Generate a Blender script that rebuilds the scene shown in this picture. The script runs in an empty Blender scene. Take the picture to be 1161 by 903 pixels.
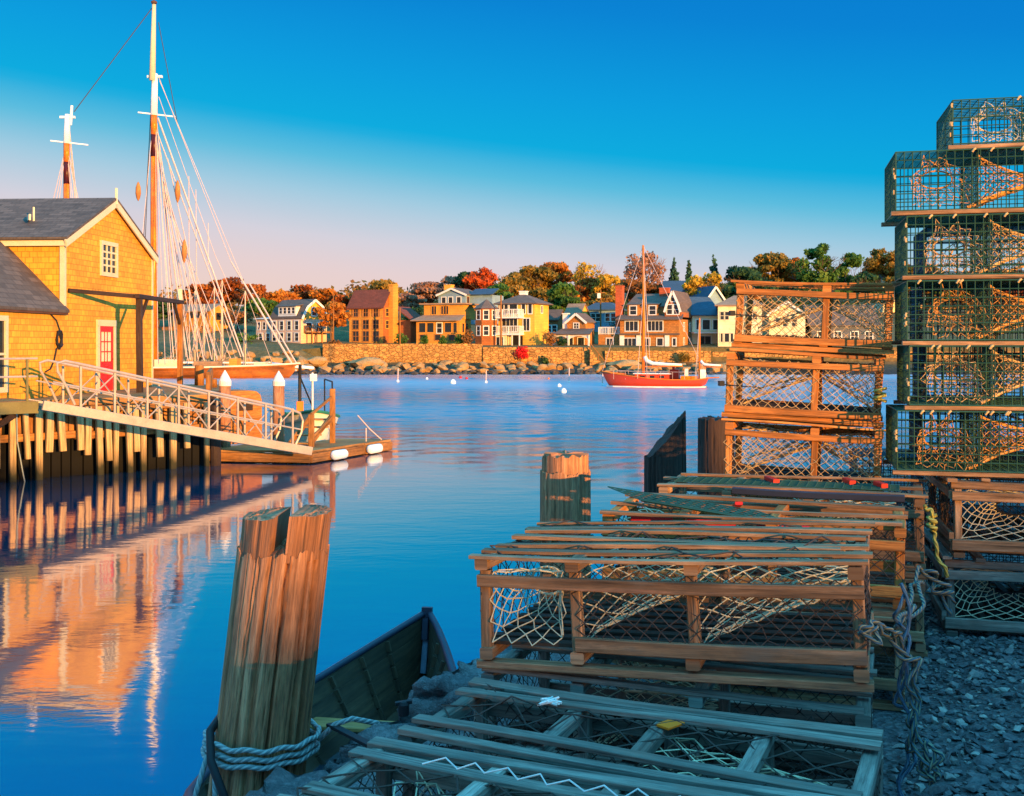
import bpy, math, random
import numpy as np
from mathutils import Vector, Matrix, noise
R = math.radians
V = Vector
rnd = random.Random(7)
scene = bpy.context.scene
COL = scene.collection

# ------------------------------------------------------------------ camera frame measured from the photograph
F = 1245.0; CX = 580.5; CY = 390.0; CZ = 1.37
def at(x, y, Y):
    return V(((x - CX) * Y / F, Y, CZ + (CY - y) * Y / F))
WATER = -2.28

# ------------------------------------------------------------------ node helpers
class NT:
    def __init__(s, nt):
        s.nt = nt
    def n(s, t, **kw):
        nd = s.nt.nodes.new(t)
        for k, v in kw.items():
            setattr(nd, k, v)
        return nd
    def link(s, a, b):
        s.nt.links.new(a, b)
    def put(s, sock, val):
        if hasattr(val, 'is_linked') or isinstance(val, bpy.types.NodeSocket):
            s.nt.links.new(val, sock)
        else:
            if isinstance(val, (tuple, list)) and len(val) == 3 and sock.type == 'RGBA':
                val = (*val, 1)
            sock.default_value = val
    def uv(s):
        return s.n('ShaderNodeUVMap').outputs[0]
    def obj(s):
        return s.n('ShaderNodeTexCoord').outputs['Object']
    def mapping(s, vec, scale=(1, 1, 1), loc=(0, 0, 0)):
        m = s.n('ShaderNodeMapping')
        s.link(vec, m.inputs['Vector']); m.inputs['Scale'].default_value = scale; m.inputs['Location'].default_value = loc
        return m.outputs[0]
    def noise(s, vec, scale=5, detail=4, rough=.6, dist=0):
        t = s.n('ShaderNodeTexNoise')
        s.link(vec, t.inputs['Vector'])
        t.inputs['Scale'].default_value = scale; t.inputs['Detail'].default_value = detail
        t.inputs['Roughness'].default_value = rough; t.inputs['Distortion'].default_value = dist
        return t.outputs['Fac']
    def ramp(s, fac, stops, interp='LINEAR'):
        r = s.n('ShaderNodeValToRGB'); e = r.color_ramp.elements; r.color_ramp.interpolation = interp
        while len(e) < len(stops): e.new(0.5)
        for i, (p, c) in enumerate(stops):
            e[i].position = p; e[i].color = (*c, 1) if len(c) == 3 else c
        s.put(r.inputs[0], fac)
        return r.outputs[0]
    def mix(s, fac, a, b, mode='MIX'):
        m = s.n('ShaderNodeMix', data_type='RGBA', blend_type=mode)
        s.put(m.inputs[0], fac); s.put(m.inputs[6], a); s.put(m.inputs[7], b)
        return m.outputs[2]
    def math(s, op, a, b=0.0, c=0.0):
        m = s.n('ShaderNodeMath', operation=op)
        s.put(m.inputs[0], a); s.put(m.inputs[1], b)
        if len(m.inputs) > 2: s.put(m.inputs[2], c)
        return m.outputs[0]
    def bump(s, h, strength=.4, dist=.01):
        b = s.n('ShaderNodeBump')
        s.put(b.inputs['Height'], h); s.put(b.inputs['Strength'], strength); b.inputs['Distance'].default_value = dist
        return b.outputs[0]

def material(name, fn):
    m = bpy.data.materials.new(name); m.use_nodes = True
    nt = m.node_tree; nt.nodes.clear()
    t = NT(nt)
    out = t.n('ShaderNodeOutputMaterial'); p = t.n('ShaderNodeBsdfPrincipled')
    t.link(p.outputs[0], out.inputs[0])
    p.inputs['Specular IOR Level'].default_value = .25
    r = fn(t, p)
    if r is not None: t.link(r, out.inputs[0])
    return m
def mul(c, k): return tuple(min(1, max(0, x * k)) for x in c)

def wood(name, c, dark=.45, pale=None, rough=.8, gs=1.0, bump=.5, stain=None, dist=.004):
    pale = pale or mul(c, 1.45)
    def fn(t, p):
        uv = t.uv()
        g = t.noise(t.mapping(uv, (2.2 * gs, 60 * gs, 1)), 1.0, 6, .65, .4)
        tone = t.noise(t.mapping(uv, (.35, .9, 1)), 1.0, 2, .5)
        fine = t.noise(t.mapping(uv, (14 * gs, 240 * gs, 1)), 1.0, 3, .6)
        col = t.ramp(g, [(.30, mul(c, dark * .6)), (.40, mul(c, .8)), (.52, mul(c, 1.1)), (.66, pale)])
        col = t.mix(t.ramp(tone, [(.35, (0, 0, 0)), (.65, (1, 1, 1))]), mul(c, .55), col, 'MIX') if False else t.mix(.95, col, t.ramp(tone, [(.3, mul(c, .5)), (.5, c), (.72, mul(pale, 1.15))]), 'OVERLAY')
        col = t.mix(t.ramp(fine, [(.35, (.55, .55, .55)), (.5, (0, 0, 0))]), col, mul(c, .3))
        blot = t.noise(t.mapping(uv, (4, 16, 1)), 1.0, 5, .65, .6); col = t.mix(.55, col, t.ramp(blot, [(.3, mul(c, .35)), (.5, c), (.68, mul(pale, 1.25))]), 'OVERLAY')
        split = t.noise(t.mapping(uv, (.9, 42, 1)), 1.0, 3, .5, 1.2); col = t.mix(t.ramp(split, [(.30, (.85, .85, .85)), (.36, (0, 0, 0))]), col, mul(c, .16))
        if stain:
            st = t.noise(t.mapping(uv, (3, 9, 1)), 1.0, 4, .6)
            col = t.mix(t.ramp(st, [(.55, (0, 0, 0)), (.7, (.75, .75, .75))]), col, stain)
        t.put(p.inputs['Base Color'], col); p.inputs['Roughness'].default_value = rough
        t.put(p.inputs['Normal'], t.bump(t.math('ADD', g, t.math('MULTIPLY', fine, .4)), bump, dist))
    return material(name, fn)

def plain(name, c, rough=.6, var=.18, scale=3, metal=0, bump=0.0, spec=.25):
    def fn(t, p):
        o = t.obj()
        n = t.noise(o, scale, 5, .6); n2 = t.noise(o, scale * 9, 3, .6)
        col = t.ramp(n, [(.3, mul(c, 1 - var * 1.6)), (.5, c), (.7, mul(c, 1 + var))])
        col = t.mix(.25, col, t.ramp(n2, [(.3, mul(c, .6)), (.7, mul(c, 1.3))]))
        t.put(p.inputs['Base Color'], col); p.inputs['Roughness'].default_value = rough
        p.inputs['Metallic'].default_value = metal; p.inputs['Specular IOR Level'].default_value = spec
        if bump: t.put(p.inputs['Normal'], t.bump(n2, bump, .02))
    return material(name, fn)

def shingle(name, c, row=.16, wid=.2, vary=.35, mortar=.35, bump=.5, rough=.85, bdist=.012, ms=.018):
    def fn(t, p):
        uv = t.uv()
        b = t.n('ShaderNodeTexBrick'); t.link(uv, b.inputs['Vector'])
        b.inputs['Scale'].default_value = 1; b.inputs['Brick Width'].default_value = wid; b.inputs['Row Height'].default_value = row
        b.inputs['Mortar Size'].default_value = ms * row / .16; b.inputs['Mortar Smooth'].default_value = .3; b.offset = .5; b.inputs['Bias'].default_value = 0
        b.inputs['Color1'].default_value = (*mul(c, 1 - vary), 1); b.inputs['Color2'].default_value = (*mul(c, 1 + vary), 1)
        b.inputs['Mortar'].default_value = (*mul(c, mortar), 1)
        n = t.noise(t.mapping(uv, (.5, .5, 1)), 1, 4, .6); n2 = t.noise(t.mapping(uv, (18, 3, 1)), 1, 4, .6)
        col = t.mix(.7, b.outputs['Color'], t.ramp(n, [(.3, mul(c, .5)), (.7, mul(c, 1.5))]), 'OVERLAY')
        col = t.mix(.3, col, t.ramp(n2, [(.3, mul(c, .6)), (.7, mul(c, 1.4))]))
        t.put(p.inputs['Base Color'], col); p.inputs['Roughness'].default_value = rough
        h = t.math('SUBTRACT', 1.0, b.outputs['Fac'])
        t.put(p.inputs['Normal'], t.bump(h, bump, bdist))
    return material(name, fn)

def stone(name, c, c2, scale=2.0, bump=.6, rough=.9, dist=.04):
    def fn(t, p):
        o = t.obj()
        n = t.noise(o, scale, 8, .65); n2 = t.noise(o, scale * 14, 5, .7); n3 = t.noise(o, scale * 60, 2, .6)
        col = t.ramp(n, [(.28, mul(c, .5)), (.45, c), (.6, c2), (.78, mul(c2, 1.3))])
        col = t.mix(.4, col, t.ramp(n2, [(.3, mul(c, .35)), (.52, c), (.75, mul(c2, 1.5))]))
        t.put(p.inputs['Base Color'], col); p.inputs['Roughness'].default_value = rough
        t.put(p.inputs['Normal'], t.bump(t.math('ADD', n2, t.math('MULTIPLY', n3, .5)), bump, dist))
    return material(name, fn)

def blockwall(name, c, row=.45, wid=.9):
    def fn(t, p):
        o = t.obj()
        v = t.n('ShaderNodeTexVoronoi'); v.inputs['Scale'].default_value = 1; v.inputs['Randomness'].default_value = .95
        t.link(t.mapping(o, (1 / wid, 1 / wid, 1 / row)), v.inputs['Vector'])
        ed = t.n('ShaderNodeTexVoronoi', feature='DISTANCE_TO_EDGE'); ed.inputs['Scale'].default_value = 1; ed.inputs['Randomness'].default_value = .95
        t.link(t.mapping(o, (1 / wid, 1 / wid, 1 / row)), ed.inputs['Vector'])
        n = t.noise(o, .35, 5, .6); n2 = t.noise(o, 3.5, 6, .7)
        sp = t.n('ShaderNodeSeparateColor'); t.link(v.outputs['Color'], sp.inputs[0])
        col = t.ramp(sp.outputs[0], [(0, mul(c, .45)), (.4, mul(c, .9)), (.75, mul(c, 1.25)), (1, mul(c, 1.6))])
        col = t.mix(.5, col, t.ramp(n, [(.3, mul(c, .55)), (.7, mul(c, 1.5))]), 'OVERLAY')
        col = t.mix(.45, col, t.ramp(n2, [(.3, mul(c, .35)), (.7, mul(c, 1.6))]))
        e = t.ramp(ed.outputs['Distance'], [(.0, (0, 0, 0)), (.09, (1, 1, 1))])
        col = t.mix(t.math('MULTIPLY_ADD', e, .55, .45), mul(c, .42), col)
        t.put(p.inputs['Base Color'], col); p.inputs['Roughness'].default_value = .9
        t.put(p.inputs['Normal'], t.bump(t.math('ADD', t.math('MULTIPLY', n2, .6), e), .9, .1))
    return material(name, fn)

def leafmat(name, cols, trans=.42):
    cols = [mul(q, 1.5) for q in cols]
    def fn(t, p):
        a = t.n('ShaderNodeAttribute', attribute_name='tint')
        n = t.noise(t.obj(), .55, 3, .6)
        f = t.math('ADD', t.math('MULTIPLY', a.outputs['Fac'], .55), t.math('MULTIPLY', n, .5))
        k = len(cols)
        col = t.ramp(f, [(.2 + .6 * i / (k - 1), c) for i, c in enumerate(cols)])
        t.put(p.inputs['Base Color'], col); p.inputs['Roughness'].default_value = .7
        p.inputs['Specular IOR Level'].default_value = .1
        tr = t.n('ShaderNodeBsdfTranslucent'); t.put(tr.inputs[0], col)
        mx = t.n('ShaderNodeMixShader'); mx.inputs[0].default_value = trans
        t.link(p.outputs[0], mx.inputs[1]); t.link(tr.outputs[0], mx.inputs[2])
        return mx.outputs[0]
    return material(name, fn)

# ------------------------------------------------------------------ mesh builder
class MB:
    def __init__(s):
        s.v = []; s.f = []; s.uv = []
    def add(s, vs, fs, uvs=None):
        b = len(s.v); vs = [V(p) for p in vs]; s.v += [tuple(p) for p in vs]
        for k, f in enumerate(fs):
            s.f.append(tuple(i + b for i in f))
            if uvs is not None: s.uv.append(uvs[k])
            else:
                n = V((0, 0, 0))
                for i in range(len(f)):
                    n += vs[f[i]].cross(vs[f[(i + 1) % len(f)]])
                if n.length < 1e-12: n = V((0, 0, 1))
                n.normalize()
                u = V((1, 0, 0)) if abs(n.z) > .985 else V((0, 0, 1)).cross(n).normalized()
                w = n.cross(u)
                s.uv.append([(vs[i].dot(u), vs[i].dot(w)) for i in f])
    def box(s, a, b):
        x0, y0, z0 = a; x1, y1, z1 = b
        vs = [(x0, y0, z0), (x1, y0, z0), (x1, y1, z0), (x0, y1, z0), (x0, y0, z1), (x1, y0, z1), (x1, y1, z1), (x0, y1, z1)]
        s.add(vs, [(0, 3, 2, 1), (4, 5, 6, 7), (0, 1, 5, 4), (1, 2, 6, 5), (2, 3, 7, 6), (3, 0, 4, 7)])
    def poly(s, pts): s.add(pts, [tuple(range(len(pts)))])
    def prism(s, pts, off):
        """polygon pts (list of 3d), extruded by vector off"""
        n = len(pts); off = V(off)
        vs = [V(p) for p in pts] + [V(p) + off for p in pts]
        s.add(vs, [tuple(range(n - 1, -1, -1)), tuple(range(n, 2 * n))] + [(i, (i + 1) % n, n + (i + 1) % n, n + i) for i in range(n)])
    def bar(s, p0, p1, w, h, up=(0, 0, 1), c=None, jit=0.0, taper=1.0):
        p0 = V(p0); p1 = V(p1); d = p1 - p0; L = d.length
        if L < 1e-6: return
        d /= L; up = V(up)
        sd = d.cross(up)
        if sd.length < 1e-4: sd = d.cross(V((1, 0, 0)))
        if sd.length < 1e-4: sd = d.cross(V((0, 1, 0)))
        sd.normalize(); u = sd.cross(d).normalized()
        c = min(w, h) * .12 if c is None else c
        a = w / 2; b = h / 2
        prof = [(-a + c, -b), (a - c, -b), (a, -b + c), (a, b - c), (a - c, b), (-a + c, b), (-a, b - c), (-a, -b + c)]
        per = [0]
        for i in range(8):
            q0 = prof[i]; q1 = prof[(i + 1) % 8]; per.append(per[-1] + math.hypot(q1[0] - q0[0], q1[1] - q0[1]))
        nseg = 1 if jit == 0 else max(1, int(L / .16))
        ou = rnd.uniform(0, 50); ov = rnd.uniform(0, 50)
        vs = []; fs = []; uvs = []
        ph = rnd.uniform(0, 6); wob = jit
        for k in range(nseg + 1):
            t = k / nseg; tp = 1 + (taper - 1) * t
            off = sd * (math.sin(ph + t * 4.1) * wob) + u * (math.sin(ph * 1.7 + t * 3.3) * wob)
            for q in prof:
                vs.append(p0 + d * (t * L) + off + sd * q[0] * tp + u * q[1] * tp)
        for k in range(nseg):
            for i in range(8):
                j = (i + 1) % 8
                fs.append((k * 8 + i, k * 8 + j, k * 8 + 8 + j, k * 8 + 8 + i))
                u0 = ou + k / nseg * L; u1 = ou + (k + 1) / nseg * L
                uvs.append([(u0, ov + per[i]), (u0, ov + per[i + 1]), (u1, ov + per[i + 1]), (u1, ov + per[i])])
        e = nseg * 8
        fs.append(tuple(range(7, -1, -1))); uvs.append([(ou + prof[i][0] * .2, ov + prof[i][1] * .3) for i in range(7, -1, -1)])
        fs.append(tuple(range(e, e + 8))); uvs.append([(ou + prof[i][0] * .2, ov + prof[i][1] * .3) for i in range(8)])
        s.add(vs, fs, uvs)
    def tube(s, pts, r, n=6, closed=False, r1=None):
        pts = [V(p) for p in pts]; m = len(pts)
        if m < 2: return
        vs = []; fs = []; uvs = []; ln = 0; lens = [0]
        for i in range(1, m): ln += (pts[i] - pts[i - 1]).length; lens.append(ln)
        prev = None
        for i, p in enumerate(pts):
            if closed: d = pts[(i + 1) % m] - pts[i - 1]
            else: d = pts[min(i + 1, m - 1)] - pts[max(i - 1, 0)]
            if d.length < 1e-9: d = V((0, 0, 1))
            d.normalize()
            if prev is None:
                a = d.cross(V((0, 0, 1)))
                if a.length < .05: a = d.cross(V((1, 0, 0)))
            else:
                a = prev - d * prev.dot(d)
                if a.length < 1e-4: a = d.cross(V((.3, .8, .2)))
            a.normalize(); prev = a; b = d.cross(a)
            rr = r if r1 is None else r + (r1 - r) * (i / (m - 1))
            for k in range(n):
                an = 2 * math.pi * k / n
                vs.append(p + (a * math.cos(an) + b * math.sin(an)) * rr)
        mm = m if closed else m - 1
        for i in range(mm):
            i2 = (i + 1) % m; u0 = lens[i]; u1 = lens[i2] if i2 else ln + .05
            for k in range(n):
                k2 = (k + 1) % n
                fs.append((i * n + k, i * n + k2, i2 * n + k2, i2 * n + k))
                uvs.append([(u0, k / n), (u0, (k + 1) / n), (u1, (k + 1) / n), (u1, k / n)])
        if not closed and n > 3:
            fs.append(tuple(range(n - 1, -1, -1))); uvs.append([(0, 0)] * n)
            fs.append(tuple(range((m - 1) * n, m * n))); uvs.append([(ln, 0)] * n)
        s.add(vs, fs, uvs)
    def lathe(s, prof, n=24, c=(0, 0, 0), tilt=(0, 0)):
        c = V(c); vs = []; fs = []; uvs = []
        for (r, z) in prof:
            for k in range(n):
                a = 2 * math.pi * k / n
                vs.append(c + V((r * math.cos(a) + tilt[0] * z, r * math.sin(a) + tilt[1] * z, z)))
        for i in range(len(prof) - 1):
            for k in range(n):
                k2 = (k + 1) % n
                fs.append((i * n + k, i * n + k2, (i + 1) * n + k2, (i + 1) * n + k))
                r = prof[i][0] or .1
                uvs.append([(prof[i][1], k / n * 6.28 * r), (prof[i][1], (k + 1) / n * 6.28 * r), (prof[i + 1][1], (k + 1) / n * 6.28 * r), (prof[i + 1][1], k / n * 6.28 * r)])
        fs.append(tuple(range(n - 1, -1, -1))); uvs.append([(0, 0)] * n)
        e = (len(prof) - 1) * n
        fs.append(tuple(range(e, e + n))); uvs.append([(vs[q].x, vs[q].y) for q in range(e, e + n)])
        s.add(vs, fs, uvs)
    def grid(s, fn, nu, nv, closed_u=False):
        vs = []; fs = []; uvs = []
        w = nu if closed_u else nu + 1
        for j in range(nv + 1):
            for i in range(w): vs.append(V(fn(i / nu, j / nv)))
        for j in range(nv):
            for i in range(nu):
                i2 = (i + 1) % w
                f = (j * w + i, j * w + i2, (j + 1) * w + i2, (j + 1) * w + i); fs.append(f)
                uvs.append([(i / nu, j / nv), ((i + 1) / nu, j / nv), ((i + 1) / nu, (j + 1) / nv), (i / nu, (j + 1) / nv)])
        s.add(vs, fs, uvs)
    def net(s, fn, nu, nv, r, closed=False, jit=0.0, drop=0.0, n=4):
        """knotted diamond netting on the surface fn(u,v)"""
        P = {}
        def g(i, j):
            ii = i % nu if closed else i
            if (ii, j) not in P:
                p = V(fn(ii / nu, j / nv))
                if jit: p = p + V((rnd.gauss(0, jit), rnd.gauss(0, jit), rnd.gauss(0, jit)))
                P[(ii, j)] = p
            return P[(ii, j)]
        for j in range(nv):
            for i in range(nu + (0 if closed else 1)):
                if (i + j) % 2: continue
                for di in (1, -1):
                    if not closed and not 0 <= i + di <= nu: continue
                    if drop and rnd.random() < drop: continue
                    s.tube([g(i, j), g(i + di, j + 1)], r, n)
    def build(s, name, mat, parent=None, smooth=False, loc=None):
        me = bpy.data.meshes.new(name)
        me.from_pydata(s.v, [], s.f)
        l = me.uv_layers.new(name='UVMap')
        flat = [c for f in s.uv for q in f for c in q]
        l.data.foreach_set('uv', flat)
        if smooth: me.polygons.foreach_set('use_smooth', [True] * len(me.polygons))
        me.materials.append(mat); me.update()
        o = bpy.data.objects.new(name, me); COL.objects.link(o)
        if parent: o.parent = parent
        if loc is not None: o.location = loc
        return o

def tag(o, label=None, cat=None, group=None, kind=None):
    if label: o['label'] = label
    if cat: o['category'] = cat
    if group: o['group'] = group
    if kind: o['kind'] = kind
    return o
def thing(name, label, cat, loc=(0, 0, 0), rotz=0.0, group=None, rot=None):
    o = bpy.data.objects.new(name, None); COL.objects.link(o)
    o.location = loc; o.rotation_euler = rot if rot else (0, 0, rotz); o.empty_display_size = .3
    return tag(o, label, cat, group)
def struct(o): o['kind'] = 'structure'; return o
def copy_tree(o, parent=None):
    c = o.copy(); COL.objects.link(c)
    if parent: c.parent = parent
    for ch in list(o.children): copy_tree(ch, c)
    return c

# ------------------------------------------------------------------ materials
M = {}
M['trap'] = wood('trap_wood', (.38, .285, .205), .4, (.57, .48, .39), stain=(.16, .12, .085))
M['trap_red'] = wood('trap_wood_ruddy', (.46, .295, .15), .4, (.60, .45, .27))
M['trap_grey'] = wood('trap_wood_grey', (.33, .31, .28), .4, (.50, .47, .43), stain=(.21, .12, .085))
M['pile'] = wood('pile_wood', (.42, .285, .195), .25, (.60, .47, .36), gs=.8, bump=.8, dist=.008)
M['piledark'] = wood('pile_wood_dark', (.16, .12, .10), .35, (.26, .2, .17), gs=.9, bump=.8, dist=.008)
M['timber'] = wood('wharf_timber', (.40, .27, .14), .4, (.5, .38, .24), gs=.4)
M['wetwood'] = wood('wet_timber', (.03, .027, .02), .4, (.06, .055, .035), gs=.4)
M['floorwood'] = wood('trap_floor_wood', (.17, .135, .11), .4, (.27, .23, .19))
M['deck'] = wood('deck_wood', (.42, .30, .17), .5, (.5, .4, .28), gs=.4)
M['netdark'] = plain('tarred_twine', (.06, .042, .033), .8)
M['nettan'] = plain('tan_twine', (.55, .36, .17), .8)
M['netcream'] = plain('cream_twine', (.62, .52, .33), .8)
M['netorange'] = plain('orange_twine', (.58, .28, .075), .7)
M['wire'] = plain('green_coated_wire', (.028, .082, .05), .45)
M['wirefar'] = plain('blue_coated_wire', (.02, .045, .07), .45)
M['red'] = plain('red_plastic', (.65, .02, .015), .4)
M['orangeplastic'] = plain('orange_plastic', (.9, .17, .01), .4)
M['shack'] = shingle('cedar_shingle', (.63, .345, .05), .17, .24, .26, .45, .5, ms=.012)
M['roof'] = shingle('asphalt_roof', (.15, .12, .10), .2, .45, .6, .6, .4)
M['trim'] = plain('cream_trim', (.62, .50, .30), .6, .08)
M['white'] = plain('white_paint', (.75, .72, .66), .5, .08)
M['reddoor'] = plain('red_door_paint', (.62, .02, .02), .4, .12)
M['glass'] = plain('window_glass', (.018, .025, .032), .08, .3, spec=.5)
M['alu'] = plain('aluminium', (.42, .32, .235), .45, .14, metal=.3)
M['bolt'] = plain('rusty_iron', (.10, .045, .03), .8)
M['black'] = plain('black_rubber', (.015, .014, .016), .6)
M['ropeteal'] = None
def ropemat(name, a, b, tw=28):
    def fn(t, p):
        uv = t.uv(); sx = t.n('ShaderNodeSeparateXYZ'); t.link(uv, sx.inputs[0])
        w = t.math('FRACT', t.math('ADD', t.math('MULTIPLY', sx.outputs[0], tw), t.math('MULTIPLY', sx.outputs[1], 3.0)))
        h = t.math('PINGPONG', w, .5)
        col = t.ramp(w, [(0, a), (.48, a), (.52, b), (1, b)])
        col = t.mix(t.ramp(h, [(0, (.7, .7, .7)), (.2, (0, 0, 0))]), col, mul(a, .25))
        t.put(p.inputs['Base Color'], col); p.inputs['Roughness'].default_value = .8
        t.put(p.inputs['Normal'], t.bump(h, .8, .006))
    return material(name, fn)
M['ropeteal'] = ropemat('grey_teal_rope', (.34, .38, .36), (.22, .28, .28), 34)
M['ropemix'] = ropemat('blue_yellow_rope', (.05, .10, .13), (.22, .22, .14), 30)
M['ropeblue'] = ropemat('blue_rope', (.04, .09, .15), (.10, .17, .22), 26)
M['ropeyellow'] = ropemat('yellow_rope', (.46, .40, .08), (.36, .32, .09), 26)
M['granite'] = stone('granite_block', (.16, .165, .17), (.33, .32, .31), 3.5, 1.0, dist=.03)
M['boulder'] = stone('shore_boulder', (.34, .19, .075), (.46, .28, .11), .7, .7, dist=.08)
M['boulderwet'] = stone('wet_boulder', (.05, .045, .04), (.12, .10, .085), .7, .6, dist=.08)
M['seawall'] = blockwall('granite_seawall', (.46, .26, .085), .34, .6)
M['varnish'] = wood('varnished_spar', (.60, .31, .05), .7, (.68, .42, .1), .3, gs=.2, bump=.1)
M['sparred'] = wood('dark_spar', (.20, .05, .02), .7, (.25, .08, .03), .4, gs=.2, bump=.1)
M['rig'] = plain('pale_rigging', (.58, .42, .36), .7)
M['rigdark'] = plain('dark_rigging', (.05, .05, .06), .7)
M['hullred'] = plain('red_hull_paint', (.58, .055, .02), .3, .08, 1)
M['hulltan'] = wood('tan_hull_planks', (.40, .23, .08), .5, (.52, .33, .14), .5, gs=.06, bump=.2)
M['cream'] = plain('cream_paint', (.7, .6, .4), .5, .1)
M['green'] = plain('green_paint', (.03, .16, .07), .5, .15)
M['sailcloth'] = plain('sail_cloth', (.75, .7, .64), .8, .06)
M['doryin'] = wood('dory_planking', (.20, .155, .11), .6, (.28, .22, .16), gs=.35)
M['dorydark'] = plain('dory_dark_paint', (.025, .03, .05), .5)
M['dorygrey'] = plain('dory_grey_blue', (.12, .15, .2), .6)
M['tan'] = shingle('tan_clapboard', (.56, .32, .075), .22, 3.0, .1, .6, .3)
M['brown'] = shingle('brown_shingle', (.44, .23, .075), .22, .4, .25, .5, .4)
M['redbrown'] = shingle('red_shingle', (.38, .16, .055), .22, .4, .2, .5, .4)
M['yellow'] = shingle('yellow_clapboard', (.68, .43, .10), .22, 3.0, .07, .65, .3)
M['pinkwhite'] = shingle('pale_clapboard', (.64, .47, .36), .22, 3.0, .06, .7, .3)
M['whiteclap'] = shingle('white_clapboard', (.72, .62, .44), .22, 3.0, .05, .7, .3)
M['bluewall'] = shingle('blue_grey_clapboard', (.27, .37, .44), .22, 3.0, .06, .7, .3)
M['roofgrey'] = shingle('grey_roof', (.19, .14, .11), .25, .6, .3, .7, .3)
M['roofred'] = shingle('red_roof', (.22, .075, .045), .25, .6, .25, .7, .3)
M['roofblue'] = shingle('blue_roof', (.07, .12, .17), .25, .6, .2, .7, .3)
M['rooftan'] = shingle('tan_roof', (.36, .25, .17), .25, .6, .2, .7, .3)
M['brick'] = shingle('brick_chimney', (.45, .14, .06), .1, .25, .25, .8, .4)
M['bark'] = plain('tree_bark', (.12, .08, .055), .9, .3, 2)
M['barepink'] = plain('bare_twigs', (.24, .13, .09), .9, .25, 2)
M['greybld'] = shingle('grey_clapboard', (.16, .17, .19), .22, 3.0, .08, .7, .3)

L = {}
L['rust'] = leafmat('rust_leaves', [(.05, .018, .01), (.17, .045, .015), (.30, .085, .02), (.40, .15, .03)])
L['orange'] = leafmat('orange_leaves', [(.08, .03, .012), (.26, .085, .015), (.42, .15, .02), (.48, .22, .04)])
L['redor'] = leafmat('scarlet_leaves', [(.10, .02, .01), (.36, .06, .015), (.52, .10, .02), (.55, .16, .03)])
L['olive'] = leafmat('olive_leaves', [(.03, .03, .01), (.12, .09, .018), (.24, .14, .025), (.36, .18, .03)])
L['green'] = leafmat('green_leaves', [(.01, .025, .008), (.035, .085, .018), (.07, .14, .025), (.13, .18, .035)])
L['dark'] = leafmat('dark_green_leaves', [(.008, .018, .012), (.02, .05, .022), (.04, .085, .03), (.08, .12, .035)])
L['yellow'] = leafmat('yellow_leaves', [(.08, .06, .012), (.28, .18, .02), (.45, .27, .03), (.52, .36, .06)])
L['pink'] = leafmat('mauve_twig_leaves', [(.10, .045, .03), (.22, .10, .06), (.32, .16, .09), (.36, .2, .12)])
L['conifer'] = leafmat('conifer_needles', [(.008, .022, .018), (.018, .05, .035), (.035, .085, .05), (.05, .11, .06)], .1)
L['brown'] = leafmat('brown_leaves', [(.06, .025, .012), (.16, .065, .02), (.27, .115, .03), (.34, .16, .05)])
L['crimson'] = leafmat('crimson_leaves', [(.14, .005, .008), (.40, .01, .012), (.58, .02, .02), (.62, .05, .02)])

def tide_wood(name, c, zl):
    def fn(t, p):
        uv = t.uv(); g = t.noise(t.mapping(uv, (1.0, 25, 1)), 1.0, 6, .65, .4); o = t.obj()
        col = t.ramp(g, [(.3, mul(c, .35)), (.48, c), (.7, mul(c, 1.5))])
        sx = t.n('ShaderNodeSeparateXYZ'); t.link(o, sx.inputs[0])
        zz = t.math('ADD', sx.outputs[2], t.math('MULTIPLY', t.noise(t.mapping(o, (3, 3, 1)), 1, 4, .6), .5))
        mr = t.n('ShaderNodeMapRange'); t.link(zz, mr.inputs[0]); mr.inputs[1].default_value = zl - .1; mr.inputs[2].default_value = zl + .45
        col = t.mix(mr.outputs[0], (.035, .033, .015), col)
        t.put(p.inputs['Base Color'], col); p.inputs['Roughness'].default_value = .8; t.put(p.inputs['Normal'], t.bump(g, .5, .01))
    return material(name, fn)
M['tidepost'] = tide_wood('tide_stained_post', (.42, .27, .12), .85)
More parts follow.
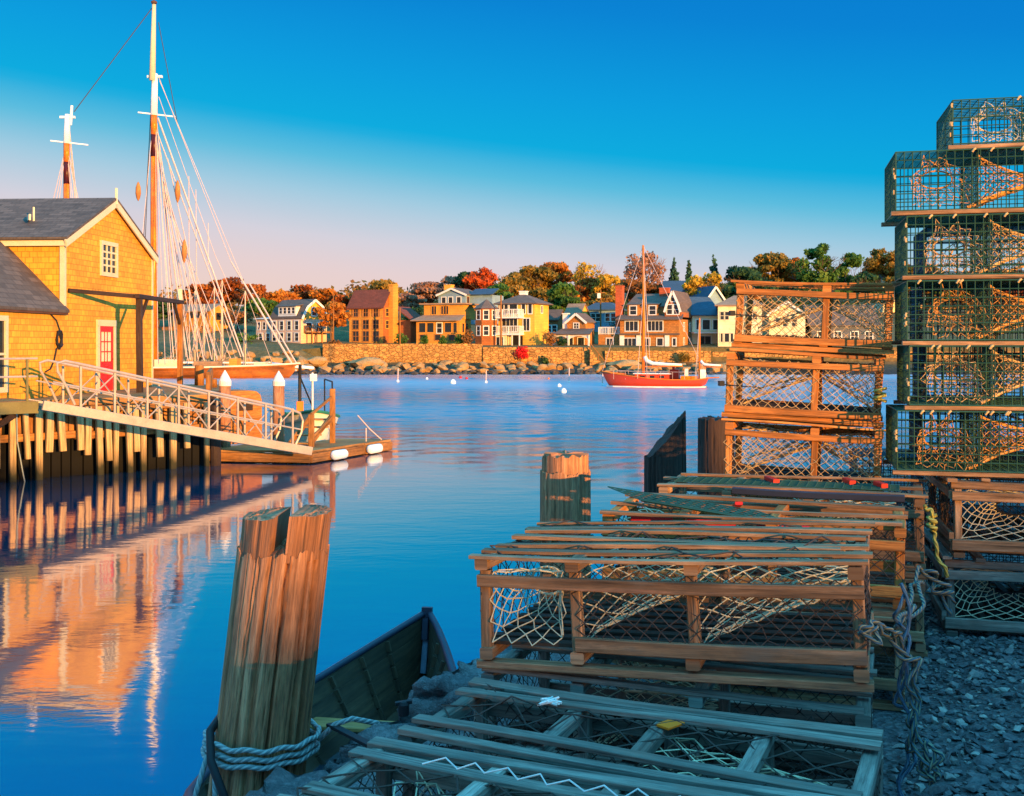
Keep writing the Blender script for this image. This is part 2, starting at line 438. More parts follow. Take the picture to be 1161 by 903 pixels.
# ------------------------------------------------------------------ world, sun, camera
def build_light():
    w = bpy.data.worlds.new('World'); scene.world = w; w.use_nodes = True
    t = NT(w.node_tree); w.node_tree.nodes.clear()
    out = t.n('ShaderNodeOutputWorld'); bg = t.n('ShaderNodeBackground'); t.link(bg.outputs[0], out.inputs[0])
    sky = t.n('ShaderNodeTexSky'); sky.sky_type = 'NISHITA'; sky.sun_disc = False
    sky.sun_elevation = R(SUN_EL); sky.sun_rotation = math.atan2(SUND.x, SUND.y); sky.air_density = 1.2; sky.dust_density = 1.5; sky.ozone_density = 3
    g = t.n('ShaderNodeTexCoord').outputs['Generated']
    sx = t.n('ShaderNodeSeparateXYZ'); t.link(g, sx.inputs[0])
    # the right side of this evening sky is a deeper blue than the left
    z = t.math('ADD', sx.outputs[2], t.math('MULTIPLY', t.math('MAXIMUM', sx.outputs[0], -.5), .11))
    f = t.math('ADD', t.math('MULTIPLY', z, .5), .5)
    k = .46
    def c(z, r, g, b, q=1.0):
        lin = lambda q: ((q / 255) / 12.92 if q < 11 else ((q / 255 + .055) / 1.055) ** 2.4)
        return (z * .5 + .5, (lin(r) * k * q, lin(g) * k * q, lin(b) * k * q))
    rm = t.ramp(f, [c(-1, 20, 50, 90), c(-.02, 190, 165, 170), c(.02, 238, 209, 200), c(.05, 231, 209, 210), c(.078, 214, 210, 221), c(.115, 165, 204, 225), c(.146, 95, 190, 223), c(.175, 0, 172, 223), c(.225, 0, 157, 222), c(.30, 0, 130, 212), c(.38, 0, 120, 206), c(.6, 70, 177, 232, 2.7), c(1, 82, 184, 235, 3.2)])  # overhead stops boosted beyond a natural sky to fill the foreground shade
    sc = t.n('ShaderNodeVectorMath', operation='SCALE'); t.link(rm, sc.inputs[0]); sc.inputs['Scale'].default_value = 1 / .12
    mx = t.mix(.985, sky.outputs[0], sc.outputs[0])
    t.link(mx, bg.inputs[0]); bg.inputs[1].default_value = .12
    sun = bpy.data.lights.new('sun', 'SUN'); sun.energy = 5.0; sun.angle = R(.53); sun.color = (1.0, .50, .13)
    so = bpy.data.objects.new('sun', sun); COL.objects.link(so)
    so.rotation_euler = (-SUND).to_track_quat('-Z', 'Y').to_euler()
    cam = bpy.data.cameras.new('camera'); co = bpy.data.objects.new('camera', cam); COL.objects.link(co)
    co.location = (0, 0, CZ); co.rotation_euler = (R(90), 0, 0)
    cam.sensor_width = 36; cam.lens = 36 * F / 1161; cam.shift_y = -(451.5 - CY) / 1161; cam.clip_end = 5000; cam.clip_start = .05
    scene.camera = co
    vs = scene.view_settings; vs.view_transform = 'Standard'; vs.look = 'None'; vs.exposure = 1.12; vs.gamma = 1; vs.use_curve_mapping = False
SUN_EL = 6.0
_az = math.atan2(.585, -.81)
SUND = V((math.cos(R(SUN_EL)) * math.sin(_az), math.cos(R(SUN_EL)) * math.cos(_az), math.sin(R(SUN_EL))))
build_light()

# ------------------------------------------------------------------ water
def water_mat():
    def fn(t, p):
        o = t.obj()
        n1 = t.noise(t.mapping(o, (.5, 1.3, 1)), 1.0, 3, .5, .3)
        n2 = t.noise(t.mapping(o, (2.2, 5.5, 1)), 1.0, 3, .55, .3)
        bp = t.n('ShaderNodeBump'); t.link(t.math('ADD', n1, t.math('MULTIPLY', n2, .4)), bp.inputs['Height']); bp.inputs['Strength'].default_value = .008; bp.inputs['Distance'].default_value = 1.0
        t.link(bp.outputs[0], p.inputs['Normal'])
        
        ru = t.n('ShaderNodeAttribute', attribute_name='ruffle'); t.put(p.inputs['Base Color'], t.mix(ru.outputs['Fac'], (.0, .035, .07), (.0, .14, .21))); t.put(p.inputs['Roughness'], t.math('MULTIPLY_ADD', ru.outputs['Fac'], .30, .05)); p.inputs['IOR'].default_value = 8.0; p.inputs['Specular IOR Level'].default_value = .5
    return material('harbour_water', fn)
def water():
    """wind-ruffled beyond the moorings, glassy in the lee of the wharves"""
    xs = np.concatenate([[-900, -300, -150, -100], np.arange(-76, 76.1, .3), [100, 150, 300, 900]])
    ys = np.concatenate([[-60, -20, 0, 8, 14, 18], np.arange(21, 133, .21), [140, 300, 1500]])
    X, Y = np.meshgrid(xs, ys); Z = np.zeros_like(X); rs = np.random.RandomState(2)
    for i in range(42):
        wl = .75 * (4.2 / .75) ** rs.rand(); an = rs.randn() * .75 + .5 * math.pi + .35; k = 2 * math.pi / wl
        Z += .055 * wl / 2 / 6.5 * np.cos(k * (np.cos(an) * X + np.sin(an) * Y) + rs.rand() * 6.28) * (1.6 if wl < 1.8 else .9)
    def sm(a, b_, x):
        t = np.clip((x - a) / (b_ - a), 0, 1); return t * t * (3 - 2 * t)
    patch = .55 + .45 * np.sin(X * .045 + 1.5 * np.sin(Y * .05)) * np.sin(Y * .11 + .8 * np.sin(X * .04))
    amp = sm(24, 52, Y + .75 * X + 2 * np.sin(X * .3)) * (1 - sm(68, 76, np.abs(X))) * (1 - sm(131, 132.8, Y)) * (.6 + .4 * patch)
    Z = WATER + Z * amp * .42
    ny, nx = X.shape; n = nx * ny
    me = bpy.data.meshes.new('water'); me.vertices.add(n)
    me.vertices.foreach_set('co', np.stack([X, Y, Z], -1).reshape(-1).astype(np.float32))
    j, i = np.meshgrid(np.arange(ny - 1), np.arange(nx - 1), indexing='ij'); q = (j * nx + i).reshape(-1)
    f = np.stack([q, q + 1, q + nx + 1, q + nx], 1).reshape(-1).astype(np.int32); nf = len(q)
    me.loops.add(nf * 4); me.loops.foreach_set('vertex_index', f)
    me.polygons.add(nf); me.polygons.foreach_set('loop_start', np.arange(0, nf * 4, 4, dtype=np.int32))
    me.attributes.new('ruffle', 'FLOAT', 'POINT').data.foreach_set('value', (amp * (.75 + .25 * patch)).reshape(-1).astype(np.float32)); me.polygons.foreach_set('use_smooth', np.ones(nf, dtype=bool)); me.materials.append(water_mat()); me.update(); me.validate()
    o = bpy.data.objects.new('water', me); COL.objects.link(o); struct(o)
water()

# ------------------------------------------------------------------ far land
def smooth(a, b, x):
    t = min(1, max(0, (x - a) / (b - a))); return t * t * (3 - 2 * t)
def terrain(x, y):
    y0 = y - 2.0 * math.sin(x * .05) * smooth(145, 170, y)
    wall = smooth(-26.5, -24, x) * (1 - smooth(60, 75, x))
    pr = [(126, -4.0), (130, -2.35), (137, -1.6), (140.6, -1.2), (141.3, .9), (143, 1.0), (155, 1.7), (170, 3.6), (200, 6.8), (240, 10.5), (320, 14), (900, 16)]
    pts = [(126, -4.0), (130, -2.35), (136, -.9), (140, .5), (143, 1.0), (155, 1.7), (170, 3.6), (200, 6.8), (240, 9.5), (320, 12), (900, 14)]
    z = pts[0][1]
    for (a, za), (c, zc) in zip(pts, pts[1:]):
        if y0 >= a: z = za + (zc - za) * min(1, (y0 - a) / (c - a))
    zr = pr[0][1]
    for (a, za), (c, zc) in zip(pr, pr[1:]):
        if y0 >= a: zr = za + (zc - za) * min(1, (y0 - a) / (c - a))
    z += (zr - z) * wall
    z += .5 * noise.noise(V((x * .06, y * .06, 1.3))) * smooth(150, 175, y)
    return z
def land():
    ys = [126, 130, 133, 136, 138, 140, 140.7, 141.3, 143, 147, 151, 155, 160, 165, 170, 178, 186, 195, 205, 220, 240, 270, 320, 450, 900]
    xs = [-600, -400, -250, -160, -120] + [x * 3.0 for x in range(-33, 37)] + [125, 160, 220, 300, 450, 700]
    b = MB()
    vs = [(x, y, terrain(x, y)) for y in ys for x in xs]; w = len(xs)
    fs = [(j * w + i, j * w + i + 1, (j + 1) * w + i + 1, (j + 1) * w + i) for j in range(len(ys) - 1) for i in range(w - 1)]
    b.add(vs, fs, [[(vs[k][0], vs[k][1]) for k in f] for f in fs])
    def fn(t, p):
        o = t.obj(); n = t.noise(o, .15, 6, .65); n2 = t.noise(o, 1.5, 5, .7)
        c = t.ramp(n, [(.3, (.05, .05, .015)), (.45, (.11, .09, .025)), (.6, (.22, .13, .04)), (.75, (.14, .09, .035))])
        c = t.mix(.5, c, t.ramp(n2, [(.3, (.02, .02, .008)), (.7, (.22, .15, .06))]))
        sx = t.n('ShaderNodeSeparateXYZ'); t.link(o, sx.inputs[0])
        wet = t.n('ShaderNodeMapRange'); t.link(sx.outputs[2], wet.inputs[0]); wet.inputs[1].default_value = -2; wet.inputs[2].default_value = -.6
        c = t.mix(wet.outputs[0], (.03, .027, .022), c)
        t.put(p.inputs['Base Color'], c); p.inputs['Roughness'].default_value = .95
        t.put(p.inputs['Normal'], t.bump(n2, .8, .3))
    struct(b.build('far_shore_ground', material('shore_ground', fn)))
land()

# ------------------------------------------------------------------ near wharf ground (granite edged fill with gravel)
def edge_x(y): return -.78 + .5 * (y - 3.48)
def near_land():
    b = MB()
    E = [(edge_x(-12) , -12), (edge_x(2.0), 2.0), (edge_x(6), 6), (edge_x(12), 12)]
    top = [(x + .55, y, 0) for x, y in E] + [(150, 14, 0), (150, -130, 0), (edge_x(-130) + .55, -130, 0)]
    b.poly(list(reversed(top)))
    for (p, q) in zip(top, top[1:] + top[:1]):
        b.poly([p, q, (q[0], q[1], -4), (p[0], p[1], -4)])
    def fn(t, p):
        o = t.obj()
        v = t.n('ShaderNodeTexVoronoi'); t.link(o, v.inputs['Vector']); v.inputs['Scale'].default_value = 42
        n = t.noise(o, 2, 4, .6)
        c = t.mix(.6, t.ramp(v.outputs['Color'], [(0, (.05, .055, .06)), (.6, (.18, .185, .19)), (1, (.38, .36, .32))]), t.ramp(n, [(.3, (.05, .055, .06)), (.7, (.15, .15, .15))]), 'MULTIPLY')
        c = t.mix(.35, c, (.09, .095, .1))
        t.put(p.inputs['Base Color'], c); p.inputs['Roughness'].default_value = .9
        t.put(p.inputs['Normal'], t.bump(v.outputs['Distance'], 1.0, .03))
    struct(b.build('gravel_ground', material('gravel', fn)))
near_land()

def gravel_stones():
    rs = np.random.RandomState(3)
    N = 9500
    Y = 2.2 + 4.6 * rs.rand(N) ** .9; X0 = .75 + .42 * (Y - 2.4); X = X0 + rs.rand(N) * (3.6 - X0)
    sz = .006 + .014 * rs.rand(N) ** 2 + .02 * rs.rand(N) ** 24
    t = (1 + 5 ** .5) / 2
    base = np.array([(-1, t, 0), (1, t, 0), (-1, -t, 0), (1, -t, 0), (0, -1, t), (0, 1, t), (0, -1, -t), (0, 1, -t), (t, 0, -1), (t, 0, 1), (-t, 0, -1), (-t, 0, 1)]) / 1.9
    fc = np.array([(0, 11, 5), (0, 5, 1), (0, 1, 7), (0, 7, 10), (0, 10, 11), (1, 5, 9), (5, 11, 4), (11, 10, 2), (10, 7, 6), (7, 1, 8), (3, 9, 4), (3, 4, 2), (3, 2, 6), (3, 6, 8), (3, 8, 9), (4, 9, 5), (2, 4, 11), (6, 2, 10), (8, 6, 7), (9, 8, 1)])
    vs = base[None] * (1 + .28 * rs.randn(N, 12, 1)) * (sz[:, None, None] * np.stack([.8 + .6 * rs.rand(N), .7 + .5 * rs.rand(N), .4 + .4 * rs.rand(N)], 1)[:, None, :])
    a = rs.rand(N) * 6.28; ca, sa = np.cos(a)[:, None], np.sin(a)[:, None]
    tx = rs.randn(N) * .4
    x = vs[..., 0] * ca - vs[..., 1] * sa; y = vs[..., 0] * sa + vs[..., 1] * ca; z = vs[..., 2] + x * np.tan(tx)[:, None] * .5
    vs = np.stack([x + X[:, None], y + Y[:, None], z + (sz * .45)[:, None]], -1).reshape(-1, 3)
    f = (fc[None] + (np.arange(N) * 12)[:, None, None]).reshape(-1, 3)
    me = bpy.data.meshes.new('gravel_stones'); me.from_pydata(vs.tolist(), [], f.tolist())
    at_ = me.attributes.new('tint', 'FLOAT', 'FACE'); at_.data.foreach_set('value', np.repeat(rs.rand(N), 20).astype(np.float32))
    def fn(t, p):
        a = t.n('ShaderNodeAttribute', attribute_name='tint')
        c = t.ramp(a.outputs['Fac'], [(0, (.02, .023, .028)), (.35, (.07, .075, .08)), (.7, (.14, .14, .14)), (.9, (.27, .26, .22)), (1, (.50, .46, .38))])
        c = t.mix(.4, c, t.ramp(t.noise(t.obj(), 90, 3), [(.3, (.04, .04, .05)), (.7, (.24, .23, .22))]))
        t.put(p.inputs['Base Color'], c); p.inputs['Roughness'].default_value = .75
    me.materials.append(material('gravel_stone', fn))
    o = bpy.data.objects.new('gravel_stones', me); COL.objects.link(o)
    tag(o, 'loose blue grey gravel stones on the ground right of the stacked traps', 'gravel', kind='stuff')
gravel_stones()

def rough_block(name, pts, z0, z1, mat, label, cat, seed, amp=.035, sub=.09, group=None, rnd_edge=.04):
    """a rough-hewn stone: polygon footprint, displaced surface"""
    import bmesh
    bm = bmesh.new()
    lo = [bm.verts.new((x, y, z0)) for x, y in pts]; hi = [bm.verts.new((x, y, z1)) for x, y in pts]
    n = len(pts)
    bm.faces.new(list(reversed(lo))); bm.faces.new(hi)
    for i in range(n): bm.faces.new((lo[i], lo[(i + 1) % n], hi[(i + 1) % n], hi[i]))
    bmesh.ops.recalc_face_normals(bm, faces=bm.faces)
    bmesh.ops.bevel(bm, geom=list(bm.edges), offset=rnd_edge, segments=2, affect='EDGES')
    bmesh.ops.triangulate(bm, faces=bm.faces)
    for _ in range(6):
        es = [e for e in bm.edges if e.calc_length() > sub]
        if not es: break
        bmesh.ops.subdivide_edges(bm, edges=es, cuts=1); bmesh.ops.triangulate(bm, faces=[f for f in bm.faces if len(f.verts) > 3])
    bm.normal_update()
    for v in bm.verts:
        q = V(v.co) * 2.2 + V((seed, seed * .7, 0)); q2 = q * 4
        v.co += v.normal * (amp * noise.noise(q) + amp * .6 * noise.noise(q2) + amp * .5 * noise.noise(q2 * 2.7) + amp * .25 * noise.noise(q2 * 6))
    me = bpy.data.meshes.new(name); bm.to_mesh(me); bm.free(); me.materials.append(mat)
    me.polygons.foreach_set('use_smooth', [True] * len(me.polygons))
    o = bpy.data.objects.new(name, me); COL.objects.link(o)
    return tag(o, label, cat, group)

def wharf_stones():
    # capstones along the edge, from nearest to farthest: (y start, y end, top height, inset)
    data = [(1.9, 2.95, -.02, -.1, 'granite capstone at the wharf edge nearest the viewer, below the slatted traps'),
            (3.0, 3.72, -.06, -.13, 'pitted granite capstone beside the foot of the big notched pile, carrying the black strap'),
            (3.75, 4.12, -.02, -.06, 'rounded granite capstone in front of the dory plank seat'),
            (4.15, 5.7, .06, -.05, 'large granite capstone covering the right edge of the dory bow'),
            (5.75, 7.6, .0, .0, 'granite capstone behind the second wharf pile'),
            (7.65, 11.9, .0, .0, 'far granite capstone at the wharf corner by the last dark pile')]
    for i, (a, b_, zt, ins, lab) in enumerate(data):
        pts = [(edge_x(a) + ins + .03, a), (edge_x(a) + 1.0, a), (edge_x(b_) + 1.0, b_), (edge_x(b_) + ins + (.14 if i == 3 else -.02), b_)]
        rough_block('granite_capstone', pts, -.62, zt, M['granite'], lab, 'stone', i * 3.1, (.05 if a > 5 else .06), .045 if a < 5 else .2, rnd_edge=.05)
    lab = ['second course granite block of the near wharf face', ]
    k = 0
    b = MB()
    for row in range(5):
        y = -12 + (row % 2) * .7
        z1 = -.64 - row * .6
        while y < 12:
            l = 1.1 + .7 * rnd.random(); y1 = min(12, y + l)
            o = .05 * rnd.random()
            p = [(edge_x(y) + o, y + .02), (edge_x(y) + .5, y + .02), (edge_x(y1) + .5, y1 - .02), (edge_x(y1) + o, y1 - .02)]
            b.prism([(x, yy, z1 - .58) for x, yy in p], (0, 0, .57)); y = y1
    w = b.build('granite_wharf_wall', M['granite'])
    tag(w, 'coursed granite wall of the near wharf below the capstones', 'wall')
wharf_stones()

# unseen shingled warehouse added far behind the photographer, sized to shade the foreground
def shade_shed():
    root = thing('occluder', 'unseen shingled warehouse standing far behind the trap yard', 'occluder', (50.4, -64.7, 0), math.atan2(.585, .81))
    b = MB(); hw = 13; d = 5.5; hz = 5.6; rz = SHED_Z
    b.box((-hw, -d, 0), (hw, d, hz))
    for s in (-hw, hw):
        q = [(s, -d, hz), (s, d, hz), (s, 0, rz - .08)]
        b.poly(q if s > 0 else q[::-1])
    b.build('wall', M['shack'], root)
    b = MB()
    for s in (-1, 1):
        b.prism([(-hw - .3, s * (d + .3), hz - .2), (hw + .3, s * (d + .3), hz - .2), (hw + .3, 0, rz), (-hw - .3, 0, rz)], (0, 0, .07))
    b.build('roof', M['roof'], root)
SHED_Z = .56 + 85 * .105
shade_shed()
# ------------------------------------------------------------------ houses
def window(parent, O, u, n, x, z, w, h, cols=1, rows=2, fm='white', fw=.11, name='window', glass='glass', shutters=None, proud=.05, sill=False):
    """window centred at (x,z) on the wall plane through O with right vector u and outward normal n"""
    u = V(u); n = V(n); up = V((0, 0, 1)); c = V(O) + u * x + up * z + n * .004
    b = MB(); hw, hh = w / 2, h / 2; t = proud
    def P(a, bz, o=0): return c + u * a + up * bz + n * o
    o = t / 2
    b.bar(P(-hw - fw, -hh - fw / 2, o), P(hw + fw, -hh - fw / 2, o), t, fw, up, 0)
    b.bar(P(-hw - fw, hh + fw / 2, o), P(hw + fw, hh + fw / 2, o), t + .01, fw, up, 0)
    for s in (-1, 1): b.bar(P(s * (hw + fw / 2), -hh, o), P(s * (hw + fw / 2), hh, o), t, fw, u, 0)
    for i in range(1, cols): b.bar(P(-hw + w * i / cols, -hh, o * .8), P(-hw + w * i / cols, hh, o * .8), t * .7, fw * .45, u, 0)
    for j in range(1, rows): b.bar(P(-hw, -hh + h * j / rows, o * .75), P(hw, -hh + h * j / rows, o * .75), t * .6, fw * .45, up, 0)
    f = b.build(name, M[fm], parent)
    g = MB(); g.poly([P(-hw, -hh, .012), P(hw, -hh, .012), P(hw, hh, .012), P(-hw, hh, .012)])
    g.build('pane', M[glass], f)
    if shutters:
        for s in (-1, 1):
            q = MB(); sw = w * .32
            a = s * (hw + fw + sw / 2)
            q.bar(P(a, -hh, .025), P(a, hh, .025), .04, sw, u, 0); q.build('shutter', M[shutters], parent)
    return f

def frame_of(pl, pc, pr, Yc, al, d=None):
    c, s = math.cos(R(al)), math.sin(R(al))
    kl = (pl - CX) / F; Xc = (pc - CX) / F * Yc
    w = (Xc - kl * Yc) / (c + kl * s)
    if pr is not None:
        kr = (pr - CX) / F; d = (kr * Yc - Xc) / (s - kr * c)
    return V((Xc - w * c, Yc + w * s, 0)), w, d
def zat(py, Y): return CZ + (CY - py) * Y / F

def slab(b, pts, t=.14):
    b.prism(pts, (0, 0, t))

def wall_body(root, w, d, h, mat, x0=0, y0=0, z0=0, name='wall', gable=None, gh=0, below=1.6):
    b = MB(); b.box((x0, y0, z0 - below), (x0 + w, y0 + d, z0 + h))
    zt = z0 + h
    if gable == 'x':      # ridge along x, gables on the two ends
        for xx, fl in ((x0, 1), (x0 + w, 0)):
            q = [(xx, y0, zt), (xx, y0 + d, zt), (xx, y0 + d / 2, zt + gh)]
            b.poly(q[::-1] if fl else q)
    if gable == 'y':
        for yy, fl in ((y0, 0), (y0 + d, 1)):
            q = [(x0, yy, zt), (x0 + w, yy, zt), (x0 + w / 2, yy, zt + gh)]
            b.poly(q[::-1] if fl else q)
    return b.build(name, mat, root)
def gable_roof(root, w, d, h, gh, mat, axis='x', x0=0, y0=0, o=.35, name='roof', trim=None):
    b = MB(); e = .02
    if axis == 'x':
        sl = gh / (d / 2)
        for s in (0, 1):
            ye = y0 - o if s == 0 else y0 + d + o
            slab(b, [(x0 - o, ye, h - o * sl + e), (x0 + w + o, ye, h - o * sl + e), (x0 + w + o, y0 + d / 2, h + gh + e), (x0 - o, y0 + d / 2, h + gh + e)])
    else:
        sl = gh / (w / 2)
        for s in (0, 1):
            xe = x0 - o if s == 0 else x0 + w + o
            slab(b, [(xe, y0 - o, h - o * sl + e), (xe, y0 + d + o, h - o * sl + e), (x0 + w / 2, y0 + d + o, h + gh + e), (x0 + w / 2, y0 - o, h + gh + e)])
    r = b.build(name, mat, root)
    if trim:
        t = MB()
        if axis == 'y':
            for s in (-1, 1):
                xe = x0 - o if s < 0 else x0 + w + o
                t.bar((xe, y0 - o - .02, h - o * sl - .02), (x0 + w / 2, y0 - o - .02, h + gh - .02), .06, .3, (0, 0, 1), 0)
        else:
            for xx in (x0 - o - .02, x0 + w + o + .02):
                for s in (0, 1):
                    ye = y0 - o if s == 0 else y0 + d + o
                    t.bar((xx, ye, h - o * sl - .02), (xx, y0 + d / 2, h + gh - .02), .06, .3, (0, 0, 1), 0)
        t.build('bargeboard', trim, root)
    return r
def hip_roof(root, w, d, h, gh, mat, x0=0, y0=0, o=.4, flat=.25, name='roof'):
    b = MB(); a = [(x0 - o, y0 - o), (x0 + w + o, y0 - o), (x0 + w + o, y0 + d + o), (x0 - o, y0 + d + o)]
    cx, cy = x0 + w / 2, y0 + d / 2
    t = [(cx + (x - cx) * flat, cy + (y - cy) * flat) for x, y in a]
    lo = [(x, y, h) for x, y in a]; l1 = [(x, y, h + .15) for x, y in a]; hi = [(x, y, h + gh) for x, y in t]
    b.poly(lo[::-1]); b.poly(hi)
    for i in range(4):
        j = (i + 1) % 4
        b.poly([lo[i], lo[j], l1[j], l1[i]]); b.poly([l1[i], l1[j], hi[j], hi[i]])
    return b.build(name, mat, root)
def chimney(parent, x, y, z0, z1, w=.7, mat='brick', d=None, cap=True):
    d = d or w
    b = MB(); b.box((x - w / 2, y - d / 2, z0), (x + w / 2, y + d / 2, z1))
    if cap: b.box((x - w / 2 - .06, y - d / 2 - .06, z1 + .002), (x + w / 2 + .06, y + d / 2 + .06, z1 + .14))
    return b.build('chimney', M[mat], parent)
def porch_rail(parent, pts, h=1.0, mat='white', step=.28, name='balcony_railing'):
    b = MB()
    for p, q in zip(pts, pts[1:]):
        p = V(p); q = V(q); L_ = (q - p).length; n = max(2, int(L_ / step))
        b.bar(p + V((0, 0, h)), q + V((0, 0, h)), .09, .08, (0, 0, 1), 0); b.bar(p + V((0, 0, .12)), q + V((0, 0, .12)), .06, .06, (0, 0, 1), 0)
        for i in range(n + 1):
            m = p.lerp(q, i / n); big = i % 6 == 0
            b.bar(m, m + V((0, 0, h)), .12 if big else .06, .12 if big else .06, (1, 0, 0), 0)
    return b.build(name, M[mat], parent)
def corner_boards(root, w, d, h, mat='white', z0=0, t=.16):
    b = MB()
    for (x, y) in ((0, 0), (w, 0), (w, d), (0, d)): b.box((x - t / 2, y - t / 2, z0), (x + t / 2, y + t / 2, z0 + h - .01))
    return b.build('corner_board', M[mat], root)
XF = (1, 0, 0); NF = (0, -1, 0)       # front wall
XS = (0, 1, 0); NS = (1, 0, 0)        # right wall

def house_root(name, label, fr, z0, al, cat='house'):
    O, w, d = fr
    return thing(name, label, cat, (O.x, O.y, z0), -R(al)), w, d

# modern tan house, far left
r, w, d = house_root('house', 'tan flat-gabled house with a yellow end wall, half hidden behind the schooner rigging', frame_of(196, 238, 259, 165, 32), zat(389, 165), 32)
h = zat(352, 165) - zat(389, 165)
wall_body(r, w, d, h, M['tan'], gable='x', gh=.9); gable_roof(r, w, d, h, .9, M['rooftan'], o=.5)
for i in range(5): window(r, (0, 0, 0), XF, NF, w * (.14 + .18 * i), h - .75, .95, .8, 1, 1, 'tan')
for i in range(4): window(r, (0, 0, 0), XF, NF, w * (.16 + .22 * i), h * .42, .8, 1.0, 1, 2, 'tan')
window(r, (w, 0, 0), XS, NS, d * .45, h - .9, 1.0, 1.1, 1, 1, 'tan')
b = MB(); b.box((-.5, -1.6, 1.35), (w + 1.2, -.01, 1.5))
for i in range(5): b.box((-.4 + i * (w + 1.3) / 4, -1.6, -1.5), (-.28 + i * (w + 1.3) / 4, -1.48, 1.348))
b.build('deck', M['timber'], r); porch_rail(r, [(-.5, -1.55, 1.5), (w + 1.1, -1.55, 1.5), (w + 1.1, -.1, 1.5)], .9, 'brown', .3)
# gambrel house with white wing
Y0 = 150
r, w, d = house_root('house', 'pale clapboard gambrel house with a long dormer and a lower white wing', frame_of(307, 341, 371, Y0, 40), zat(397, Y0), 40)
h = zat(362, Y0) - zat(397, Y0)
wall_body(r, w, d, h, M['pinkwhite'])
g = zat(340, Y0) - zat(362, Y0)
prof = [(0, h), (d * .2, h + g * .62), (d * .5, h + g), (d * .8, h + g * .62), (d, h)]
b = MB(); b.poly([(w, y, z) for y, z in prof]); b.build('gable_wall', M['yellow'], r)
b = MB(); b.poly([(0, y, z) for y, z in prof][::-1]); b.build('gable_wall', M['pinkwhite'], r)
b = MB()
for (ya, za), (yb, zb) in zip(prof, prof[1:]): slab(b, [(-.3, ya, za + .02), (w + .3, ya, za + .02), (w + .3, yb, zb + .02), (-.3, yb, zb + .02)], .16)
rf = b.build('roof', M['roofgrey'], r)
b = MB()
for (ya, za), (yb, zb) in zip(prof, prof[1:]): b.bar((w + .34, ya, za), (w + .34, yb, zb), .07, .32, (0, 0, 1), 0)
b.build('bargeboard', M['white'], r)
b = MB(); b.box((w * .22, .15, h + .25), (w * .82, d * .4, h + g * .66)); dm = b.build('dormer', M['white'], r)
b = MB(); slab(b, [(w * .18, -.05, h + g * .66 + .003), (w * .86, -.05, h + g * .66 + .003), (w * .86, d * .42, h + g * .8), (w * .18, d * .42, h + g * .8)], .1); b.build('dormer_roof', M['roofgrey'], r)
for i in range(4): window(r, (0, .15, 0), XF, NF, w * (.31 + .14 * i), h + g * .46, .6, .8, 1, 2, 'white')
for i in range(4): window(r, (0, 0, 0), XF, NF, w * (.12 + .25 * i), h * .8, .75, 1.15, 1, 2)
for i in range(4): window(r, (0, 0, 0), XF, NF, w * (.12 + .25 * i), h * .42, .75, 1.05, 1, 2)
window(r, (w, 0, 0), XS, NS, d * .5, h + g * .4, .8, 1.1, 1, 2); window(r, (w, 0, 0), XS, NS, d * .3, h * .75, .9, 1.1, 1, 2); window(r, (w, 0, 0), XS, NS, d * .7, h * .75, .9, 1.1, 1, 2)
O2, w2, _ = frame_of(285, 307, None, Y0, 40, 4)
b = MB(); hz = zat(361, Y0) - zat(397, Y0); z1 = zat(393, Y0) - zat(397, Y0)
b.box((-w2 * .9, .4, -1.2), (-.003, 4.4, hz)); b.build('side_wing', M['pinkwhite'], r)
b = MB(); slab(b, [(-w2 * .9 - .25, .1, hz + .003), (-.02, .1, hz + .003), (-.02, 4.6, hz + .35), (-w2 * .9 - .25, 4.6, hz + .35)], .1); b.build('wing_roof', M['white'], r)
for i in range(3): window(r, (-w2 * .9, .4, 0), XF, NF, w2 * (.16 + .28 * i), h * .8, .6, 1.0, 1, 2)
for i in range(2): window(r, (-w2 * .9, .4, 0), XF, NF, w2 * (.25 + .38 * i), h * .42, .8, 1.05, 1, 2)
b = MB(); b.box((w + .01, .5, h * .55), (w + 1.7, d - .3, h * .55 + .12))
for yy in (.6, d * .5, d - .5): b.box((w + 1.5, yy, -1.5), (w + 1.64, yy + .14, h * .55 - .003))
b.build('deck', M['timber'], r); porch_rail(r, [(w + .1, .55, h * .57), (w + 1.6, .55, h * .57), (w + 1.6, d - .4, h * .57)], .9, 'timber', .3)

# tall shingled house with red roof
Y0 = 150
r, w, d = house_root('house', 'tall tan shingled house with a steep red roof and a big end chimney', frame_of(396, 434, 449, Y0, 27), zat(389, Y0), 27)
h = zat(347, Y0) - zat(389, Y0); g = zat(329, Y0) - zat(347, Y0)
wall_body(r, w, d, h, M['tan'])
b = MB(); b.poly([(w, 0, h), (w, d, h), (w, d / 2, h + g)]); b.build('gable_wall', M['redbrown'], r); b = MB(); b.poly([(0, 0, h), (0, d / 2, h + g), (0, d, h)]); b.build('gable_wall', M['tan'], r); b = MB()
b.box((w + .002, .05, 0), (w + .04, d - .05, h)); b.build('end_wall', M['redbrown'], r)
gable_roof(r, w, d, h, g, M['roofred'], o=.3)
chimney(r, w + .38, d * .62, -1, h + g + .7, .7, 'tan', 1.3)
for k, (zf, hh) in enumerate(((.18, 1.35), (.5, 1.2), (.83, 1.15))):
    for i in range(3): window(r, (0, 0, 0), XF, NF, w * (.2 + .3 * i), h * zf, .95 if k < 2 else .7, hh, 2, 2, 'brown', shutters='brown' if k == 2 else None)
window(r, (w + .04, 0, 0), XS, NS, d * .3, h * .83, .7, 1.0, 1, 2, 'tan'); window(r, (w + .04, 0, 0), XS, NS, d * .3, h * .5, .7, 1.0, 1, 2, 'tan')
b = MB(); b.box((w + .05, d * .9, -1), (w + 2.6, d + 3.2, h * .62)); b.build('side_wing', M['redbrown'], r)
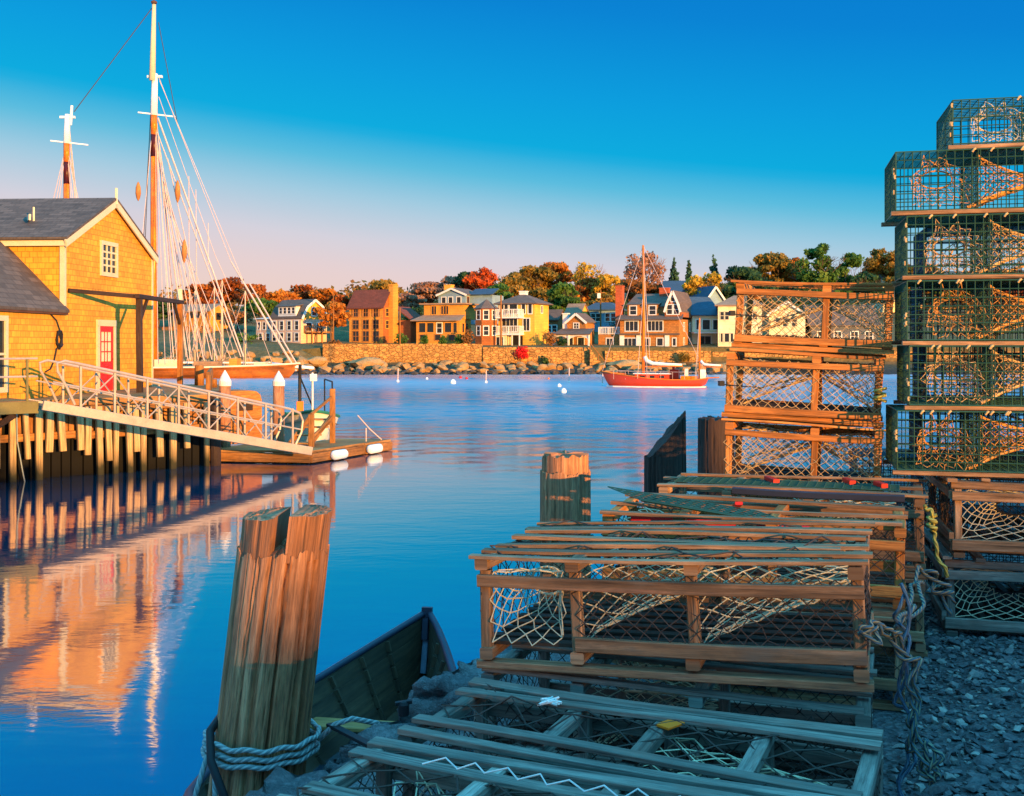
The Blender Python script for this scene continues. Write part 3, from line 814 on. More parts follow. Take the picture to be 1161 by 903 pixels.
b = MB(); slab(b, [(w + .06, d * .8, h * .98), (w + .06, d + 3.4, h * .98), (w + 2.9, d + 3.4, h * .6), (w + 2.9, d * .8, h * .6)]); b.build('wing_roof', M['roofred'], r)

# tan house with flat roof and glazed porch
Y0 = 147
r, w, d = house_root('house', 'tan two-storey house with flat roof and a glazed sun porch', frame_of(472, 521, 534, Y0, 20), zat(387, Y0), 20)
h1 = zat(362, Y0) - zat(387, Y0); h2 = zat(345, Y0) - zat(387, Y0)
wall_body(r, w, d, h1, M['tan'])
b = MB(); b.box((.6, 1.2, h1 + .01), (w + .1, d + 1.5, h2)); b.build('upper_wall', M['tan'], r)
b = MB(); b.box((.1, .7, h2 + .002), (w + .6, d + 2, h2 + .2)); b.build('roof', M['rooftan'], r)
b = MB(); slab(b, [(-.6, -.7, h1 - .25), (w + .4, -.7, h1 - .25), (w + .3, 1.25, h1 + .5), (.5, 1.25, h1 + .5)], .12); b.build('porch_roof', M['rooftan'], r)
for i, xx in enumerate((.14, .33, .74)): window(r, (0, 0, 0), XF, NF, w * xx, h1 * .62, w * .15, 1.25, 1, 1, 'tan')
window(r, (0, 0, 0), XF, NF, w * .54, h1 * .6, .7, 1.3, 1, 2, 'white'); window(r, (0, 0, 0), XF, NF, w * .9, h1 * .62, .5, 1.25, 1, 1, 'tan')
for xx in (.15, .5, .83): window(r, (0, 0, 0), XF, NF, w * xx, h1 * .17, .8, .7, 1, 1, 'brown')
for xx in (.3, .36, .52, .58, .64): window(r, (0, 1.2, 0), XF, NF, w * xx, (h1 + h2) / 2 + .25, .28, 1.1, 1, 1, 'tan')
for yy in (.3, .6): window(r, (w, 0, 0), XS, NS, d * yy, h1 * .6, .7, 1.2, 1, 1, 'tan')

# blue house behind it
Y0 = 176
r, w, d = house_root('house', 'blue house with a low front gable rising behind the flat-roofed tan house', frame_of(497, 528, 546, Y0, 25), zat(352, Y0), 25)
h = zat(334, Y0) - zat(352, Y0); g = zat(327, Y0) - zat(334, Y0)
wall_body(r, w, d, h, M['bluewall'], gable='y', gh=g, below=3); gable_roof(r, w, d, h, g, M['roofgrey'], 'y', o=.3, trim=M['white'])
b = MB(); b.box((w + .01, 1.5, -3), (w + 4, d, h - .1)); b.build('side_wing', M['bluewall'], r)
b = MB(); slab(b, [(w + .02, 1.1, h - .08), (w + 4.3, 1.1, h - .08), (w + 4.3, d * .6, h + g * .9), (w + .02, d * .6, h + g * .9)]); b.build('wing_roof', M['roofblue'], r)
for xx in (.2, .45, .75): window(r, (0, 0, 0), XF, NF, w * xx, h * .62, .7, 1.1, 1, 1)
window(r, (w, 0, 0), XS, NS, .8, h * .6, .6, 1.2, 1, 1, 'redbrown')
chimney(r, .9, 2.0, h, h + g + .6, 1.2, 'yellow')

# octagonal tower house
Y0 = 146
c = at(551.5, 386, Y0 + 1.5); rad = (565 - 538) / 2 * (Y0 / F)
r = thing('house', 'small octagonal red shingled tower house with grey cone roof beside the yellow house', 'house', (c.x, c.y, zat(386, Y0)))
h = zat(350, Y0) - zat(386, Y0); pr8 = lambda q, z: [(q * math.cos(R(22.5 + 45 * i)), q * math.sin(R(22.5 + 45 * i)), z) for i in range(8)]
b = MB(); b.prism(pr8(rad, -1.5), (0, 0, h + 1.5)); b.build('wall', M['redbrown'], r)
b = MB(); lo = pr8(rad + .3, h + .01); b.poly(lo[::-1])
for i in range(8): b.poly([lo[i], lo[(i + 1) % 8], (0, 0, h + 1.3)])
b.build('roof', M['roofgrey'], r)
ap = rad * math.cos(R(22.5))
for a in (-135, -90, -45):
    n = V((math.cos(R(a)), math.sin(R(a)), 0)); u = V((-n.y, n.x, 0))
    for zf in (.3, .8): window(r, n * ap, u, n, 0, h * zf, .62, 1.15, 1, 2)

# yellow house with two balconies
Y0 = 146
r, w, d = house_root('house', 'bright yellow hip-roofed house with two white balconies over a garage level', frame_of(565, 606, 622, Y0, 24), zat(398, Y0), 24)
h = zat(345, Y0) - zat(398, Y0); g = zat(333, Y0) - zat(345, Y0)
zf1 = zat(378, Y0) - zat(398, Y0); zf2 = zat(359, Y0) - zat(398, Y0)
wall_body(r, w, d, h, M['yellow']); hip_roof(r, w, d, h + .003, g, M['roofgrey'], flat=.12, o=.5)
chimney(r, w / 2, d / 2, h + g - .1, h + g + .35, .9, 'white')
for i, xx in enumerate((.1, .22, .42, .7, .88)): window(r, (0, 0, 0), XF, NF, w * xx, zf2 + 1.05, .5 if i != 2 else 1.1, 1.3, 1, 1)
window(r, (0, 0, 0), XF, NF, w * .32, zf1 + 1.15, 2.2, 1.7, 4, 1, name='window'); window(r, (0, 0, 0), XF, NF, w * .78, zf1 + 1.15, .9, 1.6, 2, 1)
for zz in (zf1, zf2):
    b = MB(); b.box((-.9 if zz == zf1 else -.3, -1.7, zz - .25), (w * .72, -.005, zz - .02)); b.build('balcony', M['white'], r)
    porch_rail(r, [(-.8 if zz == zf1 else -.25, -.1, zz - .02), (-.8 if zz == zf1 else -.25, -1.62, zz - .02), (w * .7, -1.62, zz - .02), (w * .7, -.1, zz - .02)], .95, 'white', .25)
b = MB(); b.box((-.9, -1.4, -1.5), (w * .34, -.01, zf1 - .26)); b.build('garage_wall', M['cream'], r)
window(r, (-.9, -1.4, 0), XF, NF, 1.5, zf1 * .5, 1.5, 1.3, 3, 1)
b = MB(); b.box((w * .36, -.03, -.2), (w * .68, -.006, zf1 - .35)); b.build('garage_shade_panel', M['black'], r)  # flat black panel painted in for the shaded depth of the garage
for xx in (.5, .7): 
    b = MB(); b.box((w * xx, -1.6, -1.5), (w * xx + .14, -1.46, zf1 - .26)); b.build('post', M['white'], r)
window(r, (w, 0, 0), XS, NS, d * .5, zf2 + 1.0, .5, .9, 1, 1)

# cottage with porch and tall white chimney
Y0 = 147
r, w, d = house_root('cottage', 'small brown shingled cottage with tall white chimney and arched white porch', frame_of(643, 664, 674, Y0, 28), zat(395, Y0), 28)
h = zat(365, Y0) - zat(395, Y0); g = zat(356, Y0) - zat(365, Y0)
wall_body(r, w, d, h, M['brown'], gable='y', gh=g); gable_roof(r, w, d, h, g, M['roofgrey'], 'y', o=.25, trim=M['white'])
window(r, (0, 0, 0), XF, NF, w * .5, h * .8, .7, 1.0, 2, 3); chimney(r, -.45, .6, -1, h + g * 1.0, .7, 'white', cap=True)
hp = zat(380, Y0) - zat(395, Y0)
b = MB(); slab(b, [(-1.2, -2.2, hp), (w + 1.6, -2.2, hp), (w + 1.2, -.005, hp + .75), (-.8, -.005, hp + .75)], .12); b.build('porch_roof', M['roofgrey'], r)
for xx in (-1.05, w * .42, w + 1.35):
    b = MB(); b.box((xx - .1, -2.1, -1.2), (xx + .1, -1.9, hp - .003)); b.build('post', M['white'], r)
b = MB()
for a, c2 in ((-1.05, w * .42), (w * .42, w + 1.35)):
    pts = [(a + .1, -2.0, hp - .03), (c2 - .1, -2.0, hp - .03)] + [(c2 - .1 + (a + .2 - c2) * t, -2.0, hp - .55 + .4 * math.sin(math.pi * t)) for t in [i / 8 for i in range(9)]]
    b.prism(pts[::-1], (0, .08, 0))
b.build('porch_arch', M['white'], r)
window(r, (0, 0, 0), XF, NF, w * .15, hp * .45, .9, 1.2, 1, 1); window(r, (0, 0, 0), XF, NF, w * .75, hp * .45, .9, 1.2, 1, 1)

# yellow-gabled house behind the cottage
Y0 = 163
r, w, d = house_root('house', 'yellow gabled house showing behind the brown cottage chimney', frame_of(640, 657, 668, Y0, 30), zat(380, Y0), 30)
h = zat(358, Y0) - zat(380, Y0); g = zat(345, Y0) - zat(358, Y0)
wall_body(r, w, d, h, M['yellow'], gable='x', gh=g, below=3); gable_roof(r, w, d, h, g, M['rooftan'], 'x', o=.2)
window(r, (0, 0, 0), XF, NF, w * .3, h * .6, .7, 1.0); window(r, (0, 0, 0), XF, NF, w * .7, h * .6, .7, 1.0)
# orange-lit house between yellow house and cottage
Y0 = 160
r, w, d = house_root('house', 'low orange-brown house glimpsed between the yellow house and the cottage', frame_of(612, 633, 641, Y0, 28), zat(384, Y0), 28)
h = zat(362, Y0) - zat(384, Y0)
wall_body(r, w, d, h, M['redbrown'], gable='x', gh=1.3, below=3); gable_roof(r, w, d, h, 1.3, M['roofgrey'], 'x', o=.2)
for xx in (.2, .5, .8): window(r, (0, 0, 0), XF, NF, w * xx, h * .5, .7, 1.0)
# pale blue house
Y0 = 166
r, w, d = house_root('house', 'pale blue house with a light hip roof standing left of the big shingled house', frame_of(663, 699, 708, Y0, 18), zat(373, Y0), 18)
h = zat(352, Y0) - zat(373, Y0)
wall_body(r, w, d, h, M['bluewall'], below=3); hip_roof(r, w, d, h + .003, 1.25, M['roofblue'], flat=.4)
for xx in (.12, .27, .42, .72, .9): window(r, (0, 0, 0), XF, NF, w * xx, h * .62, .65, 1.15)
Y0 = 188
r, w, d = house_root('house', 'tan-roofed house up the slope above the pale blue house', frame_of(686, 706, 712, Y0, 22), zat(352, Y0), 22)
h = zat(343, Y0) - zat(352, Y0)
wall_body(r, w, d, h, M['tan'], gable='x', gh=1.5, below=4); gable_roof(r, w, d, h, 1.5, M['rooftan'], 'x', o=.2); window(r, (0, 0, 0), XF, NF, w * .6, h * .5, .7, .8)

# big shingled gambrel house
Y0 = 143
r, w, d = house_root('house', 'big brown shingled house with red front gable, dormers and two brick chimneys', frame_of(703, 770, 787, Y0, 22), zat(399, Y0), 22)
h1 = zat(379, Y0) - zat(399, Y0); h2 = zat(362, Y0) - zat(399, Y0); h3 = zat(346, Y0) - zat(399, Y0); h4 = zat(332, Y0) - zat(399, Y0)
wall_body(r, w, d, h2, M['brown'])
b = MB(); slab(b, [(-.5, -.5, h2 - .1), (w + .5, -.5, h2 - .1), (w + .3, 1.2, h2 + .55), (-.2, 1.2, h2 + .55)], .14); b.build('skirt_roof', M['roofgrey'], r)
b = MB(); b.box((-.1, -.25, h1 - .12), (w + .1, -.004, h1 + .1)); b.build('belt_course', M['roofgrey'], r)
b = MB(); b.box((.6, 1.25, h2 + .3), (w * .86, d, h3)); b.build('upper_wall', M['brown'], r)
b = MB(); slab(b, [(.4, 1.0, h3 - .2), (w * .86, 1.0, h3 - .2), (w * .86, d * .55, h4), (.9, d * .55, h4)]); slab(b, [(.9, d * .55, h4), (w * .86, d * .55, h4), (w * .86, d, h3), (.4, d, h3)]); rf = b.build('roof', M['roofgrey'], r)
chimney(rf, w * .62, d * .5, h4 - .5, h4 + .75, 1.3, 'brick', .8)
chimney(r, -.5, 1.6, -1, h4 + 1.0, .95, 'brick', .95)
for xx in (.2, .53):
    dm = MB(); dm.box((w * xx - .75, .75, h2 + .35), (w * xx + .75, 2.6, h3 + .1)); dm.build('dormer', M['brown'], r)
    window(r, (0, .75, 0), XF, NF, w * xx, (h2 + h3) / 2 + .3, .85, 1.1, 1, 2)
    dr = MB(); slab(dr, [(w * xx - .95, .6, h3 + .103), (w * xx + .95, .6, h3 + .103), (w * xx + .95, 2.6, h3 + .45), (w * xx - .95, 2.6, h3 + .45)], .1); dr.build('dormer_roof', M['roofgrey'], r)
gx0, gx1 = w * .75, w + .15; gw = gx1 - gx0
prof = [(gx0, h2 + .3), (gx0, h2 + .9), (gx0 + gw * .17, h3 + .25), (gx0 + gw * .5, h4 + .2), (gx0 + gw * .83, h3 + .25), (gx1, h2 + .9), (gx1, h2 + .3)]
b = MB(); b.prism([(x, .35, z) for x, z in prof][::-1], (0, d - .5, 0)); b.build('gable_wall', M['redbrown'], r)
b = MB(); tr = MB()
for (xa, za), (xb, zb) in zip(prof[1:], prof[2:-1]):
    slab(b, [(xa, .1, za + .02), (xa, d, za + .02), (xb, d, zb + .02), (xb, .1, zb + .02)], .13); tr.bar((xa, .07, za), (xb, .07, zb), .06, .3, (0, 0, 1), 0)
b.build('gable_roof', M['roofgrey'], r); tr.build('bargeboard', M['white'], r)
for xx in (.3, .72): window(r, (gx0, .35, 0), XF, NF, gw * xx, (h2 + h3) / 2 + .35, .65, 1.2, 1, 2)
window(r, (gx0, .35, 0), XF, NF, gw * .5, h3 + .75, .5, .5, 1, 1)
window(r, (0, 0, 0), XF, NF, w * .2, (h1 + h2) / 2 + .1, 1.7, 1.25, 3, 1); window(r, (0, 0, 0), XF, NF, w * .6, (h1 + h2) / 2 + .1, 2.0, 1.25, 4, 1)
for xx, ww, cc in ((.17, 1.6, 3), (.45, .9, 2), (.68, .75, 1), (.92, .4, 1)): window(r, (0, 0, 0), XF, NF, w * xx, h1 * .55, ww, .95, cc, 1)
for xx in (.035, .32, .8):
    b = MB(); b.box((w * xx - .3, -.12, -.4), (w * xx + .3, -.005, h1 - .13)); b.build('pilaster', M['white'], r)
for yy in (.3, .7):
    for zz in (h1 * .55, (h1 + h2) / 2): window(r, (w, 0, 0), XS, NS, d * yy, zz, .6, 1.0)
b = MB(); b.box((-3.2, .6, -1.2), (-.003, 4.5, h1)); b.build('side_wing', M['brown'], r); window(r, (-3.2, .6, 0), XF, NF, 1.6, h1 * .55, .9, .95, 2, 1)
porch_rail(r, [(-3.15, 4.4, h1), (-3.15, .65, h1), (-.1, .65, h1)], .95, 'white', .22)

# blue-roofed house up the hill
Y0 = 190
r, w, d = house_root('house', 'small house with a bright blue roof up the hill above the big shingled house', frame_of(752, 786, None, Y0, 12, 8), zat(342, Y0), 12)
h = zat(331, Y0) - zat(342, Y0)
wall_body(r, w, d, h, M['bluewall'], gable='x', gh=2.0, below=5); gable_roof(r, w, d, h, 2.0, M['roofblue'], 'x', o=.3)
for xx in (.3, .7): window(r, (0, 0, 0), XF, NF, w * xx, h * .5, .7, .9)
# white-and-blue house
Y0 = 150
r, w, d = house_root('house', 'white house with blue roof and wide windows, left of the white hip-roofed house', frame_of(785, 816, None, Y0, -18, 7), zat(398, Y0), -18)
h = zat(357, Y0) - zat(398, Y0)
wall_body(r, w, d, h, M['whiteclap'], gable='x', gh=2.4); gable_roof(r, w, d, h, 2.4, M['roofblue'], 'x', o=.3)
window(r, (0, 0, 0), XF, NF, w * .2, h * .72, .5, 1.3, 1, 1); window(r, (0, 0, 0), XF, NF, w * .5, h * .72, 1.1, 1.3, 1, 1); window(r, (0, 0, 0), XF, NF, w * .85, h * .72, .8, 1.3, 1, 1)
window(r, (0, 0, 0), XF, NF, w * .45, h * .25, 1.8, 1.5, 2, 1)
b = MB(); b.box((-.2, -.9, h * .48), (w, -.005, h * .52)); b.build('balcony', M['white'], r)
Y0 = 172
r, w, d = house_root('house', 'house with a long blue gable roof partly hidden by a yellow tree', frame_of(792, 828, None, Y0, -25, 8), zat(370, Y0), -25)
h = zat(352, Y0) - zat(370, Y0)
wall_body(r, w, d, h, M['bluewall'], gable='y', gh=3.6, below=3); gable_roof(r, w, d, h, 3.6, M['roofblue'], 'y', o=.4, trim=M['white'])
window(r, (0, 0, 0), XF, NF, w * .5, h * .6, .9, 1.1)
# white hip-roofed house seen through the traps
Y0 = 142
r, w, d = house_root('house', 'white hip-roofed house whose left half shows beside the upper wooden trap', frame_of(814, 864, None, Y0, 12, 9), zat(397, Y0), 12)
h = zat(347, Y0) - zat(397, Y0)
wall_body(r, w, d, h, M['whiteclap'], below=.1); hip_roof(r, w, d, h + .003, 1.5, M['rooftan'], flat=.25)
b = MB(); b.box((.1, .1, -2.0), (w - .1, d, -.105)); b.build('foundation', M['seawall'], r)
for xx in (.1, .2, .72, .84): window(r, (0, 0, 0), XF, NF, w * xx, h * .78, .5, 1.0, 1, 2, 'cream')
for xx, ww in ((.1, .4), (.2, .8), (.31, .4), (.7, .45), (.84, .45)): window(r, (0, 0, 0), XF, NF, w * xx, h * .28, ww, 1.1, 1, 1, 'cream')
Y0 = 145
r, w, d = house_root('house', 'cream gabled house seen only through the netting of the topmost wooden trap', frame_of(872, 913, None, Y0, 12, 8), zat(394, Y0), 12)
h = zat(356, Y0) - zat(394, Y0)
wall_body(r, w, d, h, M['whiteclap'], gable='y', gh=1.6); gable_roof(r, w, d, h, 1.6, M['roofgrey'], 'y', o=.3, trim=M['white'])
for xx in (.25, .45, .7):
    for zz in (.25, .75): window(r, (0, 0, 0), XF, NF, w * xx, h * zz, .6, 1.1, 1, 2, 'cream')
Y0 = 146
r, w, d = house_root('boathouse', 'dark grey boathouse with broad roof, seen through the top wooden trap', frame_of(920, 995, None, Y0, 4, 8), zat(395, Y0), 4)
h = zat(368, Y0) - zat(395, Y0)
wall_body(r, w, d, h, M['greybld'], gable='x', gh=2.6); gable_roof(r, w, d, h, 2.6, M['roofgrey'], 'x', o=.4)
for xx in (.15, .4, .65, .87): window(r, (0, 0, 0), XF, NF, w * xx, h * .5, .9, 1.2, 2, 2)
Y0 = 205
r, w, d = house_root('house', 'small pale house with grey roof far up the hill just left of the wire traps', frame_of(1001, 1028, None, Y0, -10, 6), zat(326, Y0), -10)
h = zat(317, Y0) - zat(326, Y0)
wall_body(r, w, d, h, M['whiteclap'], gable='x', gh=2.0, below=6); gable_roof(r, w, d, h, 2.0, M['roofgrey'], 'x', o=.3)
for xx in (.25, .6): window(r, (0, 0, 0), XF, NF, w * xx, h * .5, .6, .8)

# ------------------------------------------------------------------ seawalls, steps, boulders
def wallseg(pa, pb, ytop, Y, label, zb=-2.0, th=.9):
    A = at(pa, ytop, Y); B = at(pb, ytop, Y); b = MB()
    n = 14; vs = []
    for i in range(n):
        x0 = A.x + (B.x - A.x) * i / n; x1 = A.x + (B.x - A.x) * (i + 1) / n
        z = A.z + .10 * noise.noise(V((x0 * .5, 3, 1)))
        b.box((x0, Y - .06 * (i % 2), zb), (x1, Y + th, z))
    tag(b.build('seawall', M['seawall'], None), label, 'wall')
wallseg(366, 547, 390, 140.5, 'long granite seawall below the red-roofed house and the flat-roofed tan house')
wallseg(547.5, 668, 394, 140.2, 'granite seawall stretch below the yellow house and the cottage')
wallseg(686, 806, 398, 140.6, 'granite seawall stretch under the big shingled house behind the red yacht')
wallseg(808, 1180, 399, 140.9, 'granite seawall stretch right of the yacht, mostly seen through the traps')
b = MB(); A = at(668, 397, 140.6); 
for i in range(9): b.box((A.x + i * .22, 139.2 + .0, -2), (A.x + (i + 1) * .22 - .003, 140.6, A.z - i * .28))
s = b.build('harbour_steps', M['seawall']); tag(s, 'flight of granite steps down the seawall beside the cottage', 'steps')
b = MB(); b.bar(A + V((0, -1.5, .9)), A + V((2.1, -1.5, -1.7)), .1, .1); 
for t in (0, .5, 1): b.bar(A + V((2.1 * t, -1.5, -2.6 * t)), A + V((2.1 * t, -1.5, .9 - 2.6 * t)), .1, .1, (1, 0, 0))
b.build('handrail', M['timber'], s)

import bmesh
def boulder_mesh(seed):
    bm = bmesh.new(); bmesh.ops.create_icosphere(bm, subdivisions=2, radius=1)
    rr = random.Random(seed); sc = V((rr.uniform(.9, 1.4), rr.uniform(.8, 1.1), rr.uniform(.6, .85)))
    planes = [(V((rr.gauss(0, 1), rr.gauss(0, 1), rr.gauss(0, 1))).normalized(), rr.uniform(.42, .8)) for _ in range(10)]
    for v in bm.verts:
        for n, dd in planes:
            k = v.co.dot(n) - dd
            if k > 0: v.co -= n * k
        v.co *= 1 + .22 * noise.noise(v.co * 1.5 + V((seed, 0, 0)))
        v.co = V((v.co.x * sc.x, v.co.y * sc.y, v.co.z * sc.z))
    me = bpy.data.meshes.new('boulder'); bm.to_mesh(me); bm.free(); return me
BM_ = [boulder_mesh(i) for i in range(7)]
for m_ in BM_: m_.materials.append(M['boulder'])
BW_ = [m_.copy() for m_ in BM_]
for m_ in BW_: m_.materials.clear(); m_.materials.append(M['boulderwet'])
def boulders():
    rr = random.Random(5); n = 0
    for row, (Y, k, s0, s1) in enumerate(((130.4, 110, .4, .75), (132.2, 86, .5, 1.05), (134.4, 58, .6, 1.3), (136.8, 50, .5, 1.2), (138.9, 38, .4, .95))):
        for i in range(k):
            p = 172 + (850 - 172) * (i + rr.random()) / k
            if row >= 4 and p > 372 and rr.random() < .3: continue
            y = Y + rr.uniform(-.9, .9); x = (p - CX) * y / F; sz = rr.uniform(s0, s1) * .74
            if p < 370 and row > 1: sz *= 1.15
            z = terrain(x, y) + sz * .25
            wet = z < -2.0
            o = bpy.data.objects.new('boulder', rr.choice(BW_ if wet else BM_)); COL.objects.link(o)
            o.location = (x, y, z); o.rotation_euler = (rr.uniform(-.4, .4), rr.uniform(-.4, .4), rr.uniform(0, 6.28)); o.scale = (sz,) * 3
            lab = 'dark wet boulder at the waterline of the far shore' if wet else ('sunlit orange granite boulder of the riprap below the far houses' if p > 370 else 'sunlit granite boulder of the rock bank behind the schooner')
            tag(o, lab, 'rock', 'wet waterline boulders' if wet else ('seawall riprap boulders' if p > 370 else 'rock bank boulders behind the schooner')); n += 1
    for p, py, sz, lab in ((414, 412, 1.9, 'largest smooth pale boulder at the foot of the long seawall'), (706, 414, 1.7, 'big round boulder at the foot of the granite steps'), (357, 409, 1.3, 'big boulder where the rock bank meets the long seawall')):
        o = bpy.data.objects.new('boulder', BM_[2]); COL.objects.link(o); o.location = at(p, py, 136.5); o.scale = (sz, sz, sz * 1.1); tag(o, lab, 'rock')
boulders()

# ------------------------------------------------------------------ trees
def crown_mesh(name, blobs, nleaf, leaf, mat, rs, flat=.0):
    """leaf clumps spread through the blobs (centre, radii)"""
    w = np.array([b_[1][0] * b_[1][1] * b_[1][2] for b_ in blobs]) ** .67; w /= w.sum()
    idx = rs.choice(len(blobs), nleaf, p=w)
    C_ = np.array([b_[0] for b_ in blobs])[idx]; Rd = np.array([b_[1] for b_ in blobs])[idx]
    d = rs.randn(nleaf, 3); d /= np.linalg.norm(d, axis=1)[:, None]
    rad = (.30 + .72 * rs.rand(nleaf) ** .6 + .22 * rs.rand(nleaf) ** 6)[:, None]
    P = C_ + d * Rd * rad
    nn = d + .9 * rs.randn(nleaf, 3); nn /= np.linalg.norm(nn, axis=1)[:, None]
    a = np.cross(nn, rs.randn(nleaf, 3)); a /= np.linalg.norm(a, axis=1)[:, None]; b_ = np.cross(nn, a)
    s = (leaf * (.5 + .9 * rs.rand(nleaf)))[:, None]; asp = (.5 + .4 * rs.rand(nleaf))[:, None]
    q = np.stack([P - a * s, P - b_ * s * asp + nn * s * .2, P + a * s, P + b_ * s * asp - nn * s * .15], 1)
    me = bpy.data.meshes.new(name); me.vertices.add(nleaf * 4); me.vertices.foreach_set('co', q.reshape(-1).astype(np.float32))
    me.loops.add(nleaf * 4); me.loops.foreach_set('vertex_index', np.arange(nleaf * 4, dtype=np.int32))
    me.polygons.add(nleaf); me.polygons.foreach_set('loop_start', np.arange(0, nleaf * 4, 4, dtype=np.int32))
    try: me.polygons.foreach_set('loop_total', np.full(nleaf, 4, dtype=np.int32))
    except Exception: pass
    at_ = me.attributes.new('tint', 'FLOAT', 'FACE'); tb = rs.rand(len(blobs))
    at_.data.foreach_set('value', np.clip(.55 * tb[idx] + .45 * rs.rand(nleaf), 0, 1).astype(np.float32))
    me.materials.append(mat); me.update(); me.validate()
    return me
def branches(mb, p, d, L_, r, depth, rr, spread=.5, tips=None):
    q = p + d * L_; mid = p.lerp(q, .5) + V((rr.gauss(0, .05), rr.gauss(0, .05), 0)) * L_
    mb.tube([p, mid, q], r, 5 if depth > 1 else 3, r1=r * .62)
    if depth == 0:
        if tips is not None: tips.append(q)
        return
    for k in range(rr.choice((2, 3, 3))):
        nd = (d + V((rr.gauss(0, spread), rr.gauss(0, spread), rr.gauss(.12, spread * .6)))).normalized()
        branches(mb, q if k else mid.lerp(q, .7), nd, L_ * rr.uniform(.6, .85), r * .6, depth - 1, rr, spread, tips)
def tree(px_, ytop, wpx, Y, kind, label, shape='round', dens=1.0, bare=0, group=None, low=.35, zb=None, seed=None, leaf=.28, cat='tree', name='tree'):
    rr = random.Random(seed if seed is not None else int(px_ * 13 + ytop * 7)); rs = np.random.RandomState(int(px_ * 31 + ytop) % 100000)
    x = (px_ - CX) * Y / F; ztop = zat(ytop, Y); z0 = terrain(x, Y) - .2 if zb is None else zb
    W = wpx * Y / F / 2
    z0 = min(z0, ztop - max(.8, W * .9)); H = ztop - z0
    if shape == 'round' and not bare: W *= 1.3
    root = thing(name, label, cat, (x, Y, z0), 0, group)
    t = MB()
    if shape == 'conifer':
        t.tube([(0, 0, 0), (.05, 0, H * .5), (0, 0, H * .98)], .18, 6, r1=.03); blobs = []
        nl = 13
        for i in range(nl):
            f = i / (nl - 1); z = H * (.22 + .75 * f); rad = W * (1 - f) ** .8 * rr.uniform(.8, 1.1) + .15
            for k in range(5 if f < .8 else 3):
                a = rr.uniform(0, 6.28); blobs.append(((math.cos(a) * rad * .55, math.sin(a) * rad * .55, z - rad * .15), (rad * .5, rad * .5, H * .028 + .1)))
    elif shape == 'bush':
        t.tube([(0, 0, 0), (0, 0, H * .5)], .08, 5, r1=.03)
        blobs = [((rr.uniform(-.6, .6) * W, rr.uniform(-.5, .5) * W, H * rr.uniform(.25, .8)), (W * .5, W * .5, H * .25)) for _ in range(7)] + [((0, 0, H * .5), (W * .8, W * .7, H * .42))]
    else:
        zc = H * low; th = zc + (H - zc) * .35
        t.tube([(0, 0, 0), (rr.gauss(0, .15), 0, zc * .6), (rr.gauss(0, .2), 0, th)], max(.14, H * .022), 7, r1=.09)
        tips = []
        for k in range(6 if not bare else 8):
            a = rr.uniform(0, 6.28); d = V((math.cos(a) * .8, math.sin(a) * .8, rr.uniform(.6, 1.5))).normalized()
            branches(t, V((0, 0, zc * rr.uniform(.7, 1.1))), d, (H - zc) * (.34 if bare else .36), H * .012, 3, rr, .45, tips)
        nb = 30; blobs = []
        for k in range(nb):
            a = rr.uniform(0, 6.28); ff = rr.random() ** .5; zf = rr.uniform(0, 1)
            prof = math.sin(math.pi * (.12 + .8 * zf)) ** .7
            blobs.append(((math.cos(a) * W * .74 * ff * prof, math.sin(a) * W * .68 * ff * prof, zc + (H - zc) * (.08 + .78 * zf)), tuple(np.array((W * .33, W * .33, (H - zc) * .14)) * rr.uniform(.4, 1.1))))
        mt = max(b_[0][2] + b_[1][2] for b_ in blobs); k = H / mt
        blobs = [((c[0], c[1], c[2] * k), r_) for c, r_ in blobs]
        if bare:
            zm = max(v[2] for v in t.v); xm = max(abs(v[0]) for v in t.v)
            t.v = [(v[0] * W / xm if v[2] > zc else v[0], v[1] * W / xm if v[2] > zc else v[1], v[2] * (H / zm) ** (1 if v[2] > 0 else 0)) for v in t.v]
    if shape == 'round' and not bare:
        t.v = [(max(-W * 1.02, min(W * 1.02, v[0])), max(-W, min(W, v[1])), min(v[2], H * 1.03)) for v in t.v]
    t.build('trunk', M['barepink'] if bare else M['bark'], root)
    vol = W * W * max(1.0, (H * (1 - low)))
    n = int(min(7500, max(300, 105 * (W * H) ** 1.0)) * dens)
    if shape == 'conifer': n = int(n * 1.6)
    if n > 20:
        me = crown_mesh('crown', blobs, n, leaf if H > 4 else leaf * .6, L[kind], rs)
        o = bpy.data.objects.new('crown', me); COL.objects.link(o); o.parent = root
    return root

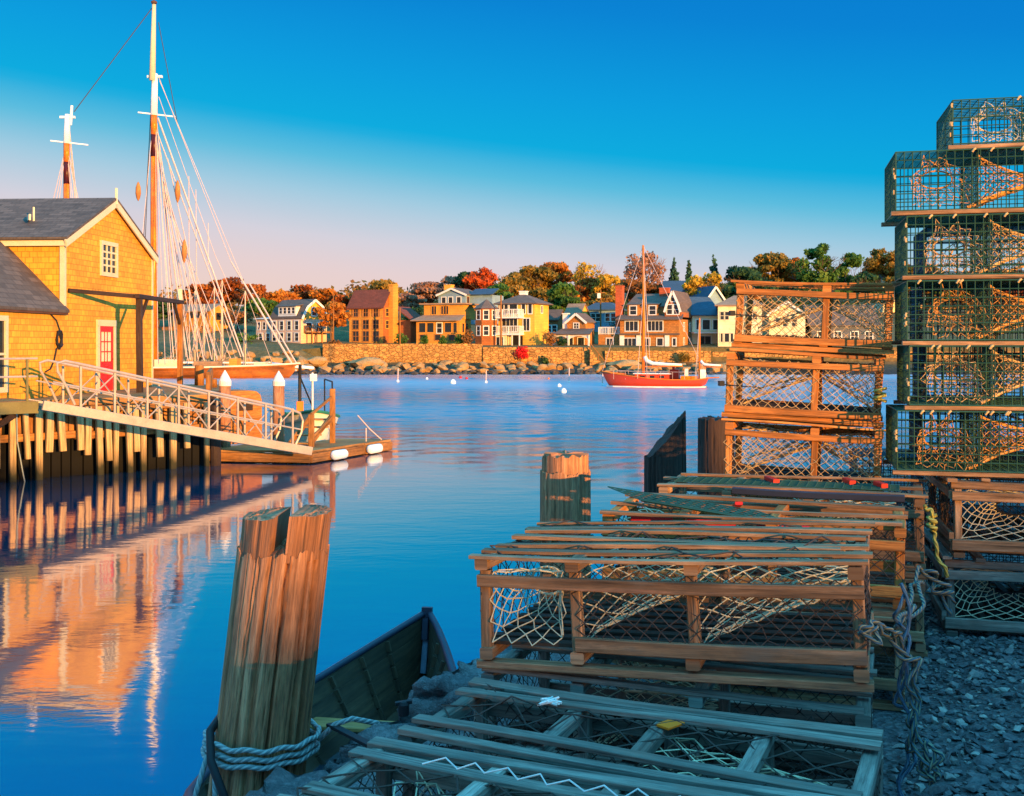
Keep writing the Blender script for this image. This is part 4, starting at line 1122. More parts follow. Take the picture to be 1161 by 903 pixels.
T = [
 (178, 340, 44, 172, 'dark', 'dark green tree between the schooner mast and the modern tan house'),
 (205, 336, 46, 190, 'brown', 'brown-leaved tree at the left end of the treeline behind the tan house'),
 (232, 322, 48, 192, 'rust', 'rust-red oak behind the yellow end of the modern tan house'),
 (257, 315, 46, 194, 'rust', 'tallest rust-red oak of the left cluster, above the tan house'),
 (284, 322, 42, 190, 'rust', 'rust-brown oak left of the small green tree'),
 (296, 338, 34, 178, 'green', 'small green tree among the rust oaks above the white wing'),
 (318, 330, 40, 190, 'orange', 'orange tree behind the gambrel roof dormer'),
 (344, 323, 44, 196, 'rust', 'reddish tree rising behind the gambrel gable'),
 (369, 327, 36, 192, 'orange', 'dull orange tree behind the flagpole'),
 (388, 334, 32, 186, 'rust', 'rust tree touching the left edge of the red roof'),
 (270, 352, 40, 166, 'brown', 'low brown tree between the tan house and the white wing'),
 (279, 378, 34, 153, 'green', 'yellow-green shrubby tree below the low brown tree'),
 (432, 317, 46, 182, 'olive', 'round olive-orange tree rising above the red roof'),
 (462, 333, 40, 190, 'pink', 'mauve half-bare tree right of the round olive tree'),
 (488, 320, 50, 205, 'pink', 'wide mauve half-bare tree behind the flat-roofed house'),
 (515, 313, 40, 205, 'pink', 'mauve half-bare tree above the blue gable'),
 (470, 348, 32, 168, 'dark', 'dark tree in the shade left of the flat-roofed house'),
 (528, 308, 32, 200, 'dark', 'grey-green tree left of the scarlet maple'),
 (546, 304, 46, 198, 'redor', 'scarlet-orange maple, the reddest crown above the blue house'),
 (566, 322, 40, 186, 'green', 'green tree behind the tower roof'),
 (577, 315, 40, 196, 'olive', 'olive tree between the scarlet maple and the yellow house'),
 (603, 301, 54, 200, 'olive', 'broad olive-gold tree directly above the yellow house'),
 (630, 297, 42, 204, 'orange', 'tall orange tree right of the broad olive-gold tree'),
 (614, 326, 36, 184, 'olive', 'lower olive tree just above the yellow house eave'),
 (639, 321, 42, 172, 'green', 'dense round green tree behind the cottage'),
 (664, 314, 40, 190, 'orange', 'golden tree right of the dense green tree'),
 (688, 310, 32, 186, 'yellow', 'yellow tree behind the utility pole'),
 (680, 332, 44, 178, 'olive', 'low olive tree above the pale blue house'),
 (716, 316, 52, 196, 'brown', 'brown-orange tree behind the tall brick chimney'),
 (745, 322, 40, 198, 'rust', 'rust tree right of the yacht mainmast top'),
 (798, 309, 46, 176, 'yellow', 'yellow-green maple above the blue gable roof'),
 (797, 343, 26, 156, 'olive', 'small olive tree beside the red gable'),
 (822, 322, 40, 182, 'dark', 'dark tree behind the single bare pole'),
 (843, 302, 46, 188, 'dark', 'big dark evergreen oak left of the orange-gold trees'),
 (872, 287, 54, 196, 'olive', 'orange-gold tree above the left half of the top wooden trap'),
 (898, 292, 34, 200, 'orange', 'orange tree directly right of the orange-gold one'),
 (926, 276, 44, 192, 'green', 'tallest green tree above the top wooden trap'),
 (960, 287, 40, 194, 'green', 'second green tree right of the tallest green one'),
 (985, 308, 40, 190, 'dark', 'low dark green tree left of the wire traps'),
 (1003, 282, 42, 206, 'olive', 'golden tree just left of the wire trap stack'),
 (1040, 300, 56, 200, 'olive', 'golden tree hidden behind the wire trap stack'),
 (1085, 310, 60, 200, 'green', 'green tree hidden behind the right of the wire trap stack'),
 (1140, 305, 60, 200, 'rust', 'rust tree beyond the right frame edge behind wire traps'),
 (865, 318, 50, 178, 'dark', 'dark lower tree behind the white hip roof'),
 (905, 320, 46, 176, 'dark', 'dark lower tree behind the cream gable'),
 (950, 325, 50, 174, 'green', 'green lower tree behind the grey boathouse roof'),
 (415, 342, 30, 172, 'brown', 'brown tree hidden mostly behind the red-roofed house'),
]
for a in T: tree(*a)
def far_wood():
    rs = np.random.RandomState(11); rr = random.Random(11); blobs = []
    for i in range(300):
        p = 165 + 1030 * rr.random(); Y = rr.uniform(212, 250); x = (p - CX) * Y / F
        top = 322 - 10 * noise.noise(V((p * .011, 2.2, 0))) - (10 if p > 560 else 0) - (5 if p > 820 else 0)
        zt = zat(top + rr.uniform(0, 26), Y); rad = rr.uniform(2.0, 3.6)
        blobs.append(((x, Y, zt - rad), (rad * 1.2, rad, rad)))
        blobs.append(((x + rr.uniform(-2, 2), Y, zt - rad * 2.6), (rad * 1.3, rad, rad * 1.2)))
    me = crown_mesh('far_wood', blobs, 42000, .5, L['wood'], rs); o = bpy.data.objects.new('far_wood', me); COL.objects.link(o)
    tag(o, 'continuous autumn wood along the ridge behind the far houses and single trees', 'wood', kind='stuff')
L['wood'] = leafmat('ridge_wood_leaves', [(.03, .02, .008), (.13, .06, .018), (.24, .105, .025), (.20, .13, .03), (.34, .15, .04)])
far_wood()
# bare trees
tree(666, 297, 44, 196, 'yellow', 'tall nearly bare tree with fine twigs above the golden tree', bare=1, dens=.16)
tree(728, 285, 58, 202, 'pink', 'tall bare tree with wide fan of twigs behind the yacht mast', bare=1, dens=.25)
tree(508, 322, 40, 200, 'pink', 'bare mauve tree among the half-bare trees', bare=1, dens=.2)
tree(376, 343, 36, 148, 'orange', 'small orange tree with pale bare trunk beside the gambrel house', low=.45, dens=.8)
tree(447, 328, 30, 196, 'pink', 'bare mauve tree right of the round olive tree top', bare=1, dens=.2)
# conifers
tree(764, 292, 18, 205, 'conifer', 'leftmost of the three pointed conifers on the skyline', 'conifer')
tree(781, 295, 14, 206, 'conifer', 'middle and slimmest of the three pointed conifers', 'conifer')
tree(809, 289, 22, 204, 'conifer', 'rightmost and widest of the three pointed conifers', 'conifer')
# shrubs
B_ = [(456, 377, 18, 146, 'green', 'clipped green shrub at the end of the red-roofed house'),
      (482, 380, 10, 145, 'green', 'left green shrub under the sun porch'), (502, 380, 10, 145, 'green', 'middle green shrub under the sun porch'), (522, 378, 14, 145, 'green', 'right green shrub under the sun porch'),
      (532, 372, 18, 144, 'brown', 'cone-shaped brown shrub left of the tower house'),
      (623, 375, 26, 144.5, 'brown', 'brown shrub mass right of the yellow house'), (636, 382, 16, 145, 'dark', 'dark green shrub left of the cottage porch'),
      (693, 362, 16, 152, 'dark', 'dark green shrub behind the terrace railing'),
      (618, 404, 10, 139.5, 'dark', 'small dark green shrub at the foot of the seawall'),
      (235, 384, 40, 152, 'brown', 'brown brush left on the slope behind the schooner'), (275, 388, 30, 149, 'green', 'green brush on the slope above the rock bank'), (200, 388, 34, 150, 'brown', 'brown brush below the modern tan house'),
      (300, 394, 24, 148, 'green', 'green brush under the white wing'), (380, 385, 16, 146, 'brown', 'brown brush at the left end of the seawall'), (175, 390, 24, 148, 'dark', 'dark brush at the far left of the slope'),
      (775, 399, 16, 139.6, 'olive', 'olive shrub on the seawall right of the yacht boom'), (345, 396, 20, 146, 'dark', 'dark brush under the gambrel house deck')]
for a in B_:
    zb = None if a[3] > 140.5 else zat(a[1], a[3]) - 1.3
    tree(*a, shape='bush', leaf=.2, cat='shrub', name='shrub', zb=zb, dens=1.6)
tree(590, 393, 20, 139.7, 'crimson', 'bright crimson shrub at the foot of the yellow house seawall', shape='bush', leaf=.2, cat='shrub', name='shrub', zb=zat(408, 139.7), dens=2)

# poles
def pole(p, ytop, Y, label, r=.13, lamp=False, arms=True):
    o = at(p, ytop, Y); z0 = terrain(o.x, Y); root = thing('utility_pole', label, 'pole', (o.x, Y, z0))
    b = MB(); b.tube([(0, 0, -.3), (0, 0, o.z - z0)], r, 8, r1=r * .75); b.build('post', M['timber'], root)
    if arms:
        b = MB(); b.bar((-.7, 0, o.z - z0 - .4), (.7, 0, o.z - z0 - .4), .1, .1); b.build('crossarm', M['timber'], root)
    if lamp:
        b = MB(); b.box((-.5, -.5, o.z - z0 - 1.2), (-.05, -.1, o.z - z0 - .5)); b.build('lamp', M['white'], root)
pole(681, 329, 158, 'wooden utility pole with a white lamp behind the cottage', lamp=True)
pole(838, 318, 155, 'bare wooden pole left of the top wooden trap', arms=False)
pole(453.5, 349, 145, 'slim grey pole beside the red-roofed house', .1, arms=False)
pole(378, 330, 146, 'slim white flagpole in front of the small orange tree', .08, arms=False)
pole(568, 335, 145.2, 'grey vent pole between the tower house and the yellow house', .14, arms=False)
# ------------------------------------------------------------------ shack on the left wharf
DK = -.15
SA = R(86.05)
def shack():
    root = thing('harbour_shack', 'gold shingled two-storey harbour shack with red door and dark shingle roof', 'building', (-13.2, 32.4, DK), SA)
    W = 6.5; D = 9.0; H = 4.49 - DK; G = 6.0 - 4.49
    b = MB()
    b.poly([(0, 0, 0), (W, 0, 0), (W, 0, H), (W / 2, 0, H + G), (0, 0, H)])
    b.poly([(W, D, 0), (0, D, 0), (0, D, H), (W / 2, D, H + G), (W, D, H)])
    b.poly([(0, D, 0), (0, 0, 0), (0, 0, H), (0, D, H)]); b.poly([(W, 0, 0), (W, D, 0), (W, D, H), (W, 0, H)])
    b.build('wall', M['shack'], root)
    b = MB(); sl = G / (W / 2); o = .2
    for s in (0, 1):
        xe = -o if s == 0 else W + o
        b.prism([(xe, -.16, H - o * sl + .03), (xe, D + .2, H - o * sl + .03), (W / 2, D + .2, H + G + .03), (W / 2, -.16, H + G + .03)], (0, 0, .08))
    rf = b.build('roof', M['roof'], root)
    b = MB(); b.tube([(W * .18, 1.55, H + G * .3), (W * .18, 1.55, H + G * .3 + .62)], .03, 6); b.bar((W * .1, 1.4, H + G * .3 + .25), (W * .2, 1.8, H + G * .3 + .3), .06, .18); b.build('vent_pipe', M['cream'], rf)
    b = MB()
    for s in (-1, 1):
        xe = -o if s < 0 else W + o
        b.bar((xe, -.13, H - o * sl - .08), (W / 2, -.13, H + G - .08), .05, .22, (0, 0, 1), .004)
    b.bar((-.14, -.16, H - .16), (-.14, D, H - .16), .05, .16, (0, 0, 1), .004)
    b.build('bargeboard', M['trim'], root)
    for x in (-.012, W + .012):
        b = MB(); b.box((x - .055 if x < 1 else x - .06, -.03, 2.57 if x < 1 else 0), (x + .06 if x < 1 else x + .055, .12, H - .02)); b.build('corner_board', M['trim'], root)
    b = MB(); b.bar((W / 2, -.14, H + G - .1), (W / 2, -.14, H + G + .42), .07, .07, (1, 0, 0)); b.build('finial', M['cream'], root)
    f = window(root, (0, 0, 0), XF, NF, 2.95, 4.09 - DK, .98, .86, 3, 4, 'trim', .13, proud=.06)
    # wing, flush with the gable wall and running towards the viewer
    b = MB(); wx = -4.4; wh = 2.41 - DK; wd = 5.2
    b.poly([(wx, 0, 0), (-.003, 0, 0), (-.003, 0, wh), (wx, 0, wh)])
    b.poly([(wx, wd, 0), (wx, 0, 0), (wx, 0, wh), (wx, wd / 2, wh + wd / 2), (wx, wd, wh)]); b.poly([(-.003, wd, 0), (wx, wd, 0), (wx, wd, wh), (-.003, wd, wh)])
    b.build('wing_wall', M['shack'], root)
    b = MB()
    b.prism([(wx - .2, -.16, wh - .13), (-.006, -.16, wh - .13), (-.006, wd / 2, wh + wd / 2 + .03), (wx - .2, wd / 2, wh + wd / 2 + .03)], (0, 0, .08))
    b.prism([(wx - .2, wd / 2, wh + wd / 2 + .03), (-.006, wd / 2, wh + wd / 2 + .03), (-.006, wd + .2, wh - .13), (wx - .2, wd + .2, wh - .13)], (0, 0, .08))
    b.build('wing_roof', M['roof'], root)
    b = MB(); b.bar((wx, -.1, wh - .14), (-.02, -.1, wh - .14), .05, .1, (0, 0, 1), .004); b.build('wing_fascia', M['bolt'], root)
    window(root, (0, 0, 0), XF, NF, -3.95, 1.25, 1.1, 1.75, 2, 2, 'trim', .14, proud=.06)
    # door
    dx = 2.75; b = MB(); dw = 1.02; dh = 2.08
    for s in (-1, 1): b.box((dx + s * (dw / 2 + .09) - .09, -.06, 0), (dx + s * (dw / 2 + .09) + .09, -.004, dh))
    b.box((dx - dw / 2 - .18, -.07, dh + .002), (dx + dw / 2 + .18, -.004, dh + .2)); b.build('door_frame', M['trim'], root)
    b = MB(); b.box((dx - dw / 2, -.035, .02), (dx + dw / 2, -.004, .95)); b.box((dx - dw / 2, -.035, 1.9), (dx + dw / 2, -.004, dh))
    for xx in (dx - dw / 2, dx + dw / 2 - .14): b.box((xx, -.035, .952), (xx + .14, -.004, 1.898))
    for xx in (.33, .6): b.box((dx - dw / 2 + .14 + (dw - .28) * xx, -.03, .952), (dx - dw / 2 + .17 + (dw - .28) * xx, -.006, 1.898))
    for zz in (1.25, 1.57): b.box((dx - dw / 2 + .142, -.028, zz), (dx + dw / 2 - .142, -.008, zz + .035))
    for xx in (-.26, .26): b.box((dx + xx - .17, -.045, .15), (dx + xx + .17, -.036, .8))
    dr = b.build('door', M['reddoor'], root)
    b = MB(); b.poly([(dx - dw / 2 + .1, -.012, .96), (dx + dw / 2 - .1, -.012, .96), (dx + dw / 2 - .1, -.012, 1.9), (dx - dw / 2 + .1, -.012, 1.9)]); b.build('pane', M['cream'], dr)
    b = MB(); b.lathe([(.001, -.0), (.03, .01), (.03, .04), (.001, .05)], 10, (dx + .4, -.06, 1.0)); b.build('handle', M['bolt'], dr)
    # coiled hose hung on the wall, right of the wing eave
    b = MB(); pts = []
    for i in range(60):
        a = i / 12 * 6.283; rr = .13 + .04 * math.sin(i * 1.3) + i * .001
        pts.append((-.45 + rr * .9 * math.cos(a), -.05 - .0006 * i, 1.65 + rr * 1.35 * math.sin(a)))
    b.tube(pts, .022, 5)
    b.tube([(-.6, -.06, 1.4), (-.75, -.06, 1.05), (-.95, -.05, .8), (-1.25, -.05, .72)], .022, 5); b.tube([(-.4, -.06, 1.9), (-.6, -.05, 2.2), (-1.1, -.05, 2.45)], .018, 5)
    h = b.build('hose_coil', M['black'], None); h.location = (-13.2, 32.4, DK); h.rotation_euler = (0, 0, SA)
    tag(h, 'black hose coil hung on the shack wall under the wing eave', 'hose')
shack()

def gallows():
    root = thing('timber_gallows', 'weathered timber hoist frame of two posts and a beam before the red door', 'hoist frame', (-11.65, 36.4, DK))
    O = V((-11.65, 36.4, DK)); zt = 2.77 - DK
    A = V((-13.12, 32.5, 2.95)) - O; P = V((-11.6, 34.2, 0)) - V((O.x, O.y, 0)); Q = V((-11.7, 38.7, 0)) - V((O.x, O.y, 0)); up = V((0, 0, 1))
    for p in (P, Q):
        b = MB(); b.bar(p - up * .0, p + up * zt, .17, .17, (1, 0, 0), .01, .008); b.build('post', M['piledark'] if p is P else M['timber'], root)
    b = MB(); b.bar(P + up * (zt + .07) - (Q - P).normalized() * .25, Q + up * (zt + .07) + (Q - P).normalized() * .25, .16, .14); b.bar(A, P + up * (zt + .07), .09, .12); b.build('beam', M['piledark'], root)
    for p, s in ((P, 1), (Q, -1)):
        b = MB(); d = (Q - P).normalized() * s; b.bar(p + up * (zt - .75), p + d * .75 + up * zt, .09, .09); b.build('brace', M['piledark'], root)
gallows()

# ------------------------------------------------------------------ left wharf
WF0 = V((-13.4, 28.8, 0)); WFD = (V((-8.9, 33.0, 0)) - WF0).normalized(); WFN = V((WFD.y, -WFD.x, 0))   # WFN points to the water / viewer
def wf(s, n=0, z=0): return WF0 + WFD * s + WFN * n + V((0, 0, z))
def wharf():
    root = thing('wharf', 'timber faced wharf with fender posts carrying the gold shack', 'wharf', (-13.4, 30.5, -2.6)); O = V((-13.4, 30.5, -2.6))
    e = 6.15
    pts = [wf(-14, -.12), wf(e, -.12), V((-10.6, 41, 0)), V((-26, 42, 0))]
    b = MB(); b.prism([p + V((0, 0, DK - .18)) - O for p in pts], (0, 0, .18)); b.build('deck', M['deck'], root)
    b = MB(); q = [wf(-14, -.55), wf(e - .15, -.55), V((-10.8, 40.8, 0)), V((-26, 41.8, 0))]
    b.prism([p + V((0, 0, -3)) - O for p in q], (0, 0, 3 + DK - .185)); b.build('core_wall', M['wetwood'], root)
    # planked upper face: individual boards of uneven length
    b = MB(); s = -14
    while s < e - .2:
        w_ = rnd.uniform(.16, .26); zb = -1.2 + rnd.uniform(-.12, .1)
        if rnd.random() < .97:
            b.bar(wf(s + w_ / 2, -.3 + rnd.uniform(-.03, .03), zb) - O, wf(s + w_ / 2, -.3, DK - .2) - O, .08, w_ - .02, WFD, .008)
        s += w_
    b.build('face_boards', M['timber'], root)
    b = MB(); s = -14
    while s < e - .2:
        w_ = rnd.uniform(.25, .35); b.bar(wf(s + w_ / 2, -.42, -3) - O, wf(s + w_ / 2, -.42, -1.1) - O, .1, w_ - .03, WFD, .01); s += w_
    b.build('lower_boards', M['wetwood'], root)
    b = MB()
    for (s0, s1) in ((-14, -4), (-4, 2.0), (2.0, e)): b.bar(wf(s0, -.19, -1.16) - O, wf(s1 - .01, -.19, -1.12) - O, .16, .2, (0, 0, 1), .015, .01)
    b.bar(wf(-14, -.1, DK - .28) - O, wf(e, -.1, DK - .28) - O, .12, .16, (0, 0, 1), .01); b.build('wale', M['timber'], root)
    s = -3.4; k = 0
    for s in (-1.4, -.1, .62, .98, 1.55, 2.05, 2.3, 2.85, 3.1, 3.45, 3.9, 4.35, 4.8, 5.2, 5.85, .3, 1.25, -.75, 2.6, 3.65, -2, -2.5, -3, -5, -7, -9):
        b = MB(); zb = rnd.choice((-1.55, -1.9, -2.4, -2.5, -2.4, -1.7)) if s < 5.8 else -3
        b.bar(wf(s + rnd.uniform(-.05, .05), .03, zb) - O, wf(s, .0, DK - .22) - O, .13, rnd.uniform(.13, .19), WFD, .015, .008)
        b.build('fender_post', M['tidepost'], root); k += 1
    b = MB()
    for s in (e - .05, ): b.tube([wf(s, .1, -3.2) - O, wf(s, .06, DK + .1) - O], .16, 10)
    b.build('corner_pile', M['piledark'], root)
wharf()

def loop_rope(name, pts, r, mat, label, cat='rope', parent=None):
    b = MB(); b.tube(pts, r, 6); o = b.build(name, mat, parent, True); tag(o, label, cat); return o
loop_rope('rope', [wf(.0 - .35, .1, -.4), wf(-.4, .13, -.9), wf(-.2, .13, -1.3), wf(-.4, .12, -1.5), wf(-.6, .13, -1.2), wf(-.42, .14, -.85)], .022, M['ropeyellow'], 'looped rope hanging on the left wharf face under the landing')
loop_rope('rope', [wf(.35, .12, -.35), wf(.36, .14, -1.2), wf(.5, .13, -2.0), wf(.62, .12, -2.6)], .018, M['ropeteal'], 'single slack line hanging down the left wharf face')

# bollards and stumps on the left wharf
for (p, yt, Y, r_, lab) in ((226, 414, 40.2, .17, 'orange lit stout timber post at the back corner of the left wharf'), (183, 431, 39, .06, 'short pale post just behind the shack corner'), (243, 430, 38.2, .1, 'thin timber post beside the white-capped pile')):
    o = at(p, yt, Y); b = MB(); b.lathe([(r_ * 1.02, DK), (r_, o.z * .5), (r_ * .97, o.z - .03), (r_ * .8, o.z)], 14, (o.x, Y, 0)); tag(b.build('mooring_post', M['timber'], None, True), lab, 'post')
# low timber rail at the wharf end
b = MB()
for i in range(7):
    p = V((-10.9, 39.8, 0)).lerp(V((-9.3, 33.6, 0)), i / 6); b.bar(p + V((0, 0, DK)), p + V((0, 0, DK + .55)), .12, .12, (1, 0, 0))
b.bar((-10.9, 39.8, DK + .6), (-9.3, 33.6, DK + .6), .1, .12)
tag(b.build('wharf_rail', M['timber']), 'low timber guard rail along the end of the left wharf', 'rail')

# ------------------------------------------------------------------ gangway and landing
GA = V((-12.0, 27.7, -.16)); GB = V((-6.35, 32.75, -1.78))
def gangway():
    root = thing('gangway', 'long sloping aluminium gangway with truss rails down to the float', 'gangway', GB)
    d = (GB - GA); Lg = d.length; d.normalize(); sd = V((d.y, -d.x, 0)).normalized(); up = sd.cross(d).normalized(); wd = .62
    def P(s, n, h): return GA + d * s + sd * n + V((0, 0, h)) - GB
    b = MB(); b.bar(P(0, 0, .02), P(Lg, 0, .02), wd * 2 - .08, .05, (0, 0, 1), .004); b.build('deck', M['alu'], root)
    for sg in (1, -1):
        n = sg * wd; mb = MB()
        mb.bar(P(-.05, n, 0), P(Lg + .05, n, 0), .09, .24, (0, 0, 1), .01)
        rl = mb.build('side_beam', M['alu'], root)
        mb = MB(); mb.tube([P(.75, n, .15), P(.55, n, .55), P(.32, n, .9), P(.3, n, 1.1), P(.5, n, 1.2), P(.8, n, 1.2), P(Lg - .7, n, 1.12), P(Lg - .35, n, 1.05), P(Lg - .25, n, .85), P(Lg - .3, n, .5), P(Lg - .5, n, .1)], .035, 8)
        mb.tube([P(.2, n, .62), P(Lg - .3, n, .58)], .024, 6); mb.build('handrail', M['alu'], root)
        N = 8
        for i in range(N):
            s = .9 + (Lg - 1.5) * i / (N - 1)
            q = MB(); q.bar(P(s, n, .1), P(s, n, 1.15), .055, .055, d, .005); q.build('post', M['alu'], root)
        q = MB()
        for i in range(N - 1):
            s = .9 + (Lg - 1.5) * i / (N - 1); s2 = .9 + (Lg - 1.5) * (i + 1) / (N - 1)
            q.tube([P(s, n * .995, .12), P(s2, n * .995, 1.1)] if i % 2 == 0 else [P(s, n * .995, 1.1), P(s2, n * .995, .12)], .02, 5)
        q.build('truss_diagonal', M['alu'], root)
gangway()
def landing():
    root = thing('landing_platform', 'small wooden landing with green edge beam at the gangway head', 'platform', wf(-2.2, .8, -.1)); O = wf(-2.2, .8, -.1)
    a, b0 = -4.6, .1
    b = MB(); b.prism([wf(a, .02, -.12) - O, wf(b0 + .12, .02, -.12) - O, wf(b0 + .12, 1.9, -.12) - O, wf(a, 1.9, -.12) - O][::-1], (0, 0, .06)); b.build('deck', M['deck'], root)
    b = MB(); b.bar(wf(a, 1.93, -.22) - O, wf(b0 + .15, 1.93, -.22) - O, .09, .3, (0, 0, 1), .008); b.bar(wf(b0 + .15, 1.85, -.26) - O, wf(b0 + .15, .06, -.26) - O, .09, .25, (0, 0, 1), .008); b.build('edge_beam', M['green_edge'], root)
    b = MB(); b.bar(wf(-.25, 1.75, -.4) - O, wf(-1.6, .25, -1.7) - O, .12, .14); b.build('brace', M['piledark'], root); b = MB(); b.bar(wf(-3.8, 1.75, -.4) - O, wf(-3.9, .15, -1.7) - O, .12, .14); b.build('brace', M['piledark'], root)
    b = MB()
    for s in (-4.4, -3.0, -1.5, .0): b.bar(wf(s, 1.9, -.1) - O, wf(s, 1.9, .98) - O, .06, .06, WFD)
    b.build('post', M['green_edge'], root)
    b = MB()
    for h in (.55, 1.0): b.tube([wf(-4.5, 1.9, h) - O, wf(.25, 1.9, h) - O], .028, 6)
    b.build('handrail', M['alu'], root)
M['green_edge'] = plain('olive_beam_paint', (.16, .13, .04), .7)
landing()

# ------------------------------------------------------------------ floating dock
FC = V((-6.1, 33.3, 0)); FX = (V((-4.15, 37.6, 0)) - FC); FL = FX.length; FX.normalize(); FY = V((-.985, .17, 0)).normalized()
def fl(a, b_, z): return FC + FX * a + FY * b_ + V((0, 0, z))
def floatdock():
    O = fl(1, 1, WATER); root = thing('floating_dock', 'low timber floating dock at the foot of the gangway', 'floating dock', O)
    zt = -1.88; wy = 3.3; k = 3.0
    def sec(a0, a1, wy, zt):
        b = MB(); b.prism([fl(a0, 0, zt - .07) - O, fl(a1, 0, zt - .07) - O, fl(a1, wy, zt - .07) - O, fl(a0, wy, zt - .07) - O], (0, 0, .07)); b.build('deck', M['deck'], root)
        b = MB()
        for (p, q) in ((fl(a0, -.03, zt - .22), fl(a1, -.03, zt - .22)), (fl(a0, wy + .03, zt - .22), fl(a1, wy + .03, zt - .22)), (fl(a0 - .03, 0, zt - .22), fl(a0 - .03, wy, zt - .22)), (fl(a1 + .03, 0, zt - .22), fl(a1 + .03, wy, zt - .22))):
            b.bar(p - O, q - O, .06, .28, (0, 0, 1), .01)
        b.build('rim_beam', M['timber'], root)
        b = MB()
        for i in range(5):
            y = .25 + (wy - .5) * i / 4
            b.bar(fl(a0 + .05, y - .1, zt - .42) - O, fl(a1 - .05, y - .1, zt - .42) - O, .12, .1)
        for i in range(5):
            y = .2 + (wy - .4) * i / 4; b.prism([fl(a0 + .1, y - .2, zt - .6) - O, fl(a1 - .1, y - .2, zt - .6) - O, fl(a1 - .1, y + .2, zt - .6) - O, fl(a0 + .1, y + .2, zt - .6) - O], (0, 0, .22))
        b.build('float_drum', M['wetwood'], root)
    sec(0, k, wy, zt); sec(k + .08, FL, 1.9, zt - .02)
    for (a, lab) in ((1.25, 'white cylindrical fender on the near corner side of the floating dock'), (3.35, 'white cylindrical fender at the joint of the floating dock')):
        b = MB(); n = 12; pr = [(.001, -.38), (.1, -.36), (.15, -.28), (.15, .28), (.1, .36), (.001, .38)]
        b.lathe(pr, n); o = b.build('fender', M['white'], None, True); o.location = fl(a, -.18, WATER + .18); o.rotation_euler = (0, R(90), math.atan2(FX.y, FX.x)); tag(o, lab, 'fender')
    b = MB(); b.lathe([(.17, -.3), (.24, -.26), (.24, .26), (.17, .3)], 16); o = b.build('tyre_fender', M['black'], None, True); o.location = fl(FL + .3, .7, WATER + .12); o.rotation_euler = (0, R(90), math.atan2(FX.y, FX.x) + R(70)); tag(o, 'black rubber roller fender at the far end of the floating dock', 'fender')
    b = MB(); b.tube([fl(2.9, .15, zt + .9), fl(3.6, .12, zt + .4), fl(4.3, .1, zt)], .02, 5); b.tube([fl(3.5, .2, zt), fl(3.5, .2, zt + .45)], .02, 5)
    tag(b.build('mooring_line', M['rig']), 'pale slanting mooring line at the far end of the floating dock', 'rope')
floatdock()
# white-capped piles
for p, Y, lab in ((255, 34.6, 'left white-capped round pile rising behind the gangway'), (316, 36.6, 'right white-capped round pile beside the little work boat')):
    o = at(p, 436, Y); root = thing('capped_pile', lab, 'pile', (o.x, Y, -3.2)); r_ = 6.6 * Y / F
    b = MB(); b.lathe([(r_, 0), (r_ * 1.01, 1.5), (r_ * .98, o.z + 3.2)], 16); b.build('shaft', M['pile'], root, True)
    b = MB(); b.lathe([(r_ * 1.06, o.z + 3.15), (r_ * 1.08, o.z + 3.3), (r_ * .7, o.z + 3.45), (.01, o.z + 3.65)], 16); b.build('cap', M['white'], root)
# float shed / bait box
def baitbox():
    A = at(254, 503, 35.4); B = at(297, 503, 36.2); root = thing('bait_locker', 'big orange-brown plywood bait locker with rounded top between the white-capped piles', 'locker', (B.x, B.y, -1.88))
    w = (B - A).length; rt = 1.72; b = MB()
    prof = [(-w, 0), (0, 0), (0, rt - .35), (-.06, rt - .14), (-.2, rt - .03), (-.4, rt), (-w, rt)]
    b.prism([(x, 0, z) for x, z in prof][::-1], (0, 1.1, 0)); b.build('body', M['trap_red'], root)
    b = MB(); b.box((-w * .62, -.02, rt * .62), (-w * .25, -.002, rt * .8)); b.build('hatch', M['piledark'], root)
    b = MB(); b.box((-w, -.05, rt * .45), (-.02, -.003, rt * .5)); b.build('batten', M['timber'], root)
    root.rotation_euler = (0, 0, math.atan2(B.y - A.y, B.x - A.x))
baitbox()
# boarding rail, steps and bench on the float
def boarding():
    O = fl(2.3, .7, -1.88); root = thing('boarding_stand', 'weathered timber boarding steps with slanted handrail and two posts on the float', 'steps', O)
    P1 = at(377, 441, 36.0); P0 = at(353, 470, 34.6)
    for p, zt in ((P1, P1.z), (P0, P0.z)):
        b = MB(); b.bar(V((p.x, p.y, -1.88)) - O, V((p.x, p.y, zt)) - O, .17, .17, (1, 0, 0), .012); b.build('post', M['timber'], root)
    b = MB(); b.bar(V((P0.x, P0.y, P0.z)) - O, V((P1.x, P1.y, P1.z - .25)) - O, .06, .09); b.bar(V((P0.x, P0.y, P0.z - .75)) - O, V((P1.x, P1.y, P1.z - 1.0)) - O, .08, .12); b.bar(V((P0.x, P0.y, -1.7)) - O, V((P1.x, P1.y, P1.z - .9)) - O, .08, .12); b.build('handrail', M['timber'], root)
    for i in range(4):
        b = MB(); p = V((P0.x, P0.y, 0)).lerp(V((P1.x, P1.y, 0)), i / 3); z = -1.84 + .22 * (i + .3)
        b.bar(V((p.x - .75, p.y + .2, z)) - O, V((p.x + .05, p.y + .05, z)) - O, .28, .05); b.build('step', M['deck'], root)
    b = MB()
    for dx in (-.72, -.06): b.bar(V((P0.x + dx, P0.y + .2, -1.8)) - O, V((P1.x + dx, P1.y + .2, -1.0)) - O, .05, .2)
    b.build('stringer', M['timber'], root)
boarding()

